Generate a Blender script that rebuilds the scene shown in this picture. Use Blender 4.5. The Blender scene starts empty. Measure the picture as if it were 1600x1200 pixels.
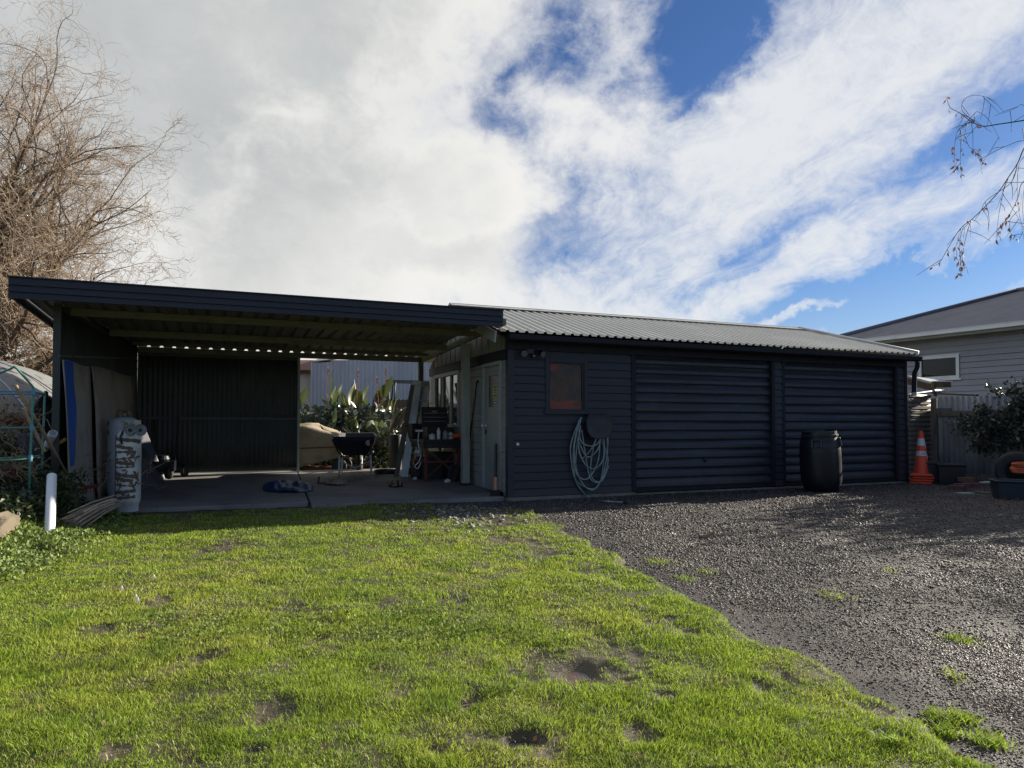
import bpy, math, random
import numpy as np
from mathutils import Vector, Matrix

random.seed(7)
RNG = np.random.default_rng(11)
R = math.radians
SC = bpy.context.scene
COL = SC.collection

# ------------------------------------------------------------------ frames
# the garage front runs along A, its depth along B, from the near left corner O
A = np.array([0.92223518, 0.38662937, 0.0])
B = np.array([-0.38662937, 0.92223518, 0.0])
O = np.array([-0.04495413, 9.8, 0.0])
UP = np.array([0.0, 0.0, 1.0])
YAW = math.atan2(A[1], A[0])


def L(u, v, z):
    return O + u * A + v * B + np.array([0, 0, z])


# survey helpers: where a sight line of the photograph meets a depth or a height
FPX, EYE, TILT = 1090.0, 1.07, R(1.5)
SHP = 64 - FPX * math.tan(TILT)


def sight(px, py):
    xc = (px - 800) / FPX
    yc = (600 - py + SHP) / FPX
    d = np.array([xc, math.cos(TILT) - math.sin(TILT) * yc, math.sin(TILT) + math.cos(TILT) * yc])
    return d / d[1]


def P(px, py, depth):
    return np.array([0, 0, EYE]) + sight(px, py) * depth


def PG(px, py, z=0.0):
    d = sight(px, py)
    return np.array([0, 0, EYE]) + d * ((z - EYE) / d[2])


SLAB0, SLABK = 0.06, 0.045


def slab_z(p):
    return SLAB0 + SLABK * float(np.dot(np.asarray(p) - O, B))


def PS(px, py):
    z = 0.1
    for _ in range(12):
        p = PG(px, py, z)
        z = slab_z(p)
    return np.array([p[0], p[1], z])


def PV(px, py, v):
    d = sight(px, py)
    t = (np.dot(O, B) + v) / np.dot(d, B)
    return np.array([0, 0, EYE]) + d * t


# ------------------------------------------------------------------ meshes
class MB:
    def __init__(self):
        self.v = []
        self.f = []

    def add(self, pts, faces):
        n = len(self.v)
        self.v += [tuple(float(c) for c in p) for p in pts]
        self.f += [tuple(n + i for i in f) for f in faces]
        return self

    def quad(self, a, b, c, d):
        return self.add([a, b, c, d], [(0, 1, 2, 3)])

    def hexa(self, p):
        return self.add(p, [(0, 3, 2, 1), (4, 5, 6, 7), (0, 1, 5, 4), (1, 2, 6, 5), (2, 3, 7, 6), (3, 0, 4, 7)])

    def fbox(self, u0, u1, v0, v1, z0, z1):
        return self.hexa([L(u0, v0, z0), L(u1, v0, z0), L(u1, v1, z0), L(u0, v1, z0),
                          L(u0, v0, z1), L(u1, v0, z1), L(u1, v1, z1), L(u0, v1, z1)])

    def box(self, c, s, rot=0.0, tilt=None):
        c = np.asarray(c, float)
        m = np.array(Matrix.Rotation(rot, 3, 'Z') if tilt is None else (Matrix.Rotation(rot, 3, 'Z') @ tilt))
        q = []
        for z in (-.5, .5):
            for x, y in ((-.5, -.5), (.5, -.5), (.5, .5), (-.5, .5)):
                q.append(c + m @ np.array([x * s[0], y * s[1], z * s[2]]))
        return self.hexa(q)

    def beam(self, p0, p1, w, h, up=(0, 0, 1)):
        p0 = np.asarray(p0, float)
        p1 = np.asarray(p1, float)
        d = p1 - p0
        d = d / np.linalg.norm(d)
        s = np.cross(d, up)
        if np.linalg.norm(s) < 1e-5:
            s = np.array([1.0, 0, 0])
        s = s / np.linalg.norm(s)
        n = np.cross(s, d)
        q = []
        for p in (p0, p1):
            q += [p - s * w / 2 - n * h / 2, p + s * w / 2 - n * h / 2, p + s * w / 2 + n * h / 2, p - s * w / 2 + n * h / 2]
        return self.hexa(q)

    def tube(self, pts, r, n=8, cap=True):
        pts = [np.asarray(p, float) for p in pts]
        k = len(pts)
        rs = list(r) if hasattr(r, '__len__') else [r] * k
        ref = None
        ring = []
        for i in range(k):
            t = pts[min(i + 1, k - 1)] - pts[max(i - 1, 0)]
            t = t / (np.linalg.norm(t) + 1e-9)
            if ref is None:
                ref = np.array([0, 0, 1.0]) if abs(t[2]) < .9 else np.array([1.0, 0, 0])
            s = np.cross(t, ref)
            s = s / (np.linalg.norm(s) + 1e-9)
            w = np.cross(s, t)
            ref = w
            ring.append([pts[i] + rs[i] * (math.cos(2 * math.pi * j / n) * s + math.sin(2 * math.pi * j / n) * w) for j in range(n)])
        V = [p for q in ring for p in q]
        F = [(i * n + j, i * n + (j + 1) % n, (i + 1) * n + (j + 1) % n, (i + 1) * n + j) for i in range(k - 1) for j in range(n)]
        if cap:
            F += [tuple(range(n - 1, -1, -1)), tuple((k - 1) * n + j for j in range(n))]
        return self.add(V, F)

    def lathe(self, prof, c=(0, 0, 0), n=28, M=None, squash=1.0):
        c = np.asarray(c, float)
        m = np.eye(3) if M is None else np.array(M)
        V = []
        for r, z in prof:
            for j in range(n):
                t = 2 * math.pi * j / n
                V.append(c + m @ np.array([r * math.cos(t), r * squash * math.sin(t), z]))
        k = len(prof)
        F = [(i * n + j, i * n + (j + 1) % n, (i + 1) * n + (j + 1) % n, (i + 1) * n + j) for i in range(k - 1) for j in range(n)]
        if prof[0][0] > 1e-4:
            F.append(tuple(range(n - 1, -1, -1)))
        if prof[-1][0] > 1e-4:
            F.append(tuple((k - 1) * n + j for j in range(n)))
        return self.add(V, F)

    def sheet(self, grid):
        k = len(grid)
        n = len(grid[0])
        return self.add([p for r in grid for p in r],
                        [(i * n + j, i * n + j + 1, (i + 1) * n + j + 1, (i + 1) * n + j) for i in range(k - 1) for j in range(n - 1)])

    def build(self, name, m, parent=None, smooth=False, solid=0.0, bevel=0.0, angle=None):
        me = bpy.data.meshes.new(name)
        off = np.array(parent.matrix_world.translation) if parent is not None else None
        if parent is not None:
            off = np.array(ORIGIN[parent.name])
            me.from_pydata([tuple(np.asarray(p) - off) for p in self.v], [], self.f)
        else:
            me.from_pydata(self.v, [], self.f)
        me.materials.append(m)
        if smooth:
            me.polygons.foreach_set('use_smooth', [True] * len(me.polygons))
            if angle:
                me.set_sharp_from_angle(angle=R(angle))
        me.update()
        o = bpy.data.objects.new(name, me)
        COL.objects.link(o)
        if parent is not None:
            o.parent = parent
            ORIGIN[o.name] = tuple(off)
        else:
            ORIGIN[o.name] = (0, 0, 0)
        if solid:
            md = o.modifiers.new('Solidify', 'SOLIDIFY')
            md.thickness = solid
            md.offset = 0
        if bevel:
            md = o.modifiers.new('Bevel', 'BEVEL')
            md.width = bevel
            md.segments = 2
            md.limit_method = 'ANGLE'
            md.harden_normals = False
        return o


ORIGIN = {}


def np_mesh(name, V, loops, totals, m, parent=None, smooth=False):
    me = bpy.data.meshes.new(name)
    V = np.asarray(V, np.float32)
    if parent is not None:
        V = V - np.array(ORIGIN[parent.name], np.float32)
    totals = np.asarray(totals, np.int32)
    me.vertices.add(len(V))
    me.vertices.foreach_set('co', V.ravel())
    me.loops.add(len(loops))
    me.loops.foreach_set('vertex_index', np.asarray(loops, np.int32))
    me.polygons.add(len(totals))
    st = np.zeros(len(totals), np.int32)
    st[1:] = np.cumsum(totals)[:-1]
    me.polygons.foreach_set('loop_start', st)
    if smooth:
        me.polygons.foreach_set('use_smooth', np.ones(len(totals), bool))
    me.materials.append(m)
    me.update(calc_edges=True)
    me.validate()
    o = bpy.data.objects.new(name, me)
    COL.objects.link(o)
    ORIGIN[o.name] = ORIGIN[parent.name] if parent is not None else (0, 0, 0)
    if parent is not None:
        o.parent = parent
    return o


def tag(o, label=None, cat=None, group=None, kind=None):
    if label:
        o['label'] = label
    if cat:
        o['category'] = cat
    if group:
        o['group'] = group
    if kind:
        o['kind'] = kind
    return o


def thing(name, loc, label, cat, group=None):
    o = bpy.data.objects.new(name, None)
    o.empty_display_size = .2
    COL.objects.link(o)
    o.location = tuple(float(c) for c in loc)
    ORIGIN[o.name] = tuple(float(c) for c in loc)
    return tag(o, label, cat, group)


def dup(root, loc, rz=0.0, label=None):
    r = root.copy()
    COL.objects.link(r)
    r.location = tuple(float(c) for c in loc)
    r.rotation_euler = (0, 0, rz)
    if label:
        r['label'] = label
    for ch in list(root.children):
        c = ch.copy()
        COL.objects.link(c)
        c.parent = r
        for g in ch.children:
            d = g.copy()
            COL.objects.link(d)
            d.parent = c
    return r


def vnoise(x, y, scale, seed=0):
    r = np.random.default_rng(seed)
    T = r.random((64, 64))
    x = np.asarray(x) * scale + 1000.0
    y = np.asarray(y) * scale + 1000.0
    xi = np.floor(x).astype(int)
    yi = np.floor(y).astype(int)
    fx = x - xi
    fy = y - yi
    fx = fx * fx * (3 - 2 * fx)
    fy = fy * fy * (3 - 2 * fy)
    a = T[xi % 64, yi % 64]
    b = T[(xi + 1) % 64, yi % 64]
    c = T[xi % 64, (yi + 1) % 64]
    d = T[(xi + 1) % 64, (yi + 1) % 64]
    return (a * (1 - fx) + b * fx) * (1 - fy) + (c * (1 - fx) + d * fx) * fy


def fbm(x, y, scale, seed=0, n=4):
    s = 0
    t = 0
    for i in range(n):
        s = s + vnoise(x, y, scale * 2 ** i, seed + i) * .5 ** i
        t += .5 ** i
    return s / t


# ------------------------------------------------------------------ materials
class NT:
    def __init__(self, tree):
        self.t = tree
        self.n = tree.nodes
        self.l = tree.links

    def put(self, sock, v):
        if isinstance(v, bpy.types.NodeSocket):
            self.l.new(v, sock)
        elif v is not None:
            if isinstance(v, (tuple, list)) and len(v) == 3 and sock.type == 'RGBA':
                v = (*v, 1)
            sock.default_value = v

    def math(self, op, a, b=None, c=None, clamp=False):
        n = self.n.new('ShaderNodeMath')
        n.operation = op
        n.use_clamp = clamp
        for i, x in enumerate((a, b, c)):
            self.put(n.inputs[i], x)
        return n.outputs[0]

    def comb(self, x, y, z):
        n = self.n.new('ShaderNodeCombineXYZ')
        for i, q in enumerate((x, y, z)):
            self.put(n.inputs[i], q)
        return n.outputs[0]

    def sep(self, v):
        n = self.n.new('ShaderNodeSeparateXYZ')
        self.put(n.inputs[0], v)
        return n.outputs

    def noise(self, vec, scale, detail=4, rough=.55, dist=0.0):
        n = self.n.new('ShaderNodeTexNoise')
        if vec is not None:
            self.put(n.inputs['Vector'], vec)
        n.inputs['Scale'].default_value = scale
        n.inputs['Detail'].default_value = detail
        n.inputs['Roughness'].default_value = rough
        n.inputs['Distortion'].default_value = dist
        return n.outputs['Fac']

    def step(self, v, lo, hi, smooth=True):
        n = self.n.new('ShaderNodeMapRange')
        n.interpolation_type = 'SMOOTHSTEP' if smooth else 'LINEAR'
        self.put(n.inputs[0], v)
        self.put(n.inputs[1], lo)
        self.put(n.inputs[2], hi)
        return n.outputs[0]

    def mix(self, f, a, b, mode='MIX'):
        n = self.n.new('ShaderNodeMix')
        n.data_type = 'RGBA'
        n.blend_type = mode
        self.put(n.inputs[0], f)
        self.put(n.inputs[6], a)
        self.put(n.inputs[7], b)
        return n.outputs[2]

    def mapv(self, vec, scale=(1, 1, 1), rot=(0, 0, 0)):
        n = self.n.new('ShaderNodeMapping')
        self.put(n.inputs[0], vec)
        n.inputs['Scale'].default_value = scale
        n.inputs['Rotation'].default_value = rot
        return n.outputs[0]


def mat(name, col, rough=.6, metal=0.0, spec=.5, layers=(), bump=(), island=0.0, trans=0.0, coord='Object', sheen=None, splash=None):
    """layers: (noise scale xyz or number, colour, lo, hi, amount); bump: (scale, strength, distance)"""
    m = bpy.data.materials.new(name)
    m.use_nodes = True
    t = NT(m.node_tree)
    bs = t.n['Principled BSDF']
    tc = t.n.new('ShaderNodeTexCoord').outputs[coord]
    c = col
    for i, (sc, c2, lo, hi, am) in enumerate(layers):
        vec = t.mapv(tc, sc if isinstance(sc, tuple) else (sc, sc, sc))
        nz = t.noise(vec, 1.0, 6, .6)
        f = t.math('MULTIPLY', t.step(nz, lo, hi), am)
        c = t.mix(f, c, c2)
    if island:
        g = t.n.new('ShaderNodeNewGeometry').outputs['Random Per Island']
        k = t.math('MULTIPLY_ADD', g, 2 * island, 1 - island)
        c = t.mix(1.0, c, t.comb(k, k, k), 'MULTIPLY')
    if splash:
        zc = t.sep(tc)[2]
        nz = t.noise(t.mapv(tc, (5, 5, 2.5)), 1.0, 7, .7)
        f = t.step(t.math('ADD', zc, t.math('MULTIPLY', nz, -splash[1] * 1.6)), splash[0], splash[0] - splash[1])
        c = t.mix(t.math('MULTIPLY', f, splash[2]), c, splash[3])
    t.put(bs.inputs['Base Color'], c)
    bs.inputs['Roughness'].default_value = rough
    bs.inputs['Metallic'].default_value = metal
    bs.inputs['Specular IOR Level'].default_value = spec
    if sheen:
        nz = t.noise(t.mapv(tc, (sheen[0],) * 3), 1.0, 5, .6)
        t.put(bs.inputs['Roughness'], t.math('MULTIPLY_ADD', nz, sheen[1], sheen[2]))
    hgt = None
    nrm = None
    for sc, st, ds in bump:
        b = t.n.new('ShaderNodeBump')
        b.inputs['Strength'].default_value = st
        b.inputs['Distance'].default_value = ds
        t.put(b.inputs['Height'], t.noise(t.mapv(tc, sc if isinstance(sc, tuple) else (sc, sc, sc)), 1.0, 5, .6))
        if nrm is not None:
            t.l.new(nrm, b.inputs['Normal'])
        nrm = b.outputs[0]
    if nrm is not None:
        t.l.new(nrm, bs.inputs['Normal'])
    if trans:
        tr = t.n.new('ShaderNodeBsdfTranslucent')
        t.put(tr.inputs['Color'], c)
        if nrm is not None:
            t.l.new(nrm, tr.inputs['Normal'])
        mx = t.n.new('ShaderNodeMixShader')
        mx.inputs[0].default_value = trans
        t.l.new(bs.outputs[0], mx.inputs[1])
        t.l.new(tr.outputs[0], mx.inputs[2])
        t.l.new(mx.outputs[0], t.n['Material Output'].inputs[0])
    return m


def glass_mat(name, tint=(.8, .85, .85), refl=1.0):
    m = bpy.data.materials.new(name)
    m.use_nodes = True
    t = NT(m.node_tree)
    t.n.remove(t.n['Principled BSDF'])
    fr = t.n.new('ShaderNodeFresnel')
    fr.inputs[0].default_value = 1.5
    g = t.n.new('ShaderNodeBsdfGlossy')
    g.inputs['Roughness'].default_value = .03
    tr = t.n.new('ShaderNodeBsdfTransparent')
    tr.inputs[0].default_value = (*tint, 1)
    mx = t.n.new('ShaderNodeMixShader')
    t.put(mx.inputs[0], t.math('MULTIPLY', fr.outputs[0], refl, clamp=True))
    t.l.new(tr.outputs[0], mx.inputs[1])
    t.l.new(g.outputs[0], mx.inputs[2])
    t.l.new(mx.outputs[0], t.n['Material Output'].inputs[0])
    return m


M = {}
M['navy'] = mat('navy_paint', (.023, .026, .037), .55, layers=[((1.5, 1.5, 9), (.035, .038, .050), .5, .75, .7), ((30, 30, 3), (.013, .015, .021), .55, .8, .6), (5, (.050, .052, .060), .66, .76, .5)], bump=[(60, .15, .004), (4, .25, .01)], splash=(.10, .28, .40, (.075, .066, .055)))
M['navy_metal'] = mat('navy_metal', (.026, .029, .040), .42, layers=[((1.2, 1.2, 6), (.040, .044, .056), .45, .75, .8), (7, (.05, .05, .052), .66, .8, .5)], bump=[(9, .12, .01), (1.7, .35, .05)], sheen=(6, .3, .3), splash=(.12, .30, .5, (.075, .066, .055)))
M['trim_dark'] = mat('dark_trim', (.017, .019, .026), .6, spec=.25, layers=[((8, 8, 2), (.026, .028, .035), .5, .75, .7)], bump=[(40, .15, .003)])
M['pale_board'] = mat('pale_grey_board', (.30, .31, .28), .65, layers=[((2, 2, 12), (.36, .36, .33), .45, .7, .8), ((10, 10, 1.5), (.17, .165, .13), .52, .78, .7), (6, (.13, .125, .10), .64, .76, .6)], bump=[(50, .2, .004)])
M['gable'] = mat('weathered_gable_board', (.26, .26, .22), .75, layers=[((18, 18, 1.2), (.10, .10, .08), .48, .72, .85), ((5, 5, 2), (.36, .36, .32), .55, .75, .6)], bump=[((40, 40, 3), .3, .006)])
M['door_paint'] = mat('grey_door_paint', (.27, .29, .27), .5, layers=[((6, 6, 1.5), (.20, .21, .19), .5, .75, .8), (9, (.09, .085, .07), .68, .76, .7)], bump=[(30, .1, .003)])
M['frame_pale'] = mat('pale_frame', (.38, .40, .38), .55, layers=[((8, 8, 2), (.27, .28, .25), .5, .72, .7)], bump=[(40, .15, .003)])
M['roof'] = mat('grey_roof_iron', (.43, .43, .395), .5, .0, .5, layers=[((1.0, 1.0, 1.0), (.52, .52, .475), .45, .7, .8), ((2.5, 9, 2.5), (.38, .36, .31), .5, .74, .7), (14, (.12, .11, .085), .64, .74, .6)], bump=[(20, .15, .004)], sheen=(4, .3, .35))
M['cap'] = mat('ridge_iron', (.46, .46, .41), .5, layers=[((2, 2, 2), (.28, .27, .23), .5, .72, .8)])
M['conc'] = mat('slab_concrete', (.235, .222, .205), .85, spec=.25, layers=[((.9, .9, .9), (.14, .13, .12), .42, .65, .8), ((2, 9, 2), (.30, .285, .265), .55, .72, .6), (9, (.065, .06, .055), .6, .72, .75), (35, (.25, .245, .23), .62, .72, .5)], bump=[(30, .35, .006), (160, .3, .002)], sheen=(3, .3, .65))
M['conc_old'] = mat('mossy_concrete', (.20, .195, .16), .9, layers=[((3, 3, 3), (.10, .11, .06), .45, .65, .8), (20, (.28, .27, .24), .6, .75, .6)], bump=[(40, .5, .008)])
M['olive_iron'] = mat('dark_green_iron', (.050, .058, .052), .5, layers=[((3, 3, 1), (.075, .083, .074), .45, .72, .8), ((9, 9, 1), (.03, .032, .027), .55, .75, .7)], bump=[(30, .1, .004)])
M['under'] = mat('roof_underside', (.17, .165, .125), .6, layers=[((2, 2, 2), (.11, .105, .075), .45, .7, .8), (9, (.06, .055, .038), .6, .74, .6)], bump=[(30, .1, .003)])
M['purlin'] = mat('purlin_steel', (.19, .185, .125), .6, layers=[((3, 3, 3), (.12, .115, .075), .45, .7, .8), (12, (.07, .06, .035), .62, .74, .6)], bump=[(50, .25, .004)])
M['post'] = mat('post_paint', (.33, .35, .31), .6, layers=[((5, 5, 1.5), (.20, .21, .18), .5, .72, .7), (11, (.11, .11, .085), .66, .76, .6)], bump=[(40, .15, .003)])
M['red'] = mat('red_blind', (.62, .018, .012), .8, layers=[((6, 6, 9), (.16, .012, .010), .46, .62, .8), (16, (.03, .01, .01), .58, .72, .7)], bump=[(30, .4, .01)])
M['black'] = mat('black_plastic', (.006, .008, .012), .42, layers=[((4, 4, 1.5), (.012, .015, .02), .5, .75, .8), (22, (.06, .06, .058), .62, .76, .6), ((3, 3, 1.2), (.035, .034, .033), .56, .7, .6)], bump=[(25, .08, .003)], sheen=(7, .3, .22))
M['dark'] = mat('dark_steel', (.02, .02, .021), .6, layers=[(10, (.045, .035, .026), .5, .7, .7)], bump=[(40, .2, .003)])
M['rust'] = mat('rusty_steel', (.14, .05, .028), .8, layers=[(8, (.06, .03, .022), .45, .65, .8), (30, (.22, .10, .05), .6, .72, .6)], bump=[(60, .4, .003)])
M['redpaint'] = mat('faded_red_paint', (.17, .024, .018), .6, layers=[(9, (.075, .022, .017), .5, .7, .8)], bump=[(50, .2, .002)])
M['orange'] = mat('cone_orange', (.80, .085, .028), .5, layers=[((5, 5, 3), (.60, .06, .025), .45, .7, .8), (24, (.25, .05, .03), .64, .75, .6)], bump=[(40, .15, .003)])
M['dirtywhite'] = mat('grimy_white_pvc', (.44, .45, .44), .5, layers=[(9, (.26, .25, .22), .48, .68, .8)])
M['band'] = mat('reflective_band', (.62, .64, .64), .35, layers=[(14, (.38, .39, .38), .5, .72, .8)])
M['alu'] = mat('weathered_aluminium', (.66, .69, .71), .5, .15, layers=[((6, 6, 2), (.38, .39, .40), .45, .7, .8), (20, (.22, .22, .21), .64, .75, .6)], bump=[(60, .1, .002)])
M['white'] = mat('white_pvc', (.76, .78, .80), .35, layers=[((4, 4, 2), (.60, .62, .62), .5, .72, .7), (18, (.30, .28, .24), .68, .76, .7)], bump=[(40, .08, .002)])
M['hose'] = mat('grey_green_hose', (.30, .37, .36), .45, layers=[(9, (.14, .20, .20), .45, .65, .8)])
M['gas'] = mat('pale_cylinder_paint', (.50, .56, .62), .45, layers=[((3, 3, 2), (.38, .43, .49), .5, .72, .8), (16, (.16, .12, .09), .66, .74, .8)], bump=[(40, .1, .003)])
M['camo'] = mat('torn_tape', (.62, .64, .60), .6, bump=[(30, .2, .004)], layers=[((9, 9, 5), (.10, .075, .055), .53, .56, .95)])
M['tape'] = mat('dark_tape', (.12, .09, .07), .7, layers=[(12, (.14, .06, .04), .5, .7, .8)], bump=[(30, .3, .004)])
M['brass'] = mat('brass_fitting', (.36, .32, .22), .4, .8, layers=[(20, (.20, .18, .12), .5, .7, .8)])
M['ply'] = mat('stained_fibreboard', (.42, .37, .31), .85, layers=[((2, 2, 1.2), (.25, .21, .17), .42, .62, .8), ((6, 6, 3), (.50, .45, .39), .55, .72, .6), (22, (.10, .08, .065), .62, .72, .6)], bump=[(14, .3, .01)])
M['blue'] = mat('blue_paint', (.015, .11, .48), .6, layers=[((3, 3, 2), (.02, .06, .24), .5, .7, .8)], bump=[(20, .2, .005)])
M['slate'] = mat('blue_grey_sheet', (.085, .095, .125), .55, layers=[(4, (.06, .065, .085), .45, .68, .8)], bump=[(20, .1, .004)])
M['tarp'] = mat('grey_tarp', (.21, .215, .205), .6, layers=[((.9, .9, .9), (.15, .155, .15), .42, .65, .8), ((2.2, 6, 4), (.045, .045, .045), .585, .62, .9), (11, (.29, .29, .28), .6, .72, .5)], bump=[(5, .35, .03), (40, .1, .004)])
M['bluecloth'] = mat('blue_tarpaulin', (.010, .055, .15), .6, layers=[(7, (.008, .03, .08), .45, .65, .8)], bump=[(30, .3, .01)])
M['canvas'] = mat('tan_canvas', (.33, .28, .20), .85, layers=[((2.5, 2.5, 2.5), (.22, .18, .12), .42, .65, .85), (14, (.13, .105, .07), .6, .72, .7)], bump=[(9, .5, .02), (90, .3, .002)])
M['galv'] = mat('galvanised_wall', (.44, .50, .58), .55, .0, layers=[((1.2, 1.2, .5), (.35, .40, .48), .42, .66, .8), ((6, 6, 1), (.50, .53, .58), .55, .72, .6)], bump=[(25, .1, .004)])
M['galv_old'] = mat('old_fence_iron', (.26, .28, .30), .55, .1, layers=[((4, 4, .6), (.15, .16, .17), .42, .66, .8), ((12, 12, .8), (.27, .285, .30), .55, .72, .6), ((5, 5, 2), (.10, .075, .055), .66, .78, .6)], bump=[(30, .12, .004)])
M['tan_iron'] = mat('tan_iron', (.17, .155, .13), .6, layers=[((5, 5, 1), (.11, .095, .078), .45, .68, .8)], bump=[(30, .15, .004)])
M['timber'] = mat('grey_timber', (.14, .13, .115), .85, layers=[((20, 20, 2), (.075, .068, .058), .45, .68, .85), ((6, 6, 1), (.20, .19, .17), .55, .72, .6)], bump=[((40, 40, 5), .4, .006)])
M['wood'] = mat('bare_wood_handle', (.40, .29, .19), .6, layers=[((20, 20, 3), (.26, .18, .115), .45, .68, .8)], bump=[((40, 40, 5), .2, .003)])
M['houseboard'] = mat('grey_weatherboard', (.30, .305, .335), .6, layers=[((.6, .6, 2), (.26, .265, .29), .42, .66, .8), ((9, 9, 2), (.34, .345, .37), .55, .75, .6)], bump=[(50, .1, .003)])
M['houseroof'] = mat('grey_house_roof', (.17, .165, .18), .75, layers=[((1.2, 1.2, 1.2), (.13, .125, .135), .42, .66, .8), (7, (.215, .205, .21), .55, .72, .7)], bump=[(6, .4, .02)])
M['housetrim'] = mat('white_house_trim', (.74, .75, .73), .5, layers=[((3, 3, 3), (.60, .61, .58), .48, .7, .7)])
M['soffit'] = mat('soffit_board', (.30, .29, .26), .7, layers=[((3, 3, 3), (.24, .235, .21), .45, .68, .7)])
M['blind'] = mat('window_blind', (.24, .27, .28), .6, layers=[((1, 1, 4), (.20, .23, .23), .4, .7, .8)])
M['steelgreen'] = mat('green_coated_tube', (.085, .27, .20), .4, layers=[(8, (.05, .17, .16), .5, .7, .8)])
M['clip'] = mat('blue_clip', (.12, .30, .42), .5, layers=[(8, (.08, .2, .3), .5, .7, .8)])
M['soil'] = mat('dark_soil', (.05, .04, .03), .95, layers=[(7, (.085, .068, .05), .45, .65, .8), (30, (.03, .025, .02), .5, .7, .8)], bump=[(18, .8, .03), (80, .5, .008)])
M['stone'] = mat('sand_stone', (.17, .14, .095), .9, layers=[(4, (.11, .09, .06), .42, .62, .8), ((9, 9, 4), (.23, .20, .15), .55, .72, .7), (6, (.35, .17, .05), .66, .74, .7)], bump=[(9, .7, .03), (45, .5, .008)])
M['bark'] = mat('willow_bark', (.11, .083, .065), .85, layers=[((8, 8, 3), (.06, .046, .037), .42, .66, .85), (3, (.17, .14, .075), .55, .75, .5)], bump=[((20, 20, 6), .5, .02)])
M['twig'] = mat('willow_twig', (.33, .245, .16), .7, layers=[(.6, (.26, .195, .15), .42, .62, .7), (1.3, (.40, .31, .15), .6, .74, .7)])
M['birchtwig'] = mat('dark_twig', (.075, .06, .06), .7, layers=[(5, (.11, .08, .07), .5, .7, .7)])
M['dryleaf'] = mat('brown_leaf', (.22, .12, .06), .75, layers=[(9, (.13, .065, .04), .45, .65, .8)], island=.35, trans=.25)
M['drytwig'] = mat('dry_stalk', (.34, .26, .17), .8, layers=[(4, (.22, .155, .095), .45, .65, .8)], island=.25)
M['reed'] = mat('grey_reed_bundle', (.30, .25, .18), .85, layers=[(7, (.18, .14, .10), .45, .65, .8)], island=.3, bump=[(50, .3, .003)])
M['shrub'] = mat('dark_shrub_leaf', (.070, .085, .062), .32, layers=[(2.5, (.060, .078, .040), .45, .7, .7)], island=.35, trans=.12)
M['canna'] = mat('canna_leaf', (.10, .135, .03), .4, layers=[(2.2, (.20, .19, .05), .48, .66, .8), (1.7, (.075, .04, .034), .50, .62, .9)], island=.3, trans=.3)
M['cannapale'] = mat('pale_leaf', (.09, .125, .045), .4, layers=[(6, (.24, .26, .14), .5, .7, .8)], island=.3, trans=.3)
M['flower'] = mat('canna_spike', (.42, .13, .09), .6, layers=[(8, (.25, .08, .06), .45, .65, .8)], island=.3)
M['weed'] = mat('weed_leaf', (.085, .115, .030), .45, layers=[(4, (.15, .16, .035), .5, .68, .8), (9, (.04, .065, .02), .55, .7, .7)], island=.35, trans=.25)
M['cover'] = mat('ground_cover_leaf', (.20, .27, .065), .6, layers=[(5, (.12, .17, .045), .5, .68, .8)], island=.35, trans=.25)
M['darkweed'] = mat('dark_bramble_leaf', (.05, .07, .025), .45, layers=[(4, (.09, .09, .03), .5, .68, .8)], island=.35, trans=.2)
M['palm'] = mat('palm_leaf', (.12, .17, .05), .45, layers=[(3, (.19, .20, .07), .5, .7, .8)], island=.3, trans=.25)
M['farhill'] = mat('far_hill', (.09, .105, .115), .95, layers=[((.05, .05, .2), (.07, .085, .085), .45, .65, .8)])
M['hedge'] = mat('far_hedge_leaf', (.085, .09, .055), .7, layers=[(.6, (.13, .115, .075), .5, .7, .8)], island=.35)
M['glass'] = glass_mat('window_glass', (.8, .85, .85), .45)
M['glassdim'] = glass_mat('dark_window_glass', (.35, .38, .38), .7)
M['ember'] = mat('garden_orange', (.55, .12, .04), .6, layers=[(7, (.35, .07, .03), .5, .7, .8)])
M['brick'] = mat('old_brick', (.15, .065, .05), .9, layers=[(9, (.09, .045, .04), .45, .65, .8)], bump=[(40, .5, .005)])
M['rubber'] = mat('tyre_rubber', (.018, .018, .019), .7, layers=[(12, (.04, .037, .033), .5, .7, .7)], bump=[(50, .3, .003)])
M['paper'] = mat('yellow_notice', (.60, .58, .22), .7, layers=[(20, (.50, .50, .30), .5, .7, .6)])
M['paperw'] = mat('white_notice', (.60, .62, .60), .7, layers=[(20, (.5, .5, .48), .5, .7, .6)])
M['ink'] = mat('notice_ink', (.10, .11, .05), .8)
M['lens'] = mat('lamp_lens', (.15, .15, .16), .2, layers=[(20, (.08, .08, .08), .5, .7, .6)])
# ------------------------------------------------------------------ camera, sun, sky
SUN_EL = R(18.5)
sd = .985 * A + .172 * B
SUN_AZ = math.atan2(sd[0], sd[1])            # clockwise from +Y
SUN = np.array([math.sin(SUN_AZ) * math.cos(SUN_EL), math.cos(SUN_AZ) * math.cos(SUN_EL), math.sin(SUN_EL)])

cam = bpy.data.cameras.new('camera')
cam.sensor_width = 36
cam.lens = 36 * FPX / 1600
cam.shift_y = SHP / 1600
cam.clip_end = 2000
camo = bpy.data.objects.new('camera', cam)
COL.objects.link(camo)
camo.location = (0, 0, EYE)
camo.rotation_euler = (R(90) + TILT, 0, 0)
SC.camera = camo

sun = bpy.data.lights.new('sun', 'SUN')
sun.energy = 5.0
sun.angle = R(.5)
sun.color = (1.0, .90, .76)
suno = bpy.data.objects.new('sun', sun)
COL.objects.link(suno)
suno.rotation_euler = Vector(SUN).to_track_quat('Z', 'Y').to_euler()
suno.location = (30, 20, 20)

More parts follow.
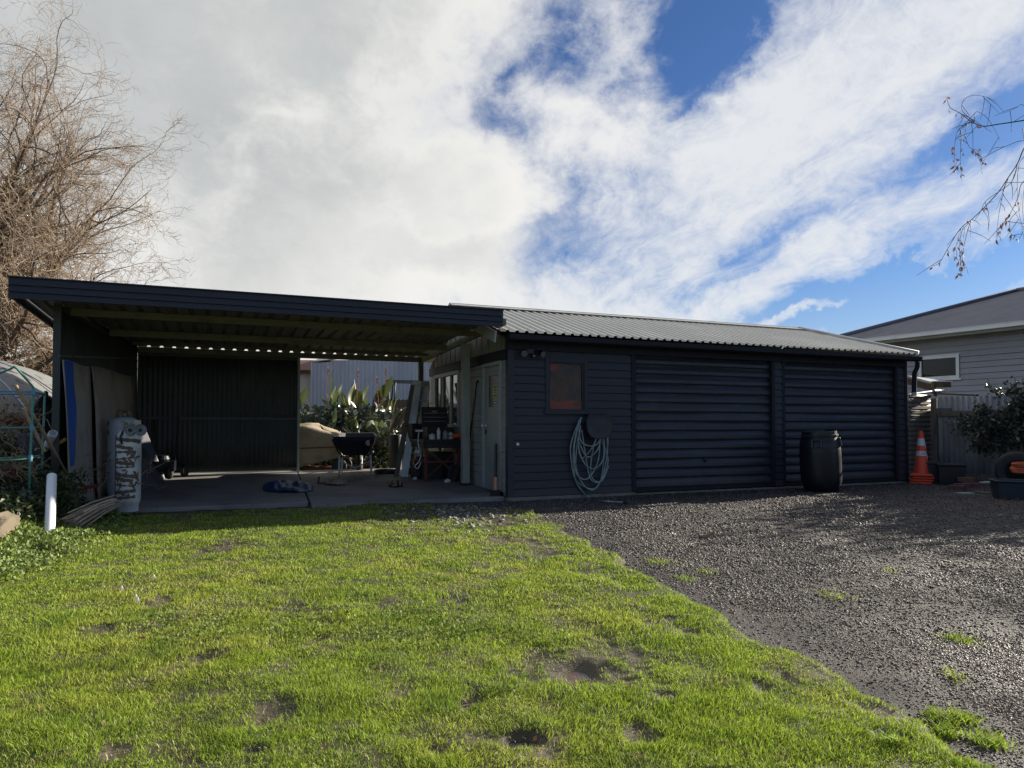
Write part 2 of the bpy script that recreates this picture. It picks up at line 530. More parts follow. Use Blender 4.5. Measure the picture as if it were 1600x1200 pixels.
SC.view_settings.view_transform = 'Standard'
SC.view_settings.look = 'None'
SC.view_settings.exposure = 1.0
SC.view_settings.gamma = 1.0

w = bpy.data.worlds.new('World')
SC.world = w
w.use_nodes = True
T = NT(w.node_tree)
bg = T.n['Background']
bg.inputs['Strength'].default_value = .05
sky = T.n.new('ShaderNodeTexSky')
sky.sky_type = 'NISHITA'
sky.sun_disc = False
sky.sun_elevation = SUN_EL
sky.sun_rotation = SUN_AZ
sky.air_density = 1.0
sky.dust_density = .25
sky.ozone_density = 2.0
dirv = T.n.new('ShaderNodeTexCoord').outputs['Generated']
X, Y, Z = T.sep(dirv)
az = T.math('ARCTAN2', X, Y)
el = T.math('ARCSINE', Z)
zz = T.math('ADD', T.math('MAXIMUM', Z, 0.0), .16)
q = T.comb(T.math('DIVIDE', X, zz), T.math('DIVIDE', Y, zz), 0.0)
q2 = T.n.new('ShaderNodeVectorMath')
q2.operation = 'ADD'
T.l.new(q, q2.inputs[0])
q2.inputs[1].default_value = (3.7, 1.3, 2.0)
qv = q2.outputs[0]


def blob(a0, e0, ra, re, rot=0.0):
    """1 at the centre, 0 at the rim of an ellipse in azimuth and elevation"""
    a = T.math('SUBTRACT', az, a0)
    e = T.math('SUBTRACT', el, e0)
    c, s = math.cos(rot), math.sin(rot)
    x = T.math('DIVIDE', T.math('ADD', T.math('MULTIPLY', a, c), T.math('MULTIPLY', e, s)), ra)
    y = T.math('DIVIDE', T.math('SUBTRACT', T.math('MULTIPLY', e, c), T.math('MULTIPLY', a, s)), re)
    r = T.math('SQRT', T.math('ADD', T.math('MULTIPLY', x, x), T.math('MULTIPLY', y, y)))
    return T.math('SUBTRACT', 1.0, r)


def AE(px, py):
    d = sight(px, py)
    return math.atan2(d[0], d[1]), math.atan2(d[2], math.hypot(d[0], d[1]))


front = T.step(Y, -.25, .25)


def vadd(v, nz_scale, amp, detail=5, rough=.6):
    """push directions about with turbulence"""
    n = T.n.new('ShaderNodeTexNoise')
    T.put(n.inputs['Vector'], v)
    n.inputs['Scale'].default_value = nz_scale
    n.inputs['Detail'].default_value = detail
    n.inputs['Roughness'].default_value = rough
    sx, sy, _ = T.sep(n.outputs['Color'])
    return T.math('MULTIPLY', T.math('SUBTRACT', sx, .5), amp), T.math('MULTIPLY', T.math('SUBTRACT', sy, .5), amp)


da, de = vadd(dirv, 5.0, .27, 7, .60)
az0, el0 = az, el
az = T.math('ADD', az, da)
el = T.math('ADD', el, T.math('MULTIPLY', de, .8))
n_big = T.noise(T.mapv(dirv, (4.5, 4.5, 6)), 1.0, 9, .62, .3)
n_fine = T.noise(T.mapv(dirv, (13, 13, 17)), 1.0, 8, .66, .3)
nb = T.math('SUBTRACT', n_big, .5)
nf = T.math('SUBTRACT', n_fine, .5)
# heavy grey-white cloud on the left, its edge running up to the right
a0, e0 = AE(655, 240)
a1, e1 = AE(935, 0)
tl = math.hypot(a1 - a0, e1 - e0)
nx, ny = -(e1 - e0) / tl, (a1 - a0) / tl
half = T.math('ADD', T.math('MULTIPLY', T.math('SUBTRACT', az, a0), nx), T.math('MULTIPLY', T.math('SUBTRACT', el, e0), ny))
half = T.math('MULTIPLY', half, 4.0)
b1 = blob(*AE(470, 370), .36, .24)
b2 = blob(*AE(690, 318), .17, .105)
fld = T.math('MAXIMUM', half, T.math('MAXIMUM', b1, b2))
cum_raw = T.math('ADD', fld, T.math('ADD', T.math('MULTIPLY', nb, .42), T.math('MULTIPLY', nf, .55)))
cum = T.math('MULTIPLY', T.step(cum_raw, -.16, .40), front)
# ragged brighter puffs in the clear wedge
b3 = T.math('MULTIPLY', blob(*AE(950, 190), .17, .10, R(-10)), .70)
b4 = T.math('MULTIPLY', blob(*AE(1000, 20), .075, .085, R(30)), .62)
b5 = T.math('MULTIPLY', blob(*AE(800, 310), .14, .06, R(25)), .30)
puff_raw = T.math('ADD', T.math('MAXIMUM', T.math('MAXIMUM', b3, b4), b5), T.math('ADD', T.math('MULTIPLY', nb, 1.2), T.math('MULTIPLY', nf, 1.5)))
puff = T.math('MULTIPLY', T.math('MULTIPLY', T.step(puff_raw, -.05, .85), front), .93)
# streaked high cloud fanning up from the left horizon
rot = math.atan2(.34, 1.0)
n_warp = T.n.new('ShaderNodeTexNoise')
T.put(n_warp.inputs['Vector'], qv)
n_warp.inputs['Scale'].default_value = .9
n_warp.inputs['Detail'].default_value = 5
wa = T.n.new('ShaderNodeVectorMath')
wa.operation = 'MULTIPLY_ADD'
T.l.new(n_warp.outputs['Color'], wa.inputs[0])
wa.inputs[1].default_value = (.9, .9, 0)
T.l.new(qv, wa.inputs[2])
st1 = T.noise(T.mapv(wa.outputs[0], (2.2, .75, 1), (0, 0, rot)), 1.0, 10, .62, .2)
st2 = T.noise(T.mapv(wa.outputs[0], (8.5, 2.2, 1), (0, 0, rot)), 1.0, 9, .70, .4)
st3 = T.noise(T.mapv(dirv, (34, 34, 52)), 1.0, 6, .65, .8)
cov = T.math('ADD', T.math('MULTIPLY', T.math('SUBTRACT', st1, .5), .75), T.math('ADD', T.math('MULTIPLY', T.math('SUBTRACT', st2, .5), .95), T.math('MULTIPLY', T.math('SUBTRACT', st3, .5), .45)))
# the clear wedges, and the thicker banks
gaps = None
for px, py, ra, re, rr, k in [(1120, 50, .16, .075, R(42), .95), (790, 225, .13, .07, R(48), .72), (900, 110, .09, .06, R(45), .50), (1060, 130, .08, .05, R(40), .40),
                              (1490, 225, .15, .045, R(18), .32), (1540, 430, .18, .034, R(12), .70), (1350, 468, .20, .026, R(6), .62),
                              (1590, 185, .10, .045, R(20), .36), (860, 400, .10, .05, R(25), .26), (1180, 385, .16, .020, R(18), .20), (1430, 505, .25, .03, 0, .7)]:
    g = T.math('MULTIPLY', T.step(blob(*AE(px, py), ra, re, rr), 0.0, .85), k)
    gaps = g if gaps is None else T.math('ADD', gaps, g)
adds = None
for px, py, ra, re, rr, k in [(1080, 310, .27, .13, R(32), .26), (1290, 240, .19, .13, R(30), .24), (1250, 408, .40, .045, R(13), .30), (1430, 50, .30, .10, R(20), .28),
                              (1425, 215, .05, .03, R(50), .20), (1275, 497, .10, .014, R(6), .75), (760, 470, .42, .06, R(-3), .40), (1150, 190, .22, .10, R(38), .22)]:
    g = T.math('MULTIPLY', T.step(blob(*AE(px, py), ra, re, rr), 0.0, .9), k)
    adds = g if adds is None else T.math('ADD', adds, g)
cov = T.math('ADD', T.math('SUBTRACT', cov, gaps), adds)
cir = T.math('MULTIPLY', T.step(cov, -.34, .52), T.math('MULTIPLY_ADD', front, .6, .4))
cir = T.math('MULTIPLY', cir, .92)
low = T.math('MULTIPLY', T.step(T.math('SUBTRACT', .16, el0), -.06, .14), .35)
# cloud colours
ga, ge = AE(330, 120)
grey = T.step(blob(ga, ge, .62, .42, R(25)), 0.0, .75)
grey2 = T.math('MULTIPLY', T.step(blob(*AE(640, 410), .20, .05), 0.0, .8), .45)
deep = T.step(cum_raw, .15, .75)
gm = T.math('MULTIPLY', T.math('MAXIMUM', T.math('MULTIPLY', grey, deep), grey2), T.math('ADD', .72, T.math('MULTIPLY', T.math('ADD', nb, T.math('MULTIPLY', nf, .6)), .9)), clamp=True)
ccol = T.mix(gm, (9.0, 8.9, 8.6), (4.3, 4.6, 4.75))
ccol = T.mix(T.math('MULTIPLY', T.step(nf, .0, .22), .25), ccol, (6.6, 6.9, 7.1))
skyc = T.mix(1.0, sky.outputs[0], (.46, .66, 1.0), 'MULTIPLY')
c = T.mix(low, skyc, (7.4, 7.8, 8.2))
c = T.mix(cir, c, (8.4, 8.55, 8.7))
c = T.mix(puff, c, (8.8, 8.8, 8.7))
c = T.mix(cum, c, ccol)
T.l.new(c, bg.inputs['Color'])

# ------------------------------------------------------------------ ground, lawn, drive
EDGE = [(-1.0, 9.25), (-.30, 9.0), (.236, 8.61), (.50, 7.5), (.748, 6.27), (1.045, 4.587), (1.22, 3.81), (1.423, 3.132), (1.56, 2.43), (1.62, 1.9), (1.68, 0.0), (1.7, -3)]
EY = np.array([e[1] for e in EDGE][::-1])
EX = np.array([e[0] for e in EDGE][::-1])


def edge_x(y, x=None):
    e = np.interp(y, EY, EX)
    return e + (vnoise(y, y * 0 + 3, 2.3, 5) - .5) * .16 + (vnoise(y, y * 0, 7.5, 6) - .5) * .09


BARE = []     # worn places: x, y, radius across, radius in depth
for px, py, rx, ry in [(247, 947, 18, 12), (345, 858, 32, 9), (458, 958, 28, 6), (785, 850, 36, 8), (912, 1035, 78, 26), (850, 1042, 40, 20), (900, 1062, 50, 20), (815, 1165, 44, 22), (740, 1100, 13, 22),
                       (420, 1130, 22, 22), (700, 942, 34, 7), (1008, 1160, 26, 15), (1040, 980, 22, 8), (1040, 1095, 16, 9), (160, 990, 18, 6), (318, 1040, 24, 7),
                       (930, 900, 26, 8), (950, 860, 30, 6), (1085, 1000, 16, 6), (1190, 1085, 22, 9), (1390, 1120, 26, 12), (395, 1185, 18, 14), (182, 1190, 16, 10),
                       (720, 802, 95, 20), (775, 816, 60, 14), (640, 812, 40, 9), (800, 848, 50, 12), (850, 870, 40, 10), (880, 955, 16, 5), (500, 1010, 16, 6), (505, 968, 12, 5), (1240, 1075, 10, 10), (960, 1020, 26, 8), (1385, 1165, 18, 9), (690, 1190, 16, 10)]:
    g0 = PG(px, py)
    gx = PG(px + rx, py)
    gy = PG(px, py + ry)
    BARE.append((g0[0], g0[1], abs(gx[0] - g0[0]), abs(gy[1] - g0[1])))


def bare(x, y):
    w_ = (vnoise(x, y, 9, 41) - .5) * 1.3 + (vnoise(x, y, 23, 42) - .5) * 1.3
    o = np.zeros_like(x)
    for bx, by, rx, ry in BARE:
        o = np.maximum(o, 1.55 - np.sqrt(((x - bx) / rx) ** 2 + ((y - by) / ry) ** 2) - w_)
    return np.clip(o, 0, 1)


def lawn_h(x, y):
    h = .022 + (fbm(x, y, 1.1, 21, 3) - .5) * .05 + (fbm(x, y, 5.5, 25, 3) - .5) * .028
    for bx, by, dx, dy, dp in PITS:
        wob = .75 + .55 * fbm(x, y, 7.0, 27, 3)
        h = h - dp * np.exp(-((((x - bx) / dx) ** 2 + ((y - by) / dy) ** 2) * wob ** 2 * 1.3) ** 1.5) + dp * .3 * np.exp(-(((x - bx - dx * .75) / (dx * .9)) ** 2 + ((y - by - dy * 1.5) / (dy * .8)) ** 2))
    h = h - .012 * bare(x, y)
    e = edge_x(y) - x
    return np.where(e < .10, h + (e - .10) * .55, h)


PITS = []
for px, py, rx, ry, dp in [(900, 1054, 36, 17, .036), (818, 1168, 42, 14, .028)]:
    g0 = PG(px, py)
    gx = PG(px + rx, py)
    gy = PG(px, py + ry)
    PITS.append((g0[0], g0[1], abs(gx[0] - g0[0]), abs(gy[1] - g0[1]), dp))


def grid_mesh(name, xs, ys, hf, m):
    gx, gy = np.meshgrid(xs, ys)
    z = hf(gx.ravel(), gy.ravel())
    V = np.stack([gx.ravel(), gy.ravel(), z], 1)
    nx_, ny_ = len(xs), len(ys)
    i = np.arange((nx_ - 1) * (ny_ - 1))
    r = i // (nx_ - 1)
    k = i % (nx_ - 1)
    a_ = r * nx_ + k
    lp = np.stack([a_, a_ + 1, a_ + nx_ + 1, a_ + nx_], 1).ravel()
    return np_mesh(name, V, lp, np.full(len(i), 4), m, smooth=True)


m_ground = mat('far_grass_ground', (.075, .095, .035), .95, layers=[(.4, (.10, .10, .05), .42, .65, .8), (3, (.05, .06, .025), .5, .7, .7)])
m_lawn = mat('turf_soil', (.06, .052, .028), .95, layers=[(3.5, (.12, .095, .062), .48, .64, .9), (14, (.05, .038, .026), .5, .66, .8), (50, (.18, .145, .10), .6, .72, .6)], bump=[(30, .7, .02), (110, .6, .006)], sheen=(2.5, .6, .45))
m_gravel = mat('gravel_bed', (.042, .036, .031), .8, layers=[(1.1, (.032, .029, .028), .42, .62, .8), (70, (.075, .064, .055), .52, .7, .8), (140, (.018, .016, .015), .5, .66, .8)], bump=[(75, 1.0, .02), (160, 1.0, .008)], sheen=(1.1, .9, .18), spec=.4)
g = MB()
g.quad((-400, -200, -.09), (400, -200, -.09), (400, 900, -.09), (-400, 900, -.09))
tag(g.build('ground', m_ground), kind='structure')
xs = np.concatenate([np.linspace(-11, -4.5, 60), np.linspace(-4.45, 2.2, 330)])
ys = np.concatenate([np.linspace(-2, 1.2, 20), np.linspace(1.24, 5.0, 200), np.linspace(5.03, 10.2, 170)])
tag(grid_mesh('lawn', xs, ys, lawn_h, m_lawn), kind='structure')


def gravel_h(x, y):
    h = (fbm(x, y, .8, 51, 3) - .5) * .05 + (fbm(x, y, 4.5, 55, 2) - .5) * .014
    return np.where(y > 8.4, h * .4, h) + .008 - .05 * np.clip(edge_x(y) - x - .15, 0, 1)


xs = np.concatenate([np.linspace(-2.2, 6.0, 200), np.linspace(6.1, 16, 70)])
ys = np.linspace(-3, 17, 330)
tag(grid_mesh('gravel_drive', xs, ys, gravel_h, m_gravel), kind='structure')


# ------------------------------------------------------------------ grass blades
def sample(n, ymin, ymax, power, xl, xr):
    u = RNG.random(n)
    if power == 1:
        y = ymin * (ymax / ymin) ** u
    else:
        k = 1 - power
        y = (ymin ** k + u * (ymax ** k - ymin ** k)) ** (1 / k)
    x = xl(y) + RNG.random(n) * (xr(y) - xl(y))
    return x, y


def blades(x, y, z, h, wd, lean, la, name, m, curl=.6):
    n = len(x)
    fa = RNG.random(n) * 2 * math.pi
    t = np.stack([np.cos(fa), np.sin(fa), np.zeros(n)], 1)
    d = np.stack([np.cos(la) * lean, np.sin(la) * lean, np.zeros(n)], 1)
    p = np.stack([x, y, z], 1)
    wv = t * (wd / 2)[:, None]
    up = np.array([0, 0, 1.0])[None] * h[:, None]
    v = np.stack([p - wv, p + wv, p - wv * .8 + up * .55 + d * .35 * h[:, None], p + wv * .8 + up * .55 + d * .35 * h[:, None],
                  p + up * np.sqrt(np.clip(1 - (lean * .5) ** 2, .1, 1))[:, None] + d * h[:, None]], 1).reshape(-1, 3)
    i = np.arange(n)[:, None] * 5
    lp = (i + np.array([[0, 1, 3, 2, 2, 3, 4]])).ravel()
    tt = np.tile(np.array([4, 3]), n)
    return np_mesh(name, v, lp, tt, m)


m_grass = mat('grass_blade', (.28, .385, .042), .5, layers=[(.75, (.37, .42, .065), .44, .60, .85), (2.6, (.17, .265, .035), .50, .66, .75), (6.5, (.37, .35, .14), .60, .72, .75)], island=.62, trans=.42, spec=.25)
NB = 620000
x, y = sample(NB, 1.9, 9.6, 1.35, lambda y: -.80 * y - .3, lambda y: edge_x(y) + .12)
pos = (x - O[0]) * B[0] + (y - O[1]) * B[1]
den = fbm(x, y, 7.0, 31, 3)
bd = bare(x, y)
e = edge_x(y) - x
keep = (RNG.random(len(x)) > bd * .93) & (RNG.random(len(x)) < .60 + 1.5 * (den - .42)) & (pos < .06) & (RNG.random(len(x)) < np.clip(.12 + e / .14, 0, 1))
pl_ = (np.abs((x - PITS[0][0]) / PITS[0][2]) ** 2 + ((y - PITS[0][1]) / PITS[0][3]) ** 2 > .8) & (((x - PITS[1][0]) / PITS[1][2]) ** 2 + ((y - PITS[1][1]) / PITS[1][3]) ** 2 > .8)
keep &= pl_
x, y = x[keep], y[keep]
tuft = fbm(x, y, 4.2, 61, 3)
h = (.010 + .018 * RNG.random(len(x))) * (.30 + 1.3 * tuft) * np.where(RNG.random(len(x)) < .04, 1.5, 1.0)
wd = (.0024 + .0018 * RNG.random(len(x))) * np.clip(y / 3.2, .8, 2.0)
lang = fbm(x, y, 3.2, 71, 2) * 14 + RNG.normal(0, 1.7, len(x))
blades(x, y, lawn_h(x, y) - .004, h, wd, .15 + .75 * RNG.random(len(x)), lang, 'lawn_grass', m_grass)
tag(bpy.data.objects['lawn_grass'], 'short bright green grass blades covering the lawn', 'grass', kind='stuff')
# stray tufts out in the gravel and along its edge
cx = []
for px, py, n_, r_ in [(1500, 1000, 170, 17), (1305, 935, 90, 22), (1395, 895, 30, 14), (1490, 1062, 50, 16), (1470, 1128, 260, 18), (1545, 1165, 260, 22), (1480, 1150, 200, 16), (1105, 895, 60, 16), (1070, 905, 120, 16), (1030, 880, 150, 18), (1395, 1175, 200, 14), (1510, 1130, 120, 14)]:
    g0 = PG(px, py)
    g1 = PG(px + r_, py)
    rr = abs(g1[0] - g0[0])
    cx.append(np.stack([g0[0] + RNG.normal(0, rr * .6, n_), g0[1] + RNG.normal(0, rr * .8, n_)], 1))
cx = np.concatenate(cx)
x, y = cx[:, 0], cx[:, 1]
blades(x, y, np.maximum(lawn_h(x, y), gravel_h(x, y)) - .003, .016 + .03 * RNG.random(len(x)), .003 + .002 * RNG.random(len(x)), .5 + .8 * RNG.random(len(x)), RNG.random(len(x)) * 6.3, 'stray_grass', m_grass)
tag(bpy.data.objects['stray_grass'], 'scattered grass tufts growing through the gravel drive', 'grass', kind='stuff')

# ------------------------------------------------------------------ loose gravel
m_pebble = mat('gravel_stone', (.105, .089, .076), .62, layers=[(1.2, (.075, .067, .062), .42, .62, .7)], island=.55, spec=.45, sheen=(1.1, .7, .32))


def stones(x, y, z, r, name, m, flat=.62):
    n = len(x)
    base = np.array([[1, 0, 0], [-1, 0, 0], [0, 1, 0], [0, -1, 0], [0, 0, 1], [0, 0, -1]], float)
    jit = RNG.normal(0, .28, (n, 6, 3))
    sc = np.stack([.8 + .7 * RNG.random(n), .7 + .5 * RNG.random(n), flat * (.7 + .6 * RNG.random(n))], 1)
    v = (base[None] + jit) * sc[:, None, :] * r[:, None, None]
    an = RNG.random(n) * 6.283
    ti = RNG.normal(0, .5, n)
    ca, sa, ct, s_ = np.cos(an)[:, None], np.sin(an)[:, None], np.cos(ti)[:, None], np.sin(ti)[:, None]
    X_, Y_, Z_ = v[..., 0], v[..., 1], v[..., 2]
    Y2, Z2 = Y_ * ct - Z_ * s_, Y_ * s_ + Z_ * ct
    v = np.stack([X_ * ca - Y2 * sa + x[:, None], X_ * sa + Y2 * ca + y[:, None], Z2 + z[:, None]], -1).reshape(-1, 3)
    fc = np.array([0, 2, 4, 2, 1, 4, 1, 3, 4, 3, 0, 4, 2, 0, 5, 1, 2, 5, 3, 1, 5, 0, 3, 5])
    lp = (np.arange(n)[:, None] * 6 + fc[None]).ravel()
    return np_mesh(name, v, lp, np.full(n * 8, 3), m)


x, y = sample(330000, 2.0, 14.0, 1.25, lambda y: edge_x(y) - .12, lambda y: .80 * y + .9)
inside = (x - O[0]) * B[0] + (y - O[1]) * B[1] > -.02
inside &= (x - O[0]) * A[0] + (y - O[1]) * A[1] < 7.95
e = x - edge_x(y)
keep = ~inside & (RNG.random(len(x)) < .25 + e / .5)
wet = fbm(x, y, .9, 91, 3)
rut = np.exp(-((x - (2.75 + .06 * (y - 5))) / .22) ** 2) + np.exp(-((x - (4.35 + .10 * (y - 5))) / .24) ** 2)
keep &= RNG.random(len(x)) < np.clip(np.where(wet > .58, .40, 1.0) * (1 - .55 * rut), .2, 1)
x, y = x[keep], y[keep]
r = (.0034 + .0066 * RNG.random(len(x)) ** 3) * np.clip(y / 4.4, .62, 1.9)
stones(x, y, gravel_h(x, y) + r * .15, r, 'gravel_stones', m_pebble)
tag(bpy.data.objects['gravel_stones'], 'loose dark wet gravel stones over the drive', 'gravel', kind='stuff')
# broken stone and grit by the slab corner
px_ = RNG.normal(735, 45, 520)
py_ = RNG.normal(800, 13, 520)
pp = np.array([PG(a_, b_) for a_, b_ in zip(px_, np.clip(py_, 781, 850))])
ok = (pp[:, 0] - O[0]) * B[0] + (pp[:, 1] - O[1]) * B[1] < .05
pp = pp[ok]
r = .010 + .026 * RNG.random(len(pp)) ** 2
m_rubble = mat('pale_rubble_stone', (.27, .255, .23), .85, layers=[(9, (.17, .155, .14), .45, .65, .8)], island=.4)
stones(pp[:, 0], pp[:, 1], lawn_h(pp[:, 0], pp[:, 1]) + r * .3, r, 'broken_stone', m_rubble, .5)
tag(bpy.data.objects['broken_stone'], 'pale broken stones strewn in the dirt by the slab corner', 'rubble', kind='stuff')

# standing water in the worn hollows
m_mud = mat('muddy_water', (.10, .05, .018), .06, spec=.5)
m_water = mat('rain_water', (.03, .028, .024), .03, spec=.8)


def pool(px, py, rx, ry, z, name, m, seed):
    r_ = random.Random(seed)
    c = PG(px, py, z)
    k = abs(PG(px + rx, py, z)[0] - c[0])
    d = abs(PG(px, py + ry, z)[1] - c[1])
    pts = []
    for i in range(26):
        t = 2 * math.pi * i / 26
        f = 1 + .22 * math.sin(3 * t + seed) + .12 * math.sin(7 * t + seed * 2) + r_.uniform(-.06, .06)
        pts.append((c[0] + k * f * math.cos(t), c[1] + d * f * math.sin(t), z))
    b_ = MB()
    b_.add(pts, [tuple(range(26))])
    return tag(b_.build(name, m), kind='structure')


pool(902, 1055, 30, 12, lawn_h(np.array([PITS[0][0]]), np.array([PITS[0][1]]))[0] + .012, 'water', m_mud, 2)
pool(820, 1168, 40, 9, lawn_h(np.array([PITS[1][0]]), np.array([PITS[1][1]]))[0] + .010, 'water', m_water, 3)
pool(1428, 1178, 22, 8, .012, 'water', m_water, 5)
# ------------------------------------------------------------------ the garage
garage = thing('garage', L(0, 0, 0), 'dark navy weatherboard double garage with grey iron roof and two roller doors', 'garage')


def courses(mb, fn, s0, s1, z0, z1, pitch, openings=(), lip=.022, top=.012, gap=.014):
    """lapped boards: fn(s, out, z) gives a point"""
    k = 0
    z = z0
    while z < z1 - .01:
        zt = min(z + pitch, z1)
        cuts = [(s0, s1)]
        for a0_, a1_, b0_, b1_ in openings:
            if min(zt, b1_) - max(z, b0_) > .35 * (zt - z):
                nx_ = []
                for p, q_ in cuts:
                    if a1_ <= p or a0_ >= q_:
                        nx_.append((p, q_))
                    else:
                        if a0_ > p:
                            nx_.append((p, a0_))
                        if a1_ < q_:
                            nx_.append((a1_, q_))
                cuts = nx_
        for p, q_ in cuts:
            zg = zt - gap
            mb.quad(fn(p, lip, z), fn(q_, lip, z), fn(q_, top, zg), fn(p, top, zg))
            mb.quad(fn(p, -.004, z + .004), fn(q_, -.004, z + .004), fn(q_, lip, z), fn(p, lip, z))
            mb.quad(fn(p, top, zg), fn(q_, top, zg), fn(q_, -.004, zg + .002), fn(p, -.004, zg + .002))
            mb.quad(fn(p, -.004, z), fn(p, lip, z), fn(p, top, zg), fn(p, -.004, zg))
            mb.quad(fn(q_, lip, z), fn(q_, -.004, z), fn(q_, -.004, zg), fn(q_, top, zg))
        z = zt
        k += 1


FR = lambda s, o, z: L(s, -o, z)
SD = lambda s, o, z: L(-o, s, z)
EH = 2.13
b = MB()
WIN = (.56, 1.25, 1.225, 2.035)
courses(b, FR, .07, 2.0, .06, EH, .1145, [WIN])
# sheathing behind, with the window hole
b.fbox(.03, .62, .005, .09, .06, EH)
b.fbox(1.19, 2.02, .005, .09, .06, EH)
b.fbox(.62, 1.19, .005, .09, .06, 1.285)
b.fbox(.62, 1.19, .005, .09, 1.975, EH)
b.build('front_wall', M['navy'], garage)
for ua_, ub_, uc_, ud_ in ((4.80, 4.96, 4.752, 4.998), (7.70, 7.87, 7.648, 7.93)):
    b = MB()
    courses(b, FR, ua_, ub_, .06, EH, .1145)
    b.fbox(uc_, ud_, .005, .09, .05, EH)
    b.build('pier', M['navy'], garage)
b = MB()
b.fbox(-.024, .07, -.026, .0, .05, EH)
b.fbox(-.024, 0.0, .002, .07, .05, 2.0)
b.build('corner_board', M['navy'], garage, bevel=.003)
for q_ in ((2.002, 2.078, -.028, .09, .05, EH), (4.735, 4.80, -.024, .09, .05, EH), (4.96, 5.02, -.024, .09, .05, EH), (7.635, 7.70, -.024, .09, .05, EH), (7.87, 7.945, -.026, .09, .03, EH)):
    b = MB()
    b.fbox(*q_)
    b.build('door_jamb', M['trim_dark'], garage, bevel=.003)
b = MB()
b.fbox(-.024, 7.945, -.03, .09, EH + .002, 2.285)
b.build('fascia_board', M['trim_dark'], garage, bevel=.004)
b = MB()
b.fbox(-.03, 2.06, -.035, .10, -.25, .052)
b.fbox(2.06, 7.95, -.02, .10, -.25, .035)
b.build('foundation', M['conc_old'], garage, bevel=.006)


def roller(u0, u1, z0, z1):
    pr = [(0, 0), (.014, .003), (.020, .024), (.032, .030), (.078, .029), (.118, .008), (.134, .0)]
    b_ = MB()
    n = 14
    ph = (z1 - z0) / n
    us = np.linspace(u0, u1, 9)
    rows = []
    for i in range(n):
        for z_, o_ in pr:
            rows.append([L(u_, .055 - o_ + .004 * math.sin(i * 2.3 + u_ * 1.7), z0 + (i + z_ / .146) * ph) for u_ in us])
    rows.append([L(u_, .055, z1) for u_ in us])
    b_.sheet(rows)
    d = b_.build('roller_door', M['navy_metal'], garage)
    b_ = MB()
    b_.fbox(u0, u1, .02, .06, z0 - .045, z0 - .002)
    b_.build('bottom_rail', M['trim_dark'], d)
    b_ = MB()
    um, zm = (u0 + u1) / 2 + .0, z0 + .42
    b_.lathe([(.0, .0), (.03, .0), (.032, .012), (.02, .02), (0, .022)], L(um, .028, zm), 12, Matrix(((A[0], 0, -B[0]), (A[1], 0, -B[1]), (0, 1, 0))))
    b_.build('lock', M['dark'], d, smooth=True)
    return d


roller(2.078, 4.735, .095, EH)
roller(5.02, 7.635, .095, EH)

# window with a red blind behind the pane
b = MB()
for q_ in ((.56, .62, -.03, .03, 1.225, 2.035), (1.19, 1.25, -.03, .03, 1.225, 2.035), (.62, 1.19, -.03, .03, 1.975, 2.035), (.54, 1.27, -.045, .03, 1.225, 1.285)):
    b.fbox(*q_)
wn = b.build('window', M['navy'], garage, bevel=.003)
b = MB()
b.fbox(.622, .640, -.012, .022, 1.287, 1.973)
b.fbox(1.166, 1.188, -.012, .022, 1.287, 1.973)
b.fbox(.64, 1.166, -.012, .022, 1.287, 1.303)
b.fbox(.64, 1.166, -.012, .022, 1.957, 1.973)
b.build('sash', mat('worn_red_sash', (.07, .03, .035), .6, layers=[(12, (.035, .036, .045), .45, .6, .9)]), wn)
b = MB()
b.fbox(.64, 1.166, .002, .008, 1.303, 1.957)
b.build('pane', M['glass'], wn)
# red blind only where the pane shows no dark reflection, bottom and top left
for z0_, z1_, ua, ub in ((1.303, 1.43, .64, 1.166), (1.85, 1.957, .64, .80)):
    b = MB()
    b.sheet([[L(u_, .035 + .008 * math.sin(u_ * 60 + z_ * 9), z_) for u_ in np.linspace(ua, ub, 10)] for z_ in np.linspace(z0_, z1_, 4)])
    b.build('blind', M['red'], wn)
b = MB()
b.sheet([[L(u_, .055 + .010 * math.sin(u_ * 45 + z_ * 6), z_) for u_ in np.linspace(.63, 1.175, 24)] for z_ in np.linspace(1.29, 1.97, 8)])
b.build('reflection_sheet', mat('painted_reflection', (.20, .028, .02), .85, layers=[((5, 5, 7), (.025, .018, .016), .42, .6, .85), ((9, 9, 4), (.30, .035, .02), .58, .7, .6)]), wn)  # dark red backing, the pane's reflections put into its colour
# dark fill of the room behind
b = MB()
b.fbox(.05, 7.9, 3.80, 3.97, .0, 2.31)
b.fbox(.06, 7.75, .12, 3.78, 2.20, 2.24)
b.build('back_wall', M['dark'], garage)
b = MB()
b.fbox(7.80, 7.93, .095, 3.79, .0, 2.2)
b.fbox(2.0, 7.7, .10, .14, .10, .099 + .002)
b.build('end_wall', M['tan_iron'], garage)

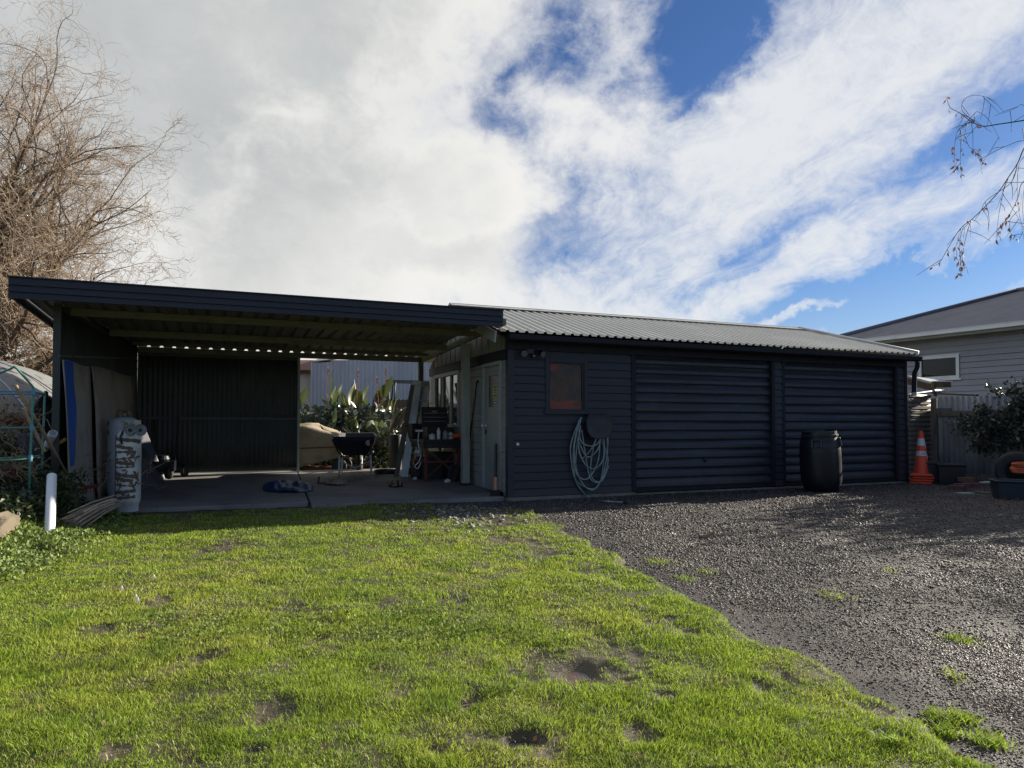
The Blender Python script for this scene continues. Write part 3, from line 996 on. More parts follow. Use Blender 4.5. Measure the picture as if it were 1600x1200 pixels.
# pale side wall in the carport
DOOR = (.21, 1.02, .10, 2.06)
SW = (2.17, 3.62, 1.03, 2.04)
b = MB()
courses(b, SD, .075, 3.98, .115, 2.0, .1145, [DOOR, SW], .018, .010, .008)
b.fbox(.003, .09, .095, .21, .06, 2.0)
b.fbox(.003, .09, 1.02, 2.23, .06, 2.0)
b.fbox(.003, .09, 3.56, 3.79, .06, 2.0)
b.fbox(.003, .09, 2.23, 3.56, .06, 1.08)
b.build('side_wall', M['pale_board'], garage)
b = MB()
b.fbox(-.022, .09, .075, 3.98, 2.002, 2.15)
b.build('lintel_board', M['trim_dark'], garage, bevel=.003)
b = MB()
z_at = lambda v: (2.33 + .325 * v) if v < 1.85 else (2.33 + .325 * 1.85 - .32 * (v - 1.85))
vs = np.linspace(0.0, 3.98, 31)
for i in range(30):
    v0, v1 = vs[i], vs[i + 1]
    o0 = -.006 if i % 2 else -.018
    b.hexa([L(o0, v0, 2.152), L(.05, v0, 2.152), L(.05, v1, 2.152), L(o0, v1, 2.152),
            L(o0, v0, z_at(v0) - .06), L(.05, v0, z_at(v0) - .06), L(.05, v1, z_at(v1) - .06), L(o0, v1, z_at(v1) - .06)])
b.build('gable', M['gable'], garage)

b = MB()
for q_ in ((-.03, .05, .245, .305, .12, 2.0), (-.03, .05, .955, 1.02, .12, 2.0), (-.03, .05, .305, .955, 1.945, 2.0)):
    b.fbox(*q_)
dr = b.build('side_door', M['frame_pale'], garage, bevel=.003)
b = MB()
b.fbox(.0, .035, .307, .953, .10, 1.34)
b.fbox(.0, .035, .307, .43, 1.34, 1.942)
b.fbox(.0, .035, .80, .953, 1.34, 1.942)
b.fbox(.0, .035, .43, .80, 1.80, 1.942)
b.build('leaf', M['door_paint'], dr, bevel=.002)
b = MB()
b.fbox(.012, .02, .43, .80, 1.34, 1.80)
b.build('pane', mat('dark_door_pane', (.010, .011, .014), .25, spec=.12), dr)
b = MB()
b.fbox(.005, .010, .455, .635, 1.46, 1.66)
b.build('notice', M['paper'], dr)
b = MB()
for z_, h_, v0_, v1_ in ((1.625, .018, .475, .60), (1.595, .010, .50, .59), (1.572, .010, .49, .60), (1.535, .025, .53, .56), (1.50, .012, .48, .61), (1.48, .006, .50, .59)):
    b.fbox(.002, .0045, v0_, v1_, z_, z_ + h_)
b.build('printing', M['ink'], dr)
b = MB()
b.fbox(.005, .010, .455, .635, 1.35, 1.445)
b.build('notice', M['paperw'], dr)
b = MB()
for z_, h_ in ((1.415, .014), (1.365, .012)):
    b.fbox(.002, .0045, .475, .615, z_, z_ + h_)
b.fbox(.002, .0045, .475, .49, 1.377, 1.415)
b.fbox(.002, .0045, .60, .615, 1.377, 1.415)
b.build('printing', M['ink'], dr)
b = MB()
mside = Matrix(((-A[0], 0, 0), (0, 1, 0), (0, 0, 1)))
MX = Matrix(((B[0], 0, -A[0]), (B[1], 0, -A[1]), (0, 1, 0)))
b.lathe([(0, 0), (.028, 0), (.03, .006), (.014, .012), (.012, .035), (.026, .05), (.028, .065), (.015, .078), (0, .08)], L(0.0, .905, 1.06), 14, MX)
b.build('handle', M['alu'], dr, smooth=True)
b = MB()
b.fbox(-.012, .0, .885, .925, .93, 1.0)
b.build('lock_plate', M['dark'], dr)

b = MB()
for q_ in ((-.03, .05, 2.17, 2.235, 1.03, 2.0), (-.03, .05, 3.555, 3.62, 1.03, 2.0), (-.03, .05, 2.235, 3.555, 1.94, 2.0), (-.05, .05, 2.15, 3.64, 1.03, 1.085), (-.02, .04, 2.62, 2.665, 1.085, 1.94), (-.02, .04, 3.10, 3.145, 1.085, 1.94)):
    b.fbox(*q_)
sw = b.build('side_window', M['frame_pale'], garage, bevel=.003)
b = MB()
b.fbox(.008, .014, 2.235, 2.62, 1.085, 1.94)
b.fbox(.008, .014, 2.665, 3.10, 1.085, 1.94)
b.fbox(.008, .014, 3.145, 3.555, 1.085, 1.94)
b.build('pane', mat('mirror_dark_pane', (.015, .016, .018), .04, spec=1.0), sw)

# roof: ridged iron with a hip at the far end
RV, RZ, EV, EZ = 1.85, 3.02, -.27, 2.345
HR, HE = 7.22, 7.99


def rib(u, pitch=.142, amp=.027):
    p = (u / pitch) % 1.0
    return amp * (1 if p < .22 else (1 - (p - .22) / .12 if p < .34 else (0 if p < .88 else (p - .88) / .12)))


us = []
u_ = -.285
while u_ < HE:
    k = math.floor(u_ / .142)
    for q_ in (0, .22, .34, .88):
        us.append((k + q_) * .142)
    u_ += .142
us = sorted(set(round(x_, 5) for x_ in us if -.285 <= x_ <= HE))
b = MB()
grid = []
for s_ in np.linspace(0, 1, 7):
    row = []
    for u_ in us:
        vm = RV if u_ <= HR else RV + (EV - RV) * (u_ - HR) / (HE - HR)
        v_ = EV + (vm - EV) * s_
        row.append(L(u_, v_, EZ + (v_ - EV) / (RV - EV) * (RZ - EZ) + rib(u_)))
    grid.append(row)
b.sheet(grid)
b.sheet([[L(u_, RV + (2.35) * s_, RZ - .735 * s_ + .012) for u_ in (-.285, HR + (HE + .3 - HR) * s_)] for s_ in (0, .5, 1)])
b.add([L(HR, RV, RZ), L(HE, EV, EZ), L(HE + .3, 4.2, 2.28)], [(0, 1, 2)])
rf = b.build('roof', M['roof'], garage)
b = MB()
b.beam(L(-.29, RV - .07, RZ + .020), L(HR + .02, RV - .07, RZ + .020), .19, .012, up=(-B[0] * .30, -B[1] * .30, 1))
b.beam(L(-.29, RV + .10, RZ + .010), L(HR + .02, RV + .10, RZ + .010), .16, .012, up=(B[0] * .30, B[1] * .30, 1))
b.tube([L(-.29, RV, RZ + .035), L(HR + .02, RV, RZ + .035)], .022, 8)
b.build('ridge_cap', M['cap'], rf)
b = MB()
b.tube([L(HR, RV, RZ + .03), L(HE - .02, EV + .04, EZ + .03)], .045, 8)
b.build('hip_cap', M['cap'], rf, smooth=True)
b = MB()
b.beam(L(-.30, EV + .02, EZ - .075), L(-.30, RV, RZ - .075), .028, .15)
b.build('barge_board', M['frame_pale'], garage)
b = MB()
pr = [(0, .095), (-.006, .03), (.02, .0), (.09, .0), (.118, .02), (.125, .085), (.118, .085), (.11, .025), (.088, .008), (.024, .008), (.006, .035), (.006, .095)]
g0 = [L(-.10, -.155 - o_, 2.235 + z_) for o_, z_ in pr]
g1 = [L(8.02, -.155 - o_, 2.225 + z_) for o_, z_ in pr]
n = len(pr)
b.add(g0 + g1, [(i, (i + 1) % n, n + (i + 1) % n, n + i) for i in range(n)] + [tuple(range(n - 1, -1, -1)), tuple(range(n, 2 * n))])
b.fbox(-.06, 7.97, -.152, -.035, 2.262, 2.285)
b.build('gutter', M['trim_dark'], garage)
b = MB()
b.tube([L(7.98, -.21, 2.22), L(7.98, -.20, 2.12), L(7.985, -.14, 2.02), L(7.99, -.12, 1.66)], .042, 12)
dp = b.build('downpipe', M['trim_dark'], garage, smooth=True, angle=40)
b = MB()
b.tube([L(7.99, -.12, 1.665), L(7.99, -.12, 1.60)], .046, 12)
b.build('pipe_end', M['dirtywhite'], dp, smooth=True, angle=40)

# ------------------------------------------------------------------ the carport
carport = thing('carport', L(-2.9, .3, 0), 'open lean-to carport with flat dark fascia, iron walls and a pale post', 'carport')
b = MB()
# boards of the fascia, three lapped strips
for z0_, z1_, o_ in ((2.395, 2.463, .0), (2.463, 2.535, .004), (2.535, 2.612, .009)):
    b.hexa([L(-5.79, -.352 - o_ - .012, z0_), L(-.232, -.352 - o_ - .012, z0_), L(-.232, -.325, z0_), L(-5.79, -.325, z0_),
            L(-5.79, -.352 - o_, z1_ - .004), L(-.232, -.352 - o_, z1_ - .004), L(-.232, -.325, z1_ - .001), L(-5.79, -.325, z1_ - .001)])
b.fbox(-5.80, -.225, -.378, -.32, 2.612, 2.626)
b.build('fascia', M['navy'], carport)
rz = lambda v: 2.505 - .034 * v
b = MB()
us = []
u_ = -5.76
while u_ < -.26:
    us += [u_, u_ + .115, u_ + .135, u_ + .170]
    u_ += .19
grid = []
for v_ in (-.33, .6, 1.6, 2.6, 3.6, 4.02):
    grid.append([L(u_, v_, rz(v_) + (0 if i % 4 in (0, 1) else .032)) for i, u_ in enumerate(us)])
b.sheet(grid)
b.build('roof_sheet', M['under'], carport, solid=.002)


def wall_u(v):
    return -5.5 + .5 * (v - .46) / 3.44


for v_, h_ in ((.72, .085), (2.2, .095), (3.35, .048)):
    b = MB()
    z_ = rz(v_) - .006
    u0 = wall_u(v_) + .05
    b.fbox(u0, -.22, v_, v_ + .006, z_ - h_, z_)
    b.fbox(u0, -.22, v_ + .006, v_ + .045, z_ - .008, z_ - .002)
    b.fbox(u0, -.22, v_ + .006, v_ + .045, z_ - h_, z_ - h_ + .006)
    b.build('purlin', M['purlin'], carport)
b = MB()
b.hexa([L(-.215, -.32, rz(-.32) - .09), L(-.17, -.32, rz(-.32) - .09), L(-.17, 4.0, rz(4) - .115), L(-.215, 4.0, rz(4) - .115),
        L(-.215, -.32, rz(-.32) - .005), L(-.17, -.32, rz(-.32) - .005), L(-.17, 4.0, rz(4) - .005), L(-.215, 4.0, rz(4) - .005)])
b.build('side_beam', M['purlin'], carport)
b = MB()
b.fbox(-5.1, -.22, 3.88, 3.925, rz(3.9) - .105, rz(3.9) - .012)
b.build('back_beam', M['purlin'], carport)
b = MB()
b.hexa([L(-5.80, -.32, rz(-.32) - .10), L(-5.775, -.32, rz(-.32) - .10), L(-5.775, 4.1, rz(4.1) - .10), L(-5.80, 4.1, rz(4.1) - .10),
        L(-5.80, -.32, rz(-.32) + .04), L(-5.775, -.32, rz(-.32) + .04), L(-5.775, 4.1, rz(4.1) + .04), L(-5.80, 4.1, rz(4.1) + .04)])
b.build('barge_board', M['trim_dark'], carport)
b = MB()
pz = slab_z(L(-.15, 1.4, 0))
b.fbox(-.222, -.108, 1.34, 1.455, pz + .02, rz(1.4) - .10)
po = b.build('post', M['post'], carport, bevel=.006)
b = MB()
b.fbox(-.235, -.095, 1.325, 1.47, pz - .02, pz + .035)
b.build('post_shoe', M['dark'], po, bevel=.004)
b = MB()
zb = slab_z(L(-.2, 3.9, 0))
b.fbox(-.26, -.17, 3.83, 3.92, zb - .02, rz(3.9) - .105)
b.build('post', M['timber'], carport, bevel=.006)


def corrugate(mb, p0, p1, z0, z1, pitch, amp, nz=2, wob=.0, top=None):
    p0, p1 = np.asarray(p0, float), np.asarray(p1, float)
    d = p1 - p0
    ln = np.linalg.norm(d[:2])
    d = d / ln
    nrm = np.array([d[1], -d[0], 0])
    n = max(8, int(ln / pitch * 8))
    rows = []
    for i in range(nz + 1):
        row = []
        for j in range(n + 1):
            s_ = ln * j / n
            zt = z1 if top is None else top(s_ / ln)
            z_ = z0 + (zt - z0) * i / nz
            row.append(p0 + d * s_ + nrm * (amp * math.sin(2 * math.pi * s_ / pitch) + wob * math.sin(s_ * 2.1 + z_ * 1.7)) + np.array([0, 0, z_ - p0[2]]))
        rows.append(row)
    mb.sheet(rows)


b = MB()
corrugate(b, L(-5.5, .46, 0), L(-5.0, 3.9, 0), .02, rz(.5) - .04, .076, .009, 4, .004)
b.build('side_wall', M['olive_iron'], carport, smooth=True, solid=.002)
b = MB()
zb = .262
corrugate(b, L(-5.0, 3.90, 0), L(-2.45, 3.90, 0), zb + .03, rz(3.9) - .05, .076, .009, 4, .004)
bw = b.build('back_wall', M['olive_iron'], carport, smooth=True, solid=.002)
b = MB()
b.fbox(-4.98, -2.45, 3.845, 3.885, 1.155, 1.20)
b.fbox(-4.98, -2.45, 3.85, 3.885, zb + .015, zb + .055)
b.fbox(-4.98, -2.45, 3.85, 3.885, rz(3.9) - .16, rz(3.9) - .106)
b.build('girt', M['olive_iron'], bw)
b = MB()
b.fbox(-2.472, -2.43, 3.84, 3.93, zb - .03, rz(3.9) - .11)
b.build('edge_post', M['frame_pale'], bw)
b = MB()
b.fbox(-2.86, -2.56, 3.80, 3.845, 1.205, 1.25)
b.build('latch_bar', M['dark'], bw)
b = MB()
b.fbox(-5.53, -5.455, .40, .462, -.05, rz(.4) - .012)
b.beam(L(-5.46, .50, 1.80), L(-5.05, 3.85, 1.80), .04, .045)
b.beam(L(-5.46, .50, rz(.5) - .055), L(-5.05, 3.85, rz(3.8) - .055), .04, .06)
b.build('wall_frame', M['olive_iron'], carport)

# floor slab, two pours with a joint between them
b = MB()


def slab(ua, ub, va, vb, uc=None, ud=None):
    uc = ua if uc is None else uc
    ud = ub if ud is None else ud
    c_ = [L(ua, va, 0), L(ub, va, 0), L(ud, vb, 0), L(uc, vb, 0)]
    b.hexa([p - UP * .2 for p in c_] + [p + UP * slab_z(p) for p in c_])


slab(-5.95, -2.672, .34, 4.12, -5.95, -2.452)
slab(-2.664, -.035, .07, 4.12, -2.444, -.035)
sl = b.build('floor_slab', M['conc'], None, bevel=.012)
tag(sl, kind='structure')
g = MB()
g.quad(L(-26, 4.05, .13), L(10, 4.05, .13), L(10, 34, .13), L(-26, 34, .13))
tag(g.build('yard_terrain', mat('yard_dirt', (.14, .125, .07), .95, layers=[(1.2, (.12, .14, .04), .45, .65, .8), (9, (.07, .055, .04), .5, .7, .7)], bump=[(20, .6, .02)])), kind='structure')
# ------------------------------------------------------------------ leaves
def leaf_cloud(centres, size, name, m, parent=None, updir=None, spread=1.0, ratio=.42, droop=0.0, fold=.18):
    """many small folded leaves; centres (n,3)"""
    c = np.asarray(centres, float)
    n = len(c)
    s = np.asarray(size, float) * np.ones(n)
    d = RNG.normal(0, 1, (n, 3))
    if updir is not None:
        d = d * spread + np.asarray(updir, float)
    d[:, 2] -= droop
    d /= np.linalg.norm(d, axis=1)[:, None] + 1e-9
    r_ = RNG.normal(0, 1, (n, 3))
    sd_ = np.cross(d, r_)
    sd_ /= np.linalg.norm(sd_, axis=1)[:, None] + 1e-9
    nr = np.cross(sd_, d)
    S = s[:, None]
    v = np.stack([c, c + d * S * .45 + sd_ * S * ratio * .5 + nr * S * fold * .5, c + d * S, c + d * S * .45 - sd_ * S * ratio * .5 + nr * S * fold * .5, c + d * S * .5], 1).reshape(-1, 3)
    fc = np.array([0, 1, 4, 1, 2, 4, 2, 3, 4, 3, 0, 4])
    lp = (np.arange(n)[:, None] * 5 + fc[None]).ravel()
    return np_mesh(name, v, lp, np.full(n * 4, 3), m, parent)


def big_leaf(mb, base, tip, width, bend, n=6, side=None, trough=.25):
    base, tip = np.asarray(base, float), np.asarray(tip, float)
    ax = tip - base
    ln = np.linalg.norm(ax)
    ax = ax / ln
    s_ = np.cross(ax, [0, 0, 1.0]) if side is None else np.asarray(side, float)
    s_ = s_ / (np.linalg.norm(s_) + 1e-9)
    nn = np.cross(s_, ax)
    rows = []
    for i in range(n + 1):
        t = i / n
        wv = width * .5 * math.sin(math.pi * min(1, t * .92 + .06)) ** .75 * (1 - .25 * t)
        c_ = base + ax * ln * t + np.array([0, 0, -bend * t * t]) + nn * .02 * math.sin(t * 5)
        rows.append([c_ - s_ * wv + nn * wv * trough, c_, c_ + s_ * wv + nn * wv * trough])
    mb.sheet(rows)


def polyline_noise(p0, p1, n, amp):
    p0, p1 = np.asarray(p0, float), np.asarray(p1, float)
    out = [p0]
    off = np.zeros(3)
    for i in range(1, n):
        off = off * .7 + RNG.normal(0, amp, 3)
        out.append(p0 + (p1 - p0) * i / n + off)
    out.append(p1)
    return out


# ------------------------------------------------------------------ wall fittings
c0 = L(.31, -.03, 2.10)
t = thing('security_light', c0, 'twin lamp security light fixed under the eave at the garage corner', 'outdoor light')
b = MB()
b.fbox(.25, .37, -.055, -.012, 2.075, 2.15)
b.build('mount_box', M['black'], t, bevel=.006)
for du, tilt in ((-.11, -.5), (.13, .5)):
    b = MB()
    d = np.array(A) * tilt * .5 - B * .8 - UP * .35
    d /= np.linalg.norm(d)
    p0 = L(.31 + du * .4, -.05, 2.11)
    p1 = L(.31 + du, -.075, 2.10)
    b.tube([p0, p1], .011, 8)
    b.tube([p1 - d * .03, p1 - d * .01, p1 + d * .05, p1 + d * .085], [.02, .034, .045, .052], 14)
    lh = b.build('lamp_head', M['black'], t, smooth=True, angle=40)
    b = MB()
    b.tube([p1 + d * .085, p1 + d * .088], .043, 14)
    b.build('lens', M['lens'], lh, smooth=True, angle=40)
b = MB()
b.box(L(.345, -.075, 2.05), (.045, .05, .05), YAW)
sn = b.build('sensor', M['black'], t, bevel=.008)
b = MB()
b.box(L(.345, -.103, 2.045), (.034, .012, .03), YAW)
b.build('sensor_window', M['lens'], sn, bevel=.004)
b = MB()
b.tube([L(.125, -.02, .80), L(.125, -.035, .80)], .022, 12)
tag(b.build('wall_knob', M['white'], None, smooth=True, angle=40), 'small round white knob on the navy boards by the garage corner', 'knob')

# hose hanger: a shield-shaped plate with a rim, and the hose looped round it
HU, HZ = 1.365, 1.06
t = thing('hose_hanger', L(HU, -.03, HZ), 'dark grey rounded hose hanger screwed to the navy weatherboards', 'hose hanger')
b = MB()
out = []
for i in range(40):
    a_ = 2 * math.pi * i / 40
    x_, z_ = math.cos(a_), math.sin(a_)
    e_ = .26
    x_ = math.copysign(abs(x_) ** .62, x_) * .215
    z_ = math.copysign(abs(z_) ** .72, z_) * (.185 if z_ > 0 else .19)
    x_ *= (1 - .12 * (z_ < 0) * min(1, -z_ / .19))
    out.append((x_, z_))
rows = []
for f, o_ in ((1, .15), (1.02, .17), (.97, .178), (.93, .172), (.5, .176), (.02, .178)):
    rows.append([L(HU + x_ * f, -o_, HZ + z_ * f) for x_, z_ in out + out[:1]])
b.sheet(rows)
rows = [[L(HU + x_ * .98, -.15, HZ + z_ * .98) for x_, z_ in out + out[:1]], [L(HU + x_ * .02, -.148, HZ + z_ * .02) for x_, z_ in out + out[:1]]]
b.sheet(rows)
b.build('front_plate', mat('hanger_plastic', (.035, .036, .040), .55, layers=[(12, (.05, .05, .052), .5, .7, .7)], bump=[(50, .1, .002)]), t, smooth=True, angle=50)
b = MB()
arc = [L(HU + .155 * math.cos(a_), 0, HZ + .02 + .12 * math.sin(a_)) for a_ in np.linspace(.1, math.pi - .1, 12)]
rows = [[p - B * o_ for p in arc] for o_ in (.02, .15)]
b.sheet(rows)
b.build('saddle', M['black'], t, solid=.006)
b = MB()
b.fbox(HU - .13, HU + .13, -.03, -.02, HZ - .16, HZ + .14)
b.build('back_plate', M['black'], t, bevel=.004)


def hz(px, py, o_=.10):
    d = sight(px, py)
    tt = (np.dot(O, B) - o_) / np.dot(d, B)
    return np.array([0, 0, EYE]) + d * tt


def smooth_path(pts, n=8):
    pts = [np.asarray(p, float) for p in pts]
    P_ = [pts[0]] + pts + [pts[-1]]
    out_ = []
    for i in range(1, len(P_) - 2):
        for k in range(n):
            t_ = k / n
            a_, b_, c_, d_ = P_[i - 1], P_[i], P_[i + 1], P_[i + 2]
            out_.append(.5 * ((2 * b_) + (-a_ + c_) * t_ + (2 * a_ - 5 * b_ + 4 * c_ - d_) * t_ ** 2 + (-a_ + 3 * b_ - 3 * c_ + d_) * t_ ** 3))
    out_.append(P_[-2])
    return out_


loops = [
    [(906, 655, .07), (893, 690, .08), (892, 715, .07), (900, 750, .05), (924, 764, .05), (938, 752, .06), (944, 715, .07), (950, 690, .08), (945, 660, .07)],
    [(908, 652, .09), (902, 690, .10), (900, 730, .09), (912, 758, .08), (928, 765, .08), (941, 745, .09), (949, 705, .10), (946, 665, .09)],
    [(905, 660, .11), (897, 700, .12), (901, 740, .11), (918, 748, .10), (934, 722, .11), (937, 688, .12), (936, 665, .11)],
    [(907, 665, .13), (904, 700, .13), (915, 726, .12), (930, 732, .12), (943, 715, .13), (943, 675, .13)],
    [(905, 670, .14), (908, 690, .15), (922, 697, .15), (935, 692, .15), (943, 672, .14)],
    [(904, 690, .12), (915, 712, .13), (925, 712, .13), (936, 698, .14), (938, 678, .13)],
    [(909, 672, .12), (917, 725, .10), (924, 750, .09), (939, 751, .09), (950, 720, .09), (941, 690, .11), (938, 672, .12)],
    [(932, 682, .10), (926, 705, .09), (923, 730, .08), (926, 748, .08), (940, 752, .08), (951, 728, .09)],
    [(934, 680, .13), (925, 700, .11), (910, 716, .10), (904, 706, .10)],
    [(944, 657, .10), (952, 659, .11), (953, 668, .12), (948, 676, .11)],
    [(904, 660, .10), (896, 700, .08), (898, 745, .06), (907, 764, .05), (918, 776, .04), (934, 784, .05)],
]
b = MB()
for lp in loops:
    pts = [hz(px, py, o_) for px, py, o_ in lp]
    b.tube(smooth_path(pts, 6), .0098, 8)
gz = lambda p: np.array([p[0], p[1], float(gravel_h(np.array([p[0]]), np.array([p[1]]))[0]) + .030])
b.tube(smooth_path([hz(934, 784, .05), gz(PG(945, 787)), gz(PG(960, 788)), gz(PG(976, 789))], 6), .0098, 8)
hs = b.build('garden_hose', M['hose'], None, smooth=True)
tag(hs, 'grey green garden hose looped on the hanger and trailing onto gravel', 'hose')
b = MB()
e0 = gz(PG(974, 789))
e1 = gz(PG(980, 790))
b.tube([e0, e1], .013, 10)
b.build('nozzle', M['black'], hs, smooth=True, angle=40)

# ------------------------------------------------------------------ barrel
bc = PG(1284, 768)
bc[2] = .0
t = thing('barrel', bc, 'black plastic drum standing on gravel before the right roller door', 'barrel')
TL = Matrix.Rotation(R(-3.0), 3, 'Y') @ Matrix.Rotation(R(2.5), 3, 'X')
hb = .975
prof = [(.0, .0), (.22, .0), (.245, .012), (.262, .05), (.285, .11), (.302, .17), (.304, .19), (.306, .20), (.309, .30), (.311, .45), (.310, .60), (.307, .69), (.306, .70), (.304, .715), (.306, .73), (.292, .79), (.272, .845), (.262, .87), (.262, .885), (.270, .89), (.270, .925), (.262, .93), (.258, .975), (.246, .978), (.243, .93), (.24, .90), (.0, .895)]
b = MB()
b.lathe(prof, bc, 40, TL)
bd_ = b.build('body', M['black'], t, smooth=True, angle=35)
b = MB()
b.lathe([(.268, .900), (.281, .903), (.281, .918), (.268, .921)], bc, 40, TL)
b.build('lid_ring', M['dark'], t, smooth=True, angle=40)
tl_ = np.array(TL)
for a_ in (R(-22), R(238), R(118)):
    b = MB()
    er = np.array([math.cos(a_), math.sin(a_), 0])
    et = np.array([-math.sin(a_), math.cos(a_), 0])
    fr = lambda r_, s_, z_: bc + tl_ @ (er * r_ + et * s_ + np.array([0, 0, z_]))
    for s0, s1, z0, z1 in ((-.085, -.05, .735, .865), (.05, .085, .735, .865), (-.05, .05, .735, .762), (-.05, .05, .838, .865)):
        r0 = lambda z: .312 - .20 * (z - .73)
        b.hexa([fr(.25, s0, z0), fr(.25, s1, z0), fr(r0(z0) + .012, s1, z0), fr(r0(z0) + .012, s0, z0),
                fr(.24, s0, z1), fr(.24, s1, z1), fr(r0(z1) + .016, s1, z1), fr(r0(z1) + .016, s0, z1)][:8])
    hd = b.build('handle', M['black'], t, bevel=.006)

# ------------------------------------------------------------------ traffic cones, nested
cc = PG(1441, 756)
cc[2] = .01


def cone():
    r = thing('traffic_cone', cc, 'orange traffic cone with two silver bands on top of the stack', 'traffic cone', 'nested traffic cones')
    b_ = MB()
    pr = [(.128, .03), (.122, .05), (.034, .80), (.030, .815), (.022, .815), (.024, .80), (.112, .05), (.118, .03)]
    b_.lathe(pr, cc, 28)
    b_.build('cone_body', M['orange'], r, smooth=True, angle=50)
    b_ = MB()
    q_ = []
    for s_, z0_, z1_ in ((.178, .0, .022), (.17, .022, .034)):
        pass
    rows_ = []
    n = 32
    for hw, z_ in ((.180, .0), (.184, .008), (.182, .024), (.170, .034), (.125, .040), (.118, .03)):
        row = []
        for i in range(n + 1):
            a_ = 2 * math.pi * i / n + math.pi / 4 + .25
            k = max(abs(math.cos(a_ - math.pi / 4 - .25)), abs(math.sin(a_ - math.pi / 4 - .25)))
            f_ = hw / (k ** .8) if hw > .13 else hw
            row.append(cc + np.array([f_ * math.cos(a_), f_ * math.sin(a_), z_]))
        rows_.append(row)
    b_.sheet(rows_)
    b_.build('base', M['orange'], r, smooth=True, angle=40)
    for z0_, z1_ in ((.545, .675), (.36, .445)):
        b_ = MB()
        f_ = lambda z: .122 + (.034 - .122) * (z - .05) / .75 + .0025
        b_.lathe([(f_(z0_) - .002, z0_), (f_(z0_), z0_), (f_(z1_), z1_), (f_(z1_) - .002, z1_)], cc, 28)
        bb = b_.build('reflective_band', M['band'], r, smooth=True, angle=50)
    b_ = MB()
    for da, w_ in ((-.35, .10), (.0, .12), (.30, .07)):
        a_ = -math.pi / 2 + da
        for i in range(2):
            z_ = .385 + i * .022
            rr_ = f_(z_) + .0015
            p_ = [cc + np.array([rr_ * math.cos(a_ + s_ * w_), rr_ * math.sin(a_ + s_ * w_), z_]) for s_ in (-1, 1)]
            b_.add([p_[0], p_[1], p_[1] + UP * .012, p_[0] + UP * .012], [(0, 1, 2, 3)])
    b_.build('stencil_mark', M['slate'], bb)
    return r


c1 = cone()
for i, lab in ((0, 'lowest orange traffic cone, only its base showing under the stack'), (1, 'second orange traffic cone up from the gravel, nested in the stack'), (2, 'third orange traffic cone up, just under the top cone')):
    d_ = dup(c1, cc + np.array([.012 * (i - 1), .006 * i, .047 * i]), .10 * i - .1, lab)
c1.location = tuple(cc + np.array([-.01, 0, .141]))

# ------------------------------------------------------------------ wheelbarrow
wb = PS(556, 741)
RZm = lambda a_: np.array(Matrix.Rotation(a_, 3, 'Z'))
t = thing('wheelbarrow', wb, 'dark tray wheelbarrow with pale legs parked at the back of the slab', 'wheelbarrow')
m3 = RZm(R(8))
W = lambda x_, y_, z_: wb + m3 @ np.array([x_, y_, z_])
b = MB()
rows = []
for z_, x_, y0, y1 in ((.34, .20, -.12, .42), (.48, .285, -.30, .62), (.60, .335, -.40, .80), (.66, .345, -.42, .84), (.665, .36, -.435, .86)):
    rows.append([W(-x_, y0, z_), W(0, y0 - .02, z_), W(x_, y0, z_), W(x_, (y0 + y1) / 2, z_), W(x_ * .75, y1, z_ + .05 * (z_ > .5)), W(-x_ * .75, y1, z_ + .05 * (z_ > .5)), W(-x_, (y0 + y1) / 2, z_), W(-x_, y0, z_)])
b.sheet(rows)
b.add(rows[0][:7], [(0, 1, 2, 3, 4, 5, 6)])
b.build('tray', mat('barrow_tray', (.014, .018, .034), .5, layers=[(6, (.03, .028, .03), .5, .7, .8)], bump=[(30, .15, .004)]), t, solid=.006)
for s_ in (-1, 1):
    b = MB()
    b.tube([W(s_ * .30, -.85, .62), W(s_ * .29, -.5, .50), W(s_ * .25, -.1, .33), W(s_ * .10, .75, .22)], .018, 8)
    b.build('handle', M['dark'], t, smooth=True)
    b = MB()
    b.tube([W(s_ * .26, -.18, .36), W(s_ * .27, -.16, .10), W(s_ * .27, -.10, .0), W(s_ * .26, .14, .0), W(s_ * .24, .20, .30)], .016, 8)
    b.build('leg', M['alu'], t, smooth=True)
b = MB()
b.tube([W(-.26, -.17, .25), W(0, -.17, .12), W(.26, -.17, .25)], .012, 6)
b.build('brace', M['alu'], t, smooth=True)
b = MB()
MXw = Matrix(((0, 0, m3[0][0]), (0, 0, m3[1][0]), (0, 0, 0)))
mw = np.column_stack([m3 @ np.array([0, 1, 0]), np.array([0, 0, 1.0]), m3 @ np.array([1, 0, 0])])
b.lathe([(.09, -.05), (.15, -.055), (.185, -.035), (.195, 0), (.185, .035), (.15, .055), (.09, .05), (.06, .03), (.0, .03)], W(0, .80, .195), 24, mw)
wl = b.build('wheel', M['rubber'], t, smooth=True)
b = MB()
b.lathe([(0, -.06), (.085, -.052), (.085, .052), (0, .06)], W(0, .80, .195), 16, mw)
b.build('rim', M['alu'], wl, smooth=True, angle=40)
b = MB()
b.lathe([(0, 0), (.045, .0), (.05, .004), (.045, .008), (0, .008)], W(.24, -.44, .56), 12, np.column_stack([m3 @ np.array([1, 0, 0]), np.array([0, 0, 1.0]), m3 @ np.array([0, -1, 0])]))
b.build('sticker', mat('pale_pink_sticker', (.55, .28, .20), .6, layers=[(20, (.4, .2, .15), .5, .7, .7)]), t)

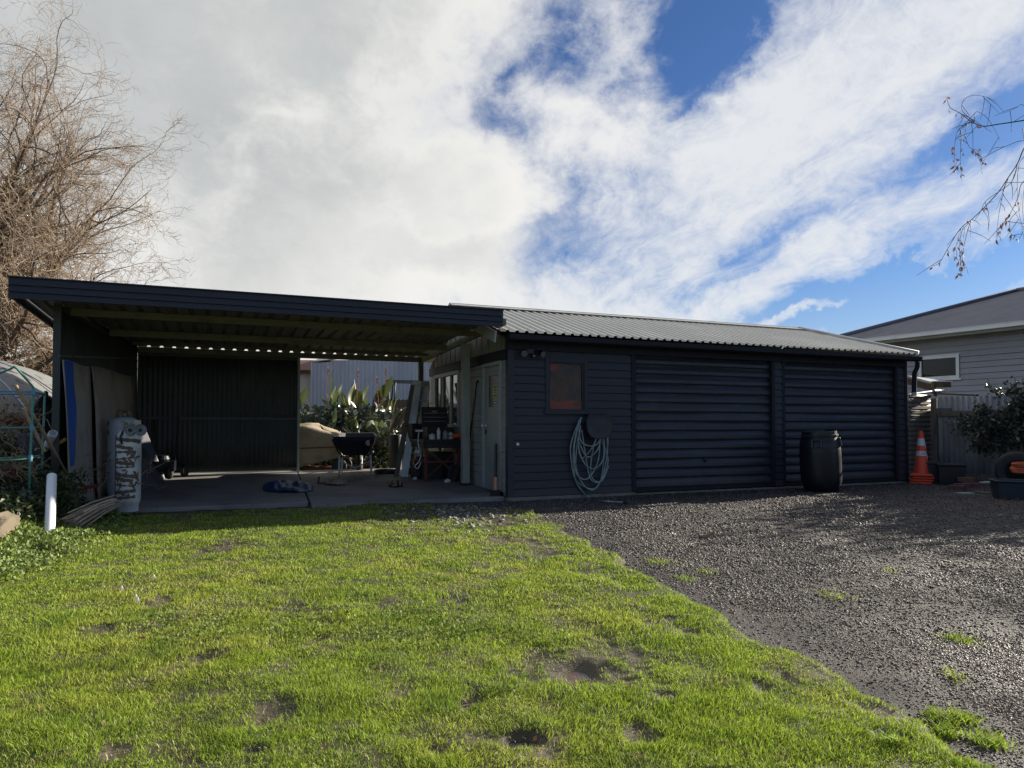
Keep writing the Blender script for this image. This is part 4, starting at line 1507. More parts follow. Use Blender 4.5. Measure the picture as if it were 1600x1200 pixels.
# ------------------------------------------------------------------ covered trolley behind
cv = PV(502, 722, 4.9)
cv[2] = .14
t = thing('covered_trolley', cv, 'machine under a crumpled tan canvas cover on small wheels behind the wheelbarrow', 'covered machine')
m3 = RZm(R(4))
W = lambda x_, y_, z_: cv + m3 @ np.array([x_, y_, z_])
b = MB()
rows = []
prof_z = [(.06, 1.0), (.14, .99), (.22, .98), (.30, .975), (.38, .97), (.45, .97), (.52, .972), (.59, .975), (.66, .98), (.73, .99), (.80, 1.0), (.845, .97), (.87, .86), (.885, .5), (.88, .1)]
N_ = 90
for z_, k_ in prof_z:
    row = []
    for i in range(N_ + 1):
        a_ = 2 * math.pi * i / N_
        cx_ = math.copysign(abs(math.cos(a_)) ** .18, math.cos(a_)) * .46
        cy_ = math.copysign(abs(math.sin(a_)) ** .18, math.sin(a_)) * .36
        wr = .022 * math.sin(a_ * 9 + z_ * 7) + .016 * math.sin(a_ * 17 - z_ * 13) + .10 * (float(vnoise(a_ * 1.0, z_ * 2.2, 2.6, 7)) - .5) + .05 * (float(vnoise(a_ * 1.0, z_ * 2.2, 7.0, 8)) - .5)
        lean = .05 * (cx_ + .3) * (z_ / .9) * 1.6
        sl_ = (cx_ + .47) / .94
        hem = (.06 + .26 * sl_) * max(0, 1 - z_ / .55)
        row.append(W(cx_ * (k_ + wr), cy_ * (k_ + wr) - .05 * (z_ > .7) * (1 - sl_), z_ * (1.05 - .22 * max(0, sl_ - .55) / .45) + hem + .022 * math.sin(a_ * 13 + z_ * 5) * (z_ > .7) + .02 * math.sin(a_ * 5)))
    rows.append(row)
b.sheet(rows)
b.build('cover', M['canvas'], t, smooth=True, solid=.006)
b = MB()
b.tube([W(math.copysign(abs(math.cos(2 * math.pi * i / 60)) ** .18, math.cos(2 * math.pi * i / 60)) * .485, math.copysign(abs(math.sin(2 * math.pi * i / 60)) ** .18, math.sin(2 * math.pi * i / 60)) * .385, .50 + .02 * math.sin(i * .7)) for i in range(61)], .010, 6)
b.build('rope_tie', M['rust'], t, smooth=True)
b = MB()
b.box(W(0, 0, .10), (.86, .5, .06), R(14))
b.beam(W(.42, -.22, .12), W(.95, -.30, .16), .03, .03)
b.build('chassis', M['rust'], t)
for x_, y_, r_ in ((.40, -.32, .145), (-.38, -.30, .10), (.40, .30, .145), (-.38, .28, .10)):
    b = MB()
    mw = np.column_stack([m3 @ np.array([1, 0, 0]), np.array([0, 0, 1.0]), m3 @ np.array([0, -1, 0])])
    b.lathe([(r_ * .72, -.025), (r_ * .95, -.03), (r_, 0), (r_ * .95, .03), (r_ * .72, .025)], W(x_, y_, r_), 24, mw)
    for k in range(6):
        a_ = k * math.pi / 3
        b.tube([W(x_, y_, r_), W(x_ + r_ * .75 * math.cos(a_), y_, r_ + r_ * .75 * math.sin(a_))], .008, 5)
    b.lathe([(0, -.03), (.03, -.03), (.03, .03), (0, .03)], W(x_, y_, r_), 10, mw)
    b.build('wheel', M['dark'], t, smooth=True, angle=40)

# ------------------------------------------------------------------ things lying on the slab
def rag(name, px0, px1, py, depth_px, h, m, label, cat, seed, n=34, k=14):
    r_ = np.random.default_rng(seed)
    p0, p1 = PS(px0, py), PS(px1, py)
    q0, q1 = PS(px0, py - depth_px), PS(px1, py - depth_px)
    gx_, gy_ = np.meshgrid(np.linspace(0, 1, n), np.linspace(0, 1, k))
    hh = fbm(gx_.ravel() * 3, gy_.ravel() * 1.2, 2.2, seed, 4).reshape(k, n)
    rows_ = []
    for j in range(k):
        row = []
        for i in range(n):
            s_, u__ = i / (n - 1), j / (k - 1)
            ed = math.sin(math.pi * s_) ** .5 * math.sin(math.pi * (u__ * .94 + .03)) ** .5
            w1 = .10 * math.sin(s_ * 9 + seed) * (u__ - .5)
            a_ = p0 + (p1 - p0) * (s_ * .96 + .02 + w1 * .2)
            b__ = q0 + (q1 - q0) * (s_ * .9 + .05)
            uu = .5 + (u__ - .5) * (.35 + .65 * math.sin(math.pi * (s_ * .9 + .05)) ** .6)
            p_ = a_ + (b__ - a_) * uu
            row.append([p_[0], p_[1], slab_z(p_) + .006 + h * ed * max(0, (hh[j, i] - .25) * 1.8)])
        rows_.append(row)
    b_ = MB()
    b_.sheet(rows_)
    return tag(b_.build(name, m, None, smooth=True, solid=.004), label, cat)


rag('crumpled_tarp', 408, 492, 771, 16, .15, M['bluecloth'], 'crumpled blue tarpaulin lying on the carport floor', 'tarpaulin', 5)
rag('old_sack', 505, 545, 759, 9, .10, M['canvas'], 'small tan crumpled sack lying flat on the carport floor', 'sack', 8)
sp = PS(497, 757)
b = MB()
b.tube([sp + UP * .01, sp + np.array([.01, .02, .12])], .012, 6)
b.tube([sp + UP * .02, sp + np.array([.16, .10, .02])], .010, 6)
tag(b.build('metal_bracket', M['dark'], None), 'dark bent metal bracket beside the tan sack on the slab', 'bracket')
for px, py, r_, lab in ((699, 754, .045, 'white rounded lump lying by the bench leg'), (648, 750, .035, 'pale crumpled scrap lying near the ladder foot')):
    p_ = PS(px, py)
    b = MB()
    rr_ = random.Random(px)
    b.lathe([(0, 0), (r_ * .8, .004), (r_, r_ * .5), (r_ * .7, r_ * 1.1), (0, r_ * 1.3)], p_, 9, np.diag([1.2, .8, 1]))
    b.v = [tuple(np.array(v_) + np.array([rr_.uniform(-.008, .008) for _ in range(3)])) for v_ in b.v]
    tag(b.build('scrap', M['paperw'], None), lab, 'scrap')
rag('dark_rag', 606, 630, 762, 8, .08, M['dark'], 'dark rag bunched on the slab at the foot of the ladder', 'rag', 13)

# ------------------------------------------------------------------ step ladder folded against the bench
lb = PS(622, 750)
t = thing('ladder', lb, 'pale aluminium step ladder leaning folded beside the workbench', 'ladder')


def seg(pxa, pya, pxb, pyb, va, vb):
    return PV(pxa, pya, va), PV(pxb, pyb, vb)


def rail_channel(b_, p0, p1, wd, th, side):
    b_.beam(p0, p1, wd, th, up=side)


lo, hi = PS(632, 745), PV(654, 600, np.dot(PS(632, 745) - O, B) + .25)
lo2 = PS(624, 741)
ax = (hi - lo) / np.linalg.norm(hi - lo)
yd = np.array([.30, .95, 0])                     # the ladder's width runs back from the camera
fd = np.array([-.95, .30, 0])
for s_ in (0, 1):
    b = MB()
    q0, q1 = lo + yd * .46 * s_, hi + yd * (.34) * s_
    b.beam(q0, q1, .13, .028, up=yd)
    b.build('front_rail', M['alu'], t, bevel=.003)
    b = MB()
    q0, q1 = lo + yd * .50 * s_ + np.array([-.15, .05, .0]) - ax * 0, hi + yd * .30 * s_ + np.array([-.10, .03, .0])
    b.beam(q0, q1, .085, .026, up=yd)
    b.build('back_rail', M['timber'], t, bevel=.003)
for k in range(6):
    f_ = .10 + .145 * k
    q0 = lo + (hi - lo) * f_
    b = MB()
    b.beam(q0, q0 + yd * (.46 - .12 * f_), .09, .025)
    b.build('tread', M['alu'], t)
    if k in (1, 3, 5):
        b = MB()
        q1 = q0 + np.array([-.14, .05, 0]) * (1 - .3 * f_)
        b.beam(q1, q1 + yd * .44, .03, .02)
        b.build('back_rung', M['timber'], t)
b = MB()
b.hexa([hi + np.array([-.14, -.03, -.02]), hi + np.array([.05, -.05, -.02]), hi + yd * .36 + np.array([.05, 0, -.02]), hi + yd * .36 + np.array([-.14, 0, -.02]),
        hi + np.array([-.14, -.03, .05]), hi + np.array([.05, -.05, .05]), hi + yd * .36 + np.array([.05, 0, .05]), hi + yd * .36 + np.array([-.14, 0, .05])])
b.build('top_cap', M['alu'], t, bevel=.008)
b = MB()
q0 = lo + (hi - lo) * .52
b.tube([q0 + np.array([-.16, 0, .05]), q0 + np.array([0, -.04, .02]), q0 + np.array([.12, -.02, -.02])], .012, 6)
b.build('strap', M['black'], t, smooth=True)

# ------------------------------------------------------------------ workbench and what is on it
BU = (-.62, -.20)
wb0, wb1 = PS(665, 752), None
bl = wb0.copy()
lu, lv = np.dot(bl - O, A), np.dot(bl - O, B)
z0 = slab_z(bl)
BT = PV(665, 692, lv)[2]
u0, u1, v0, v1 = lu - .03, -.06, lv - .06, lv + 1.05
t = thing('workbench', L((u0 + u1) / 2, (v0 + v1) / 2, z0), 'black topped workbench on a red steel frame by the pale wall', 'workbench')
b = MB()
b.fbox(u0 - .04, u1 + .02, v0 - .05, v1 + .05, BT, BT + .055)
b.build('bench_top', M['dark'], t, bevel=.006)
b = MB()
b.fbox(u0 + .0, u1, v0 - .02, v0 + .01, BT - .085, BT)
b.fbox(u0 - .02, u0 + .01, v0 + .012, v1, BT - .085, BT)
b.build('apron', M['dark'], t)
for (uu, vv) in ((u0, v0), (u1 - .04, v0), (u0, v1 - .04), (u1 - .04, v1 - .04)):
    b = MB()
    b.fbox(uu, uu + .04, vv, vv + .04, z0, BT - .086)
    b.build('leg', M['redpaint'], t)
b = MB()
b.fbox(u0 + .041, u1 - .041, v0 + .008, v0 + .03, z0 + .30, z0 + .33)
b.fbox(u0 + .008, u0 + .03, v0 + .041, v1 - .041, z0 + .30, z0 + .33)
b.build('stretcher', M['redpaint'], t)
b = MB()
b.beam(L(u0 + .02, v0 - .010, BT - .10), L(u1 - .02, v0 - .010, z0 + .06), .008, .028)
b.beam(L(u1 - .02, v0 - .020, BT - .10), L(u0 + .02, v0 - .020, z0 + .06), .008, .022)
b.build('cross_brace', M['rust'], t)
zt = BT + .056
tb = L(u0 + .34, v0 + .42, zt)
t = thing('tool_box', tb, 'open black lidded metal box full of tools standing on the workbench', 'tool box')
b = MB()
b.box(tb + UP * .10, (.46, .36, .20), YAW)
b.build('box_body', M['dark'], t, bevel=.008)
b = MB()
ld = np.array(Matrix.Rotation(R(-12), 3, 'X'))
b.box(tb + UP * .37 + B * .20, (.46, .035, .36), YAW, Matrix.Rotation(R(-10), 3, 'X'))
lid = b.build('lid', M['dark'], t, bevel=.012)
b = MB()
for k in range(3):
    b.box(tb + UP * (.30 + .07 * k) + B * (.172), (.40, .008, .012), YAW)
b.box(tb + UP * .47 + B * .18, (.10, .012, .03), YAW)
b.build('lid_rib', M['galv_old'], lid)
rr_ = random.Random(4)
for i, (du, dv, nm, lab, m_) in enumerate([(.0, .10, 'spray_can', 'pale spray can standing in front of the open tool box', M['white']), (.10, .05, 'oil_bottle', 'grey squat bottle on the bench beside the spray can', M['galv_old']), (-.12, .06, 'paint_tin', 'small dented tin on the left end of the workbench', M['alu']), (.22, .16, 'water_bottle', 'white round topped jar near the orange case on the bench', M['white'])]):
    p_ = L(u0 + .26 + du, v0 + dv, zt)
    h_ = (.19, .15, .10, .12)[i]
    r0 = (.032, .045, .05, .055)[i]
    b = MB()
    b.lathe([(0, 0), (r0, 0), (r0, h_ * .72), (r0 * .92, h_ * .8), (r0 * .4, h_ * .88), (r0 * .38, h_), (0, h_)], p_, 16)
    tag(b.build(nm, m_, None, smooth=True, angle=35), lab, nm.split('_')[1])
p_ = PV(716, 674, v0 + .12)
p_[2] = zt + .004
t = thing('power_tool', p_, 'bright orange plastic power tool on the near edge of the workbench', 'power tool')
b = MB()
b.tube([p_ + A * -.11 + UP * .05, p_ + A * -.02 + UP * .055, p_ + A * .08 + UP * .05, p_ + A * .11 + UP * .045], [.03, .042, .04, .025], 12)
b.tube([p_ + A * .05 + UP * .04, p_ + A * .09 - B * .10 + UP * .022], .022, 10)
b.build('housing', mat('orange_case', (.75, .12, .02), .45, layers=[(9, (.5, .07, .02), .5, .7, .7)]), t, smooth=True)
b = MB()
b.tube([p_ + A * -.11 + UP * .05, p_ + A * -.17 + UP * .05], [.018, .010], 10)
b.build('chuck', M['dark'], t, smooth=True)
for i, (fu, fv, s_) in enumerate([(.36, .45, (.34, .40, .34)), (.74, .60, (.28, .50, .42))]):  # boxes for the under-bench clutter, added to darken the space
    p_ = L(u0 + (u1 - u0) * fu, v0 + (v1 - v0) * fv, z0 + s_[2] / 2 + .012)
    b = MB()
    b.box(p_, s_, YAW + .1 * i)
    b.box(p_ + UP * (s_[2] / 2 + .014), (s_[0] * 1.05, s_[1] * 1.05, .025), YAW + .1 * i)
    b.box(p_ - UP * .05 - B * (s_[1] / 2 + .006), (s_[0] * .4, .012, .05), YAW + .1 * i)
    tag(b.build('darkening_crate', M['dark'], None, bevel=.01), ('dark lidded crate added to darken the left half under the workbench', 'taller dark lidded crate added to darken under the workbench by the wall')[i], 'crate')
for i, (du, dv, s_) in enumerate([(.36, .55, (.20, .16, .16)), (.10, .85, (.30, .2, .24)), (.44, .25, (.12, .1, .1))]):
    p_ = L(u0 + du, v0 + dv, zt + s_[2] / 2)
    b = MB()
    b.box(p_, s_, YAW + .2 * i)
    b.box(p_ + UP * (s_[2] / 2 + .012), (s_[0] * .9, s_[1] * .9, .02), YAW + .2 * i)
    tag(b.build('tool_case', M['dark'], None, bevel=.012), ('dark tool case behind the jar on the workbench', 'large dark case at the back of the workbench by the window', 'small dark case on the bench next to the orange tool')[i], 'case')
# a power lead hanging off the bench
pt = [PV(655, 672, v0 - .06), PV(653, 690, v0 - .08), PV(655, 702, v0 - .08), PV(650, 707, v0 - .08), PV(657, 712, v0 - .09), PV(654, 722, v0 - .09), PV(648, 728, v0 - .09), PV(653, 732, v0 - .08), PV(658, 722, v0 - .08)]
b = MB()
b.tube(smooth_path(pt, 6), .007, 6)
ex = tag(b.build('extension_lead', M['white'], None, smooth=True), 'white extension lead dangling off the corner of the workbench', 'cord')
b = MB()
b.box(PV(655, 673, v0 - .06), (.12, .05, .035), YAW)
b.build('plug_block', M['paperw'], ex, bevel=.006)
b = MB()
b.box(PV(652, 706, v0 - .085), (.07, .06, .05), YAW + .4)
b.build('plug_block', M['paperw'], ex, bevel=.006)
# junk crowded round the foot of the ladder
q_ = PS(652, 748)
t = thing('fuel_can', q_, 'dark fuel can standing between the ladder and the workbench', 'fuel can')
b = MB()
b.box(q_ + UP * .12 + B * .1, (.13, .22, .24), YAW)
b.build('can', M['dark'], t, bevel=.03)
b = MB()
b.tube([q_ + UP * .24 + B * .03, q_ + UP * .30 + B * .06, q_ + UP * .30 + B * .13, q_ + UP * .24 + B * .16], .014, 8)
b.build('handle', M['dark'], t, smooth=True)
b = MB()
b.tube([q_ + UP * .24 + B * .01, q_ + UP * .29 - B * .02], .022, 10)
b.build('cap', M['redpaint'], t, smooth=True, angle=40)
q_ = PS(604, 742)
b = MB()
b.tube([q_ + np.array([(.16 + .012 * (k % 5)) * math.cos(k * .5), (.16 + .012 * (k % 5)) * math.sin(k * .5), .02 + .0012 * k]) for k in range(60)], .014, 6)
tag(b.build('black_hose', M['black'], None, smooth=True), 'coil of black hose on the slab left of the ladder', 'hose')
for k, (px, py, sz, m_, lab) in enumerate(((672, 668, .13, M['dark'], 'dark lumpy engine part at the left end of the bench top'), (690, 664, .11, M['slate'], 'blue grey metal part in the middle of the bench top'), (700, 640, .16, M['dark'], 'dark bulky part stacked behind the jar on the bench'))):
    q_ = PV(px, py, v0 + .18 + .12 * k)
    q_[2] = max(q_[2], BT + .056 + sz * .5)
    q_[2] = BT + .056 + sz * .42
    b = MB()
    b.lathe([(0, -sz * .42), (sz * .5, -sz * .42), (sz * .55, -sz * .1), (sz * .35, .0), (sz * .38, sz * .3), (sz * .2, sz * .4), (0, sz * .42)], q_, 9)
    b.box(q_ + A * sz * .5, (sz * .6, sz * .5, sz * .4), .4 * k)
    b.tube([q_ + UP * sz * .3, q_ + UP * sz * .7 - A * sz * .4], sz * .12, 7)
    tag(b.build('engine_part', m_, None, smooth=True, angle=35), lab, 'machine part')
# shovel against the bench
s0, s1 = PS(705, 754), PV(725, 690, v0 - .02)
s0 = s0 + UP * .02
t = thing('shovel', s0, 'old shovel leaning on the workbench with its blade on the slab', 'shovel')
dr_ = (s1 - s0) / np.linalg.norm(s1 - s0)
b = MB()
b.tube([s0 + dr_ * .26, s1], .016, 8)
b.build('shaft', M['redpaint'], t, smooth=True)
b = MB()
sv = np.cross(dr_, B)
sv /= np.linalg.norm(sv)
rows = []
for f_, w_ in ((0, .03), (.03, .075), (.10, .095), (.22, .10), (.27, .085), (.29, .02)):
    c_ = s0 + dr_ * f_
    rows.append([c_ - sv * w_, c_ - sv * w_ * .5 + B * .018, c_ + B * .022, c_ + sv * w_ * .5 + B * .018, c_ + sv * w_])
b.sheet(rows)
b.build('blade', M['dark'], t, smooth=True, solid=.005)
# long dark bar leaning on the pale wall, and the spade by the door
b = MB()
b.tube([L(-.05, 1.52, .82), L(-.035, 1.40, 1.25), L(-.02, 1.28, 1.72)], [.012, .012, .012], 8)
b.tube([L(-.02, 1.28, 1.72), L(-.02, 1.24, 1.76), L(-.02, 1.18, 1.74)], .016, 8)
b.tube([L(-.05, 1.52, .82), L(-.06, 1.60, .18)], .012, 8)
tag(b.build('crowbar', M['dark'], None, smooth=True), 'long dark bar leaning against the pale wall behind the post', 'bar')
p_ = PS(774, 775)
pu, pv = np.dot(p_ - O, A), np.dot(p_ - O, B)
t = thing('long_handled_tool', p_, 'upright black handled tool with an orange sleeve beside the side door', 'garden tool')
b = MB()
tp = PV(775, 693, pv + .12)
b.tube([p_ + (tp - p_) * .36, tp], .022, 10)
b.build('handle', M['black'], t, smooth=True, angle=40)
b = MB()
b.tube([p_ + (tp - p_) * .08, p_ + (tp - p_) * .355], .026, 12)
b.build('sleeve', mat('pale_orange_sleeve', (.62, .24, .12), .5, layers=[(20, (.45, .15, .08), .5, .7, .6)]), t, smooth=True, angle=40)
b = MB()
b.box(p_ + UP * .035, (.15, .035, .10), YAW, Matrix.Rotation(R(8), 3, 'X'))
b.build('head', M['dark'], t, bevel=.008)

# ------------------------------------------------------------------ left corner of the carport
def wallpt(px, py, off=.06):
    """on the side wall's inner face"""
    p0, p1 = L(-5.5, .46, 0), L(-5.0, 3.9, 0)
    d_ = (p1 - p0)[:2]
    nrm = np.array([d_[1], -d_[0]])
    nrm /= np.linalg.norm(nrm)
    s_ = sight(px, py)
    t_ = (np.dot(p0[:2], nrm) + off) / np.dot(s_[:2], nrm)
    return np.array([0, 0, EYE]) + s_ * t_


wa_, wb_, wc_ = wallpt(95, 560), wallpt(138, 561), wallpt(208, 565)


def panel(name, pa, pb, za, zb, m, label, wav=.012):
    b_ = MB()
    rows_ = []
    pa, pb = pa.copy(), pb.copy()
    nrm = np.array([(pb - pa)[1], -(pb - pa)[0], 0])
    nrm /= np.linalg.norm(nrm)
    for j in range(9):
        f_ = j / 8
        row = []
        for i in range(11):
            s_ = i / 10
            p_ = pa + (pb - pa) * (s_ + .01 * math.sin(f_ * 9 + 2) * (s_ > .9) - .012 * math.sin(f_ * 7) * (s_ < .1))
            p_ = p_ + nrm * (.02 + .10 * (1 - f_) + wav * math.sin(s_ * 4 + f_ * 3))
            row.append([p_[0], p_[1], za + (zb - za) * f_ + .012 * math.sin(s_ * 6)])
        rows_.append(row)
    b_.sheet(rows_)
    return tag(b_.build(name, m, None, smooth=True, solid=.012), label, 'board')


zt_ = wa_[2] - .015
pn = panel('fibre_panel', wa_, wallpt(137, 561), .06, zt_, M['ply'], 'grey stained sheet with blue paint down its left side, leaning inside the carport')
# the blue paint is a thick patch on the face of the sheet
b = MB()
rows = []
nrm = np.array([(wb_ - wa_)[1], -(wb_ - wa_)[0], 0])
nrm /= np.linalg.norm(nrm)
for j in range(13):
    f_ = .30 + .70 * j / 12
    wd_ = .36 * (.35 + .65 * min(1, (f_ - .28) / .35)) * (1 + .05 * math.sin(f_ * 20)) * (1.0 if f_ < .95 else .93)
    row = []
    for i in range(5):
        s_ = .015 + wd_ * i / 4
        p_ = wa_ + (wallpt(137, 561) - wa_) * s_
        p_ = p_ + nrm * (.02 + .10 * (1 - f_) + .012 * math.sin(s_ * 4 + f_ * 3) + .011)
        row.append([p_[0], p_[1], .06 + (zt_ - .06) * f_ - .004 + .012 * math.sin(s_ * 6)])
    rows.append(row)
b.sheet(rows)
b.build('paint_patch', M['blue'], pn, smooth=True)
panel('fibre_panel', wallpt(141, 562), wallpt(206, 565), .08, zt_ + .01, mat('brown_grey_panel', (.40, .34, .28), .85, layers=[((1.6, 1.6, 1), (.25, .20, .155), .42, .62, .85), ((7, 7, 3), (.48, .43, .37), .55, .72, .6), (20, (.09, .07, .055), .62, .72, .6)], bump=[(12, .3, .01)]), 'wider plain grey brown sheet leaning beside the blue painted one')
b = MB()
q_ = wallpt(209, 566, .09)
q2_ = wallpt(209, 566, .13)
b.beam(np.array([q2_[0], q2_[1], .12]), np.array([q_[0], q_[1], zt_ + .03]), .04, .035, up=(1, 0, 0))
b.beam(wallpt(92, 559, .05) + UP * .02, wallpt(212, 564, .05) + UP * .035, .03, .03)
tag(b.build('batten_frame', M['timber'], None), 'thin grey timber batten along and beside the leaning sheets', 'batten')

# blue-grey sheet tipped on its corner behind the cylinders
c0 = [PS(214, 772), PS(256, 748), None, None]
b = MB()
top_ = PV(221, 668, np.dot(PS(228, 752) - O, B) + .25)
q0, q1 = PS(208, 775), PS(257, 749)
b.add([q0 + UP * .004, q1 + UP * .004, q1 + UP * .05 + np.array([-.01, .02, 0]), top_ + np.array([.05, 0, 0]), top_, q0 + (top_ - q0) * .9 + np.array([-.1, 0, 0])], [(0, 1, 2, 3, 4, 5)])
tag(b.build('leaning_sheet', M['slate'], None, solid=.01), 'blue grey triangular sheet propped behind the gas cylinders', 'sheet')
# dark clutter in the back corner
p_ = PV(252, 742, 3.45)
p_[2] = slab_z(p_)
t = thing('push_mower', p_, 'dark machine with an upright handle standing in the back left corner', 'mower')
b = MB()
b.box(p_ + UP * .20, (.42, .55, .16), R(20))
b.lathe([(0, .28), (.12, .28), (.125, .31), (.10, .37), (0, .38)], p_, 16)
b.build('deck', M['black'], t, bevel=.02)
for x_, y_ in ((-.22, -.25), (.22, -.2), (-.2, .25), (.24, .28)):
    b = MB()
    b.lathe([(0, -.03), (.10, -.03), (.11, 0), (.10, .03), (0, .03)], p_ + np.array([x_, y_, .11]), 16, np.column_stack([[0, 1, 0], [0, 0, 1], [1, 0, 0]]))
    b.build('wheel', M['rubber'], t, smooth=True, angle=40)
b = MB()
b.tube([p_ + np.array([-.15, .1, .25]), p_ + np.array([-.28, .32, .95]), p_ + np.array([.1, .36, .98]), p_ + np.array([.16, .1, .25])], .014, 8)
b.build('handle', M['dark'], t, smooth=True)

# ------------------------------------------------------------------ gas cylinders
def cyl_base(px, py):
    p_ = PG(px, py, .075)
    p_[2] = .07
    return p_


ca = cyl_base(184, 783)
ca = ca + np.array([0.0, .12, 0])
kp = np.linalg.norm(ca[:2]) / 1.18
H1 = P(184, 652, ca[1])[2] - .07
r1 = (P(207, 700, ca[1])[0] - P(163, 700, ca[1])[0]) / 2
t = thing('gas_cylinder', ca, 'tall pale blue white gas cylinder with scribbled marks, behind the striped one', 'gas cylinder', 'gas cylinders by the carport')
b = MB()
b.lathe([(r1 * .86, .0), (r1 * .86, .06), (r1 * .9, .07), (r1, .12), (r1, H1 - .14), (r1 * .96, H1 - .08), (r1 * .82, H1 - .03), (r1 * .5, H1), (0, H1 + .01)], ca, 32)
b.build('body', M['gas'], t, smooth=True, angle=45)
b = MB()
b.tube([ca + np.array([-.10, 0, H1]), ca + np.array([-.09, 0, H1 + .08]), ca + np.array([.06, 0, H1 + .09]), ca + np.array([.08, 0, H1])], .014, 8)
b.tube([ca + UP * H1, ca + UP * (H1 + .07)], .02, 10)
b.build('valve', M['brass'], t, smooth=True)
b = MB()
rr_ = random.Random(9)
for z_, n_ in ((.52, 5), (.60, 4), (.90, 4), (1.0, 3), (.36, 3)):
    for i in range(n_):
        a_ = R(-150) + .16 * i + rr_.uniform(-.03, .03)
        a2 = a_ + rr_.uniform(-.12, .22)
        zz0, zz1 = z_ + rr_.uniform(-.02, .02), z_ + rr_.uniform(-.03, .07)
        b.tube([ca + np.array([(r1 + .001) * math.cos(a_ + (a2 - a_) * f_), (r1 + .001) * math.sin(a_ + (a2 - a_) * f_), zz0 + (zz1 - zz0) * f_ + .02 * math.sin(f_ * 6)]) for f_ in np.linspace(0, 1, 5)], .004, 5)
b.build('scribble', M['slate'], t)

cb = cyl_base(200, 798)
H2 = P(200, 672, cb[1])[2] - .07
r2 = (P(218, 700, cb[1])[0] - P(183, 700, cb[1])[0]) / 2
t = thing('gas_cylinder', cb, 'gas cylinder wrapped in torn dark and silver tape with two gauges', 'gas cylinder', 'gas cylinders by the carport')
b = MB()
b.lathe([(r2 * .84, .0), (r2 * .84, .075), (r2 * .9, .085), (r2 * 1.0, .13), (r2, H2 - .12), (r2 * .95, H2 - .06), (r2 * .75, H2 - .01), (r2 * .35, H2 + .015), (0, H2 + .02)], cb, 36)
b.build('body', mat('silver_grey_cylinder', (.62, .64, .62), .45, layers=[((5, 5, 4), (.36, .37, .35), .45, .65, .8), (18, (.22, .19, .16), .62, .74, .7)]), t, smooth=True, angle=45)
b = MB()
rr_ = random.Random(21)
# strips of dark tape wound round the body, and torn patches between
for k in range(11):
    z_ = .18 + (H2 - .30) * k / 10 + rr_.uniform(-.02, .02)
    sl_ = rr_.uniform(-.035, .035)
    h_ = rr_.uniform(.016, .042)
    a0_ = R(-182)
    a1_ = a0_ + rr_.uniform(2.2, 3.2)
    rows = [[], []]
    for i in range(25):
        a_ = a0_ + (a1_ - a0_) * i / 24
        zz_ = z_ + sl_ * (a_ - R(-90)) / 1.6
        j_ = .004 * math.sin(i * 1.3 + k)
        rows[0].append(cb + np.array([(r2 + .003) * math.cos(a_), (r2 + .003) * math.sin(a_), zz_ - h_ / 2 + j_]))
        rows[1].append(cb + np.array([(r2 + .003) * math.cos(a_), (r2 + .003) * math.sin(a_), zz_ + h_ / 2 - j_]))
    b.sheet(rows)
for k in range(42):
    z_ = rr_.uniform(.16, H2 - .14)
    a_ = R(rr_.uniform(-165, -15))
    sl_ = rr_.uniform(-.25, .25)
    da = rr_.uniform(.12, .42)
    h0_ = rr_.uniform(.008, .030)
    rows = [[], []]
    for i in range(7):
        f_ = i / 6
        aa = a_ + da * f_
        w_ = h0_ * math.sin(math.pi * (.12 + .76 * f_)) * (1 + .3 * math.sin(k + i * 2))
        zz_ = z_ + sl_ * da * f_
        rows[0].append(cb + np.array([(r2 + .005) * math.cos(aa), (r2 + .005) * math.sin(aa), zz_ - w_]))
        rows[1].append(cb + np.array([(r2 + .005) * math.cos(aa), (r2 + .005) * math.sin(aa), zz_ + w_]))
    b.sheet(rows)
rows = [[], []]
for i in range(9):
    z_ = .16 + (H2 - .22) * i / 8
    for j_, a_ in ((0, R(-186)), (1, R(-152))):
        rows[j_].append(cb + np.array([(r2 + .007) * math.cos(a_), (r2 + .007) * math.sin(a_), z_]))
b.sheet(rows)
b.build('tape', M['tape'], t, solid=.002)
b = MB()
b.tube([cb + UP * H2, cb + UP * (H2 + .09)], .022, 10)
b.tube([cb + UP * (H2 + .05) + np.array([-.09, 0, .05]), cb + UP * (H2 + .06), cb + np.array([.11, 0, H2 + .08])], .014, 8)
b.tube([cb + np.array([-.05, -.02, H2 + .09]), cb + np.array([-.01, -r2 * .9, H2 - .06])], .018, 8)
b.box(cb + np.array([.10, 0, H2 + .09]), (.07, .04, .05), .4)
b.build('valve', M['brass'], t, smooth=True, angle=40)
b = MB()
b.tube([cb + np.array([-.02, -.06, H2 + .02]), cb + np.array([-.015, -r2 - .02, H2 - .07]), cb + np.array([.0, -r2 - .02, H2 - .16])], .012, 8)
b.build('regulator_hose', M['black'], t, smooth=True)
for px in (204, 220):
    gc = P(px, 672, cb[1] - r2 - .03)
    b = MB()
    mg = np.column_stack([[1, 0, 0], [0, 0, 1], [0, -1, 0]])
    b.lathe([(0, -.02), (.058, -.02), (.064, -.012), (.066, .010), (.060, .020), (.052, .016), (.050, .008), (0, .008)], gc, 22, mg)
    gg = b.build('gauge', M['galv_old'], t, smooth=True, angle=40)
    b = MB()
    b.lathe([(0, .009), (.022, .009), (.022, .016), (0, .017)], gc, 12, mg)
    b.build('gauge_hub', M['black'], gg, smooth=True, angle=40)
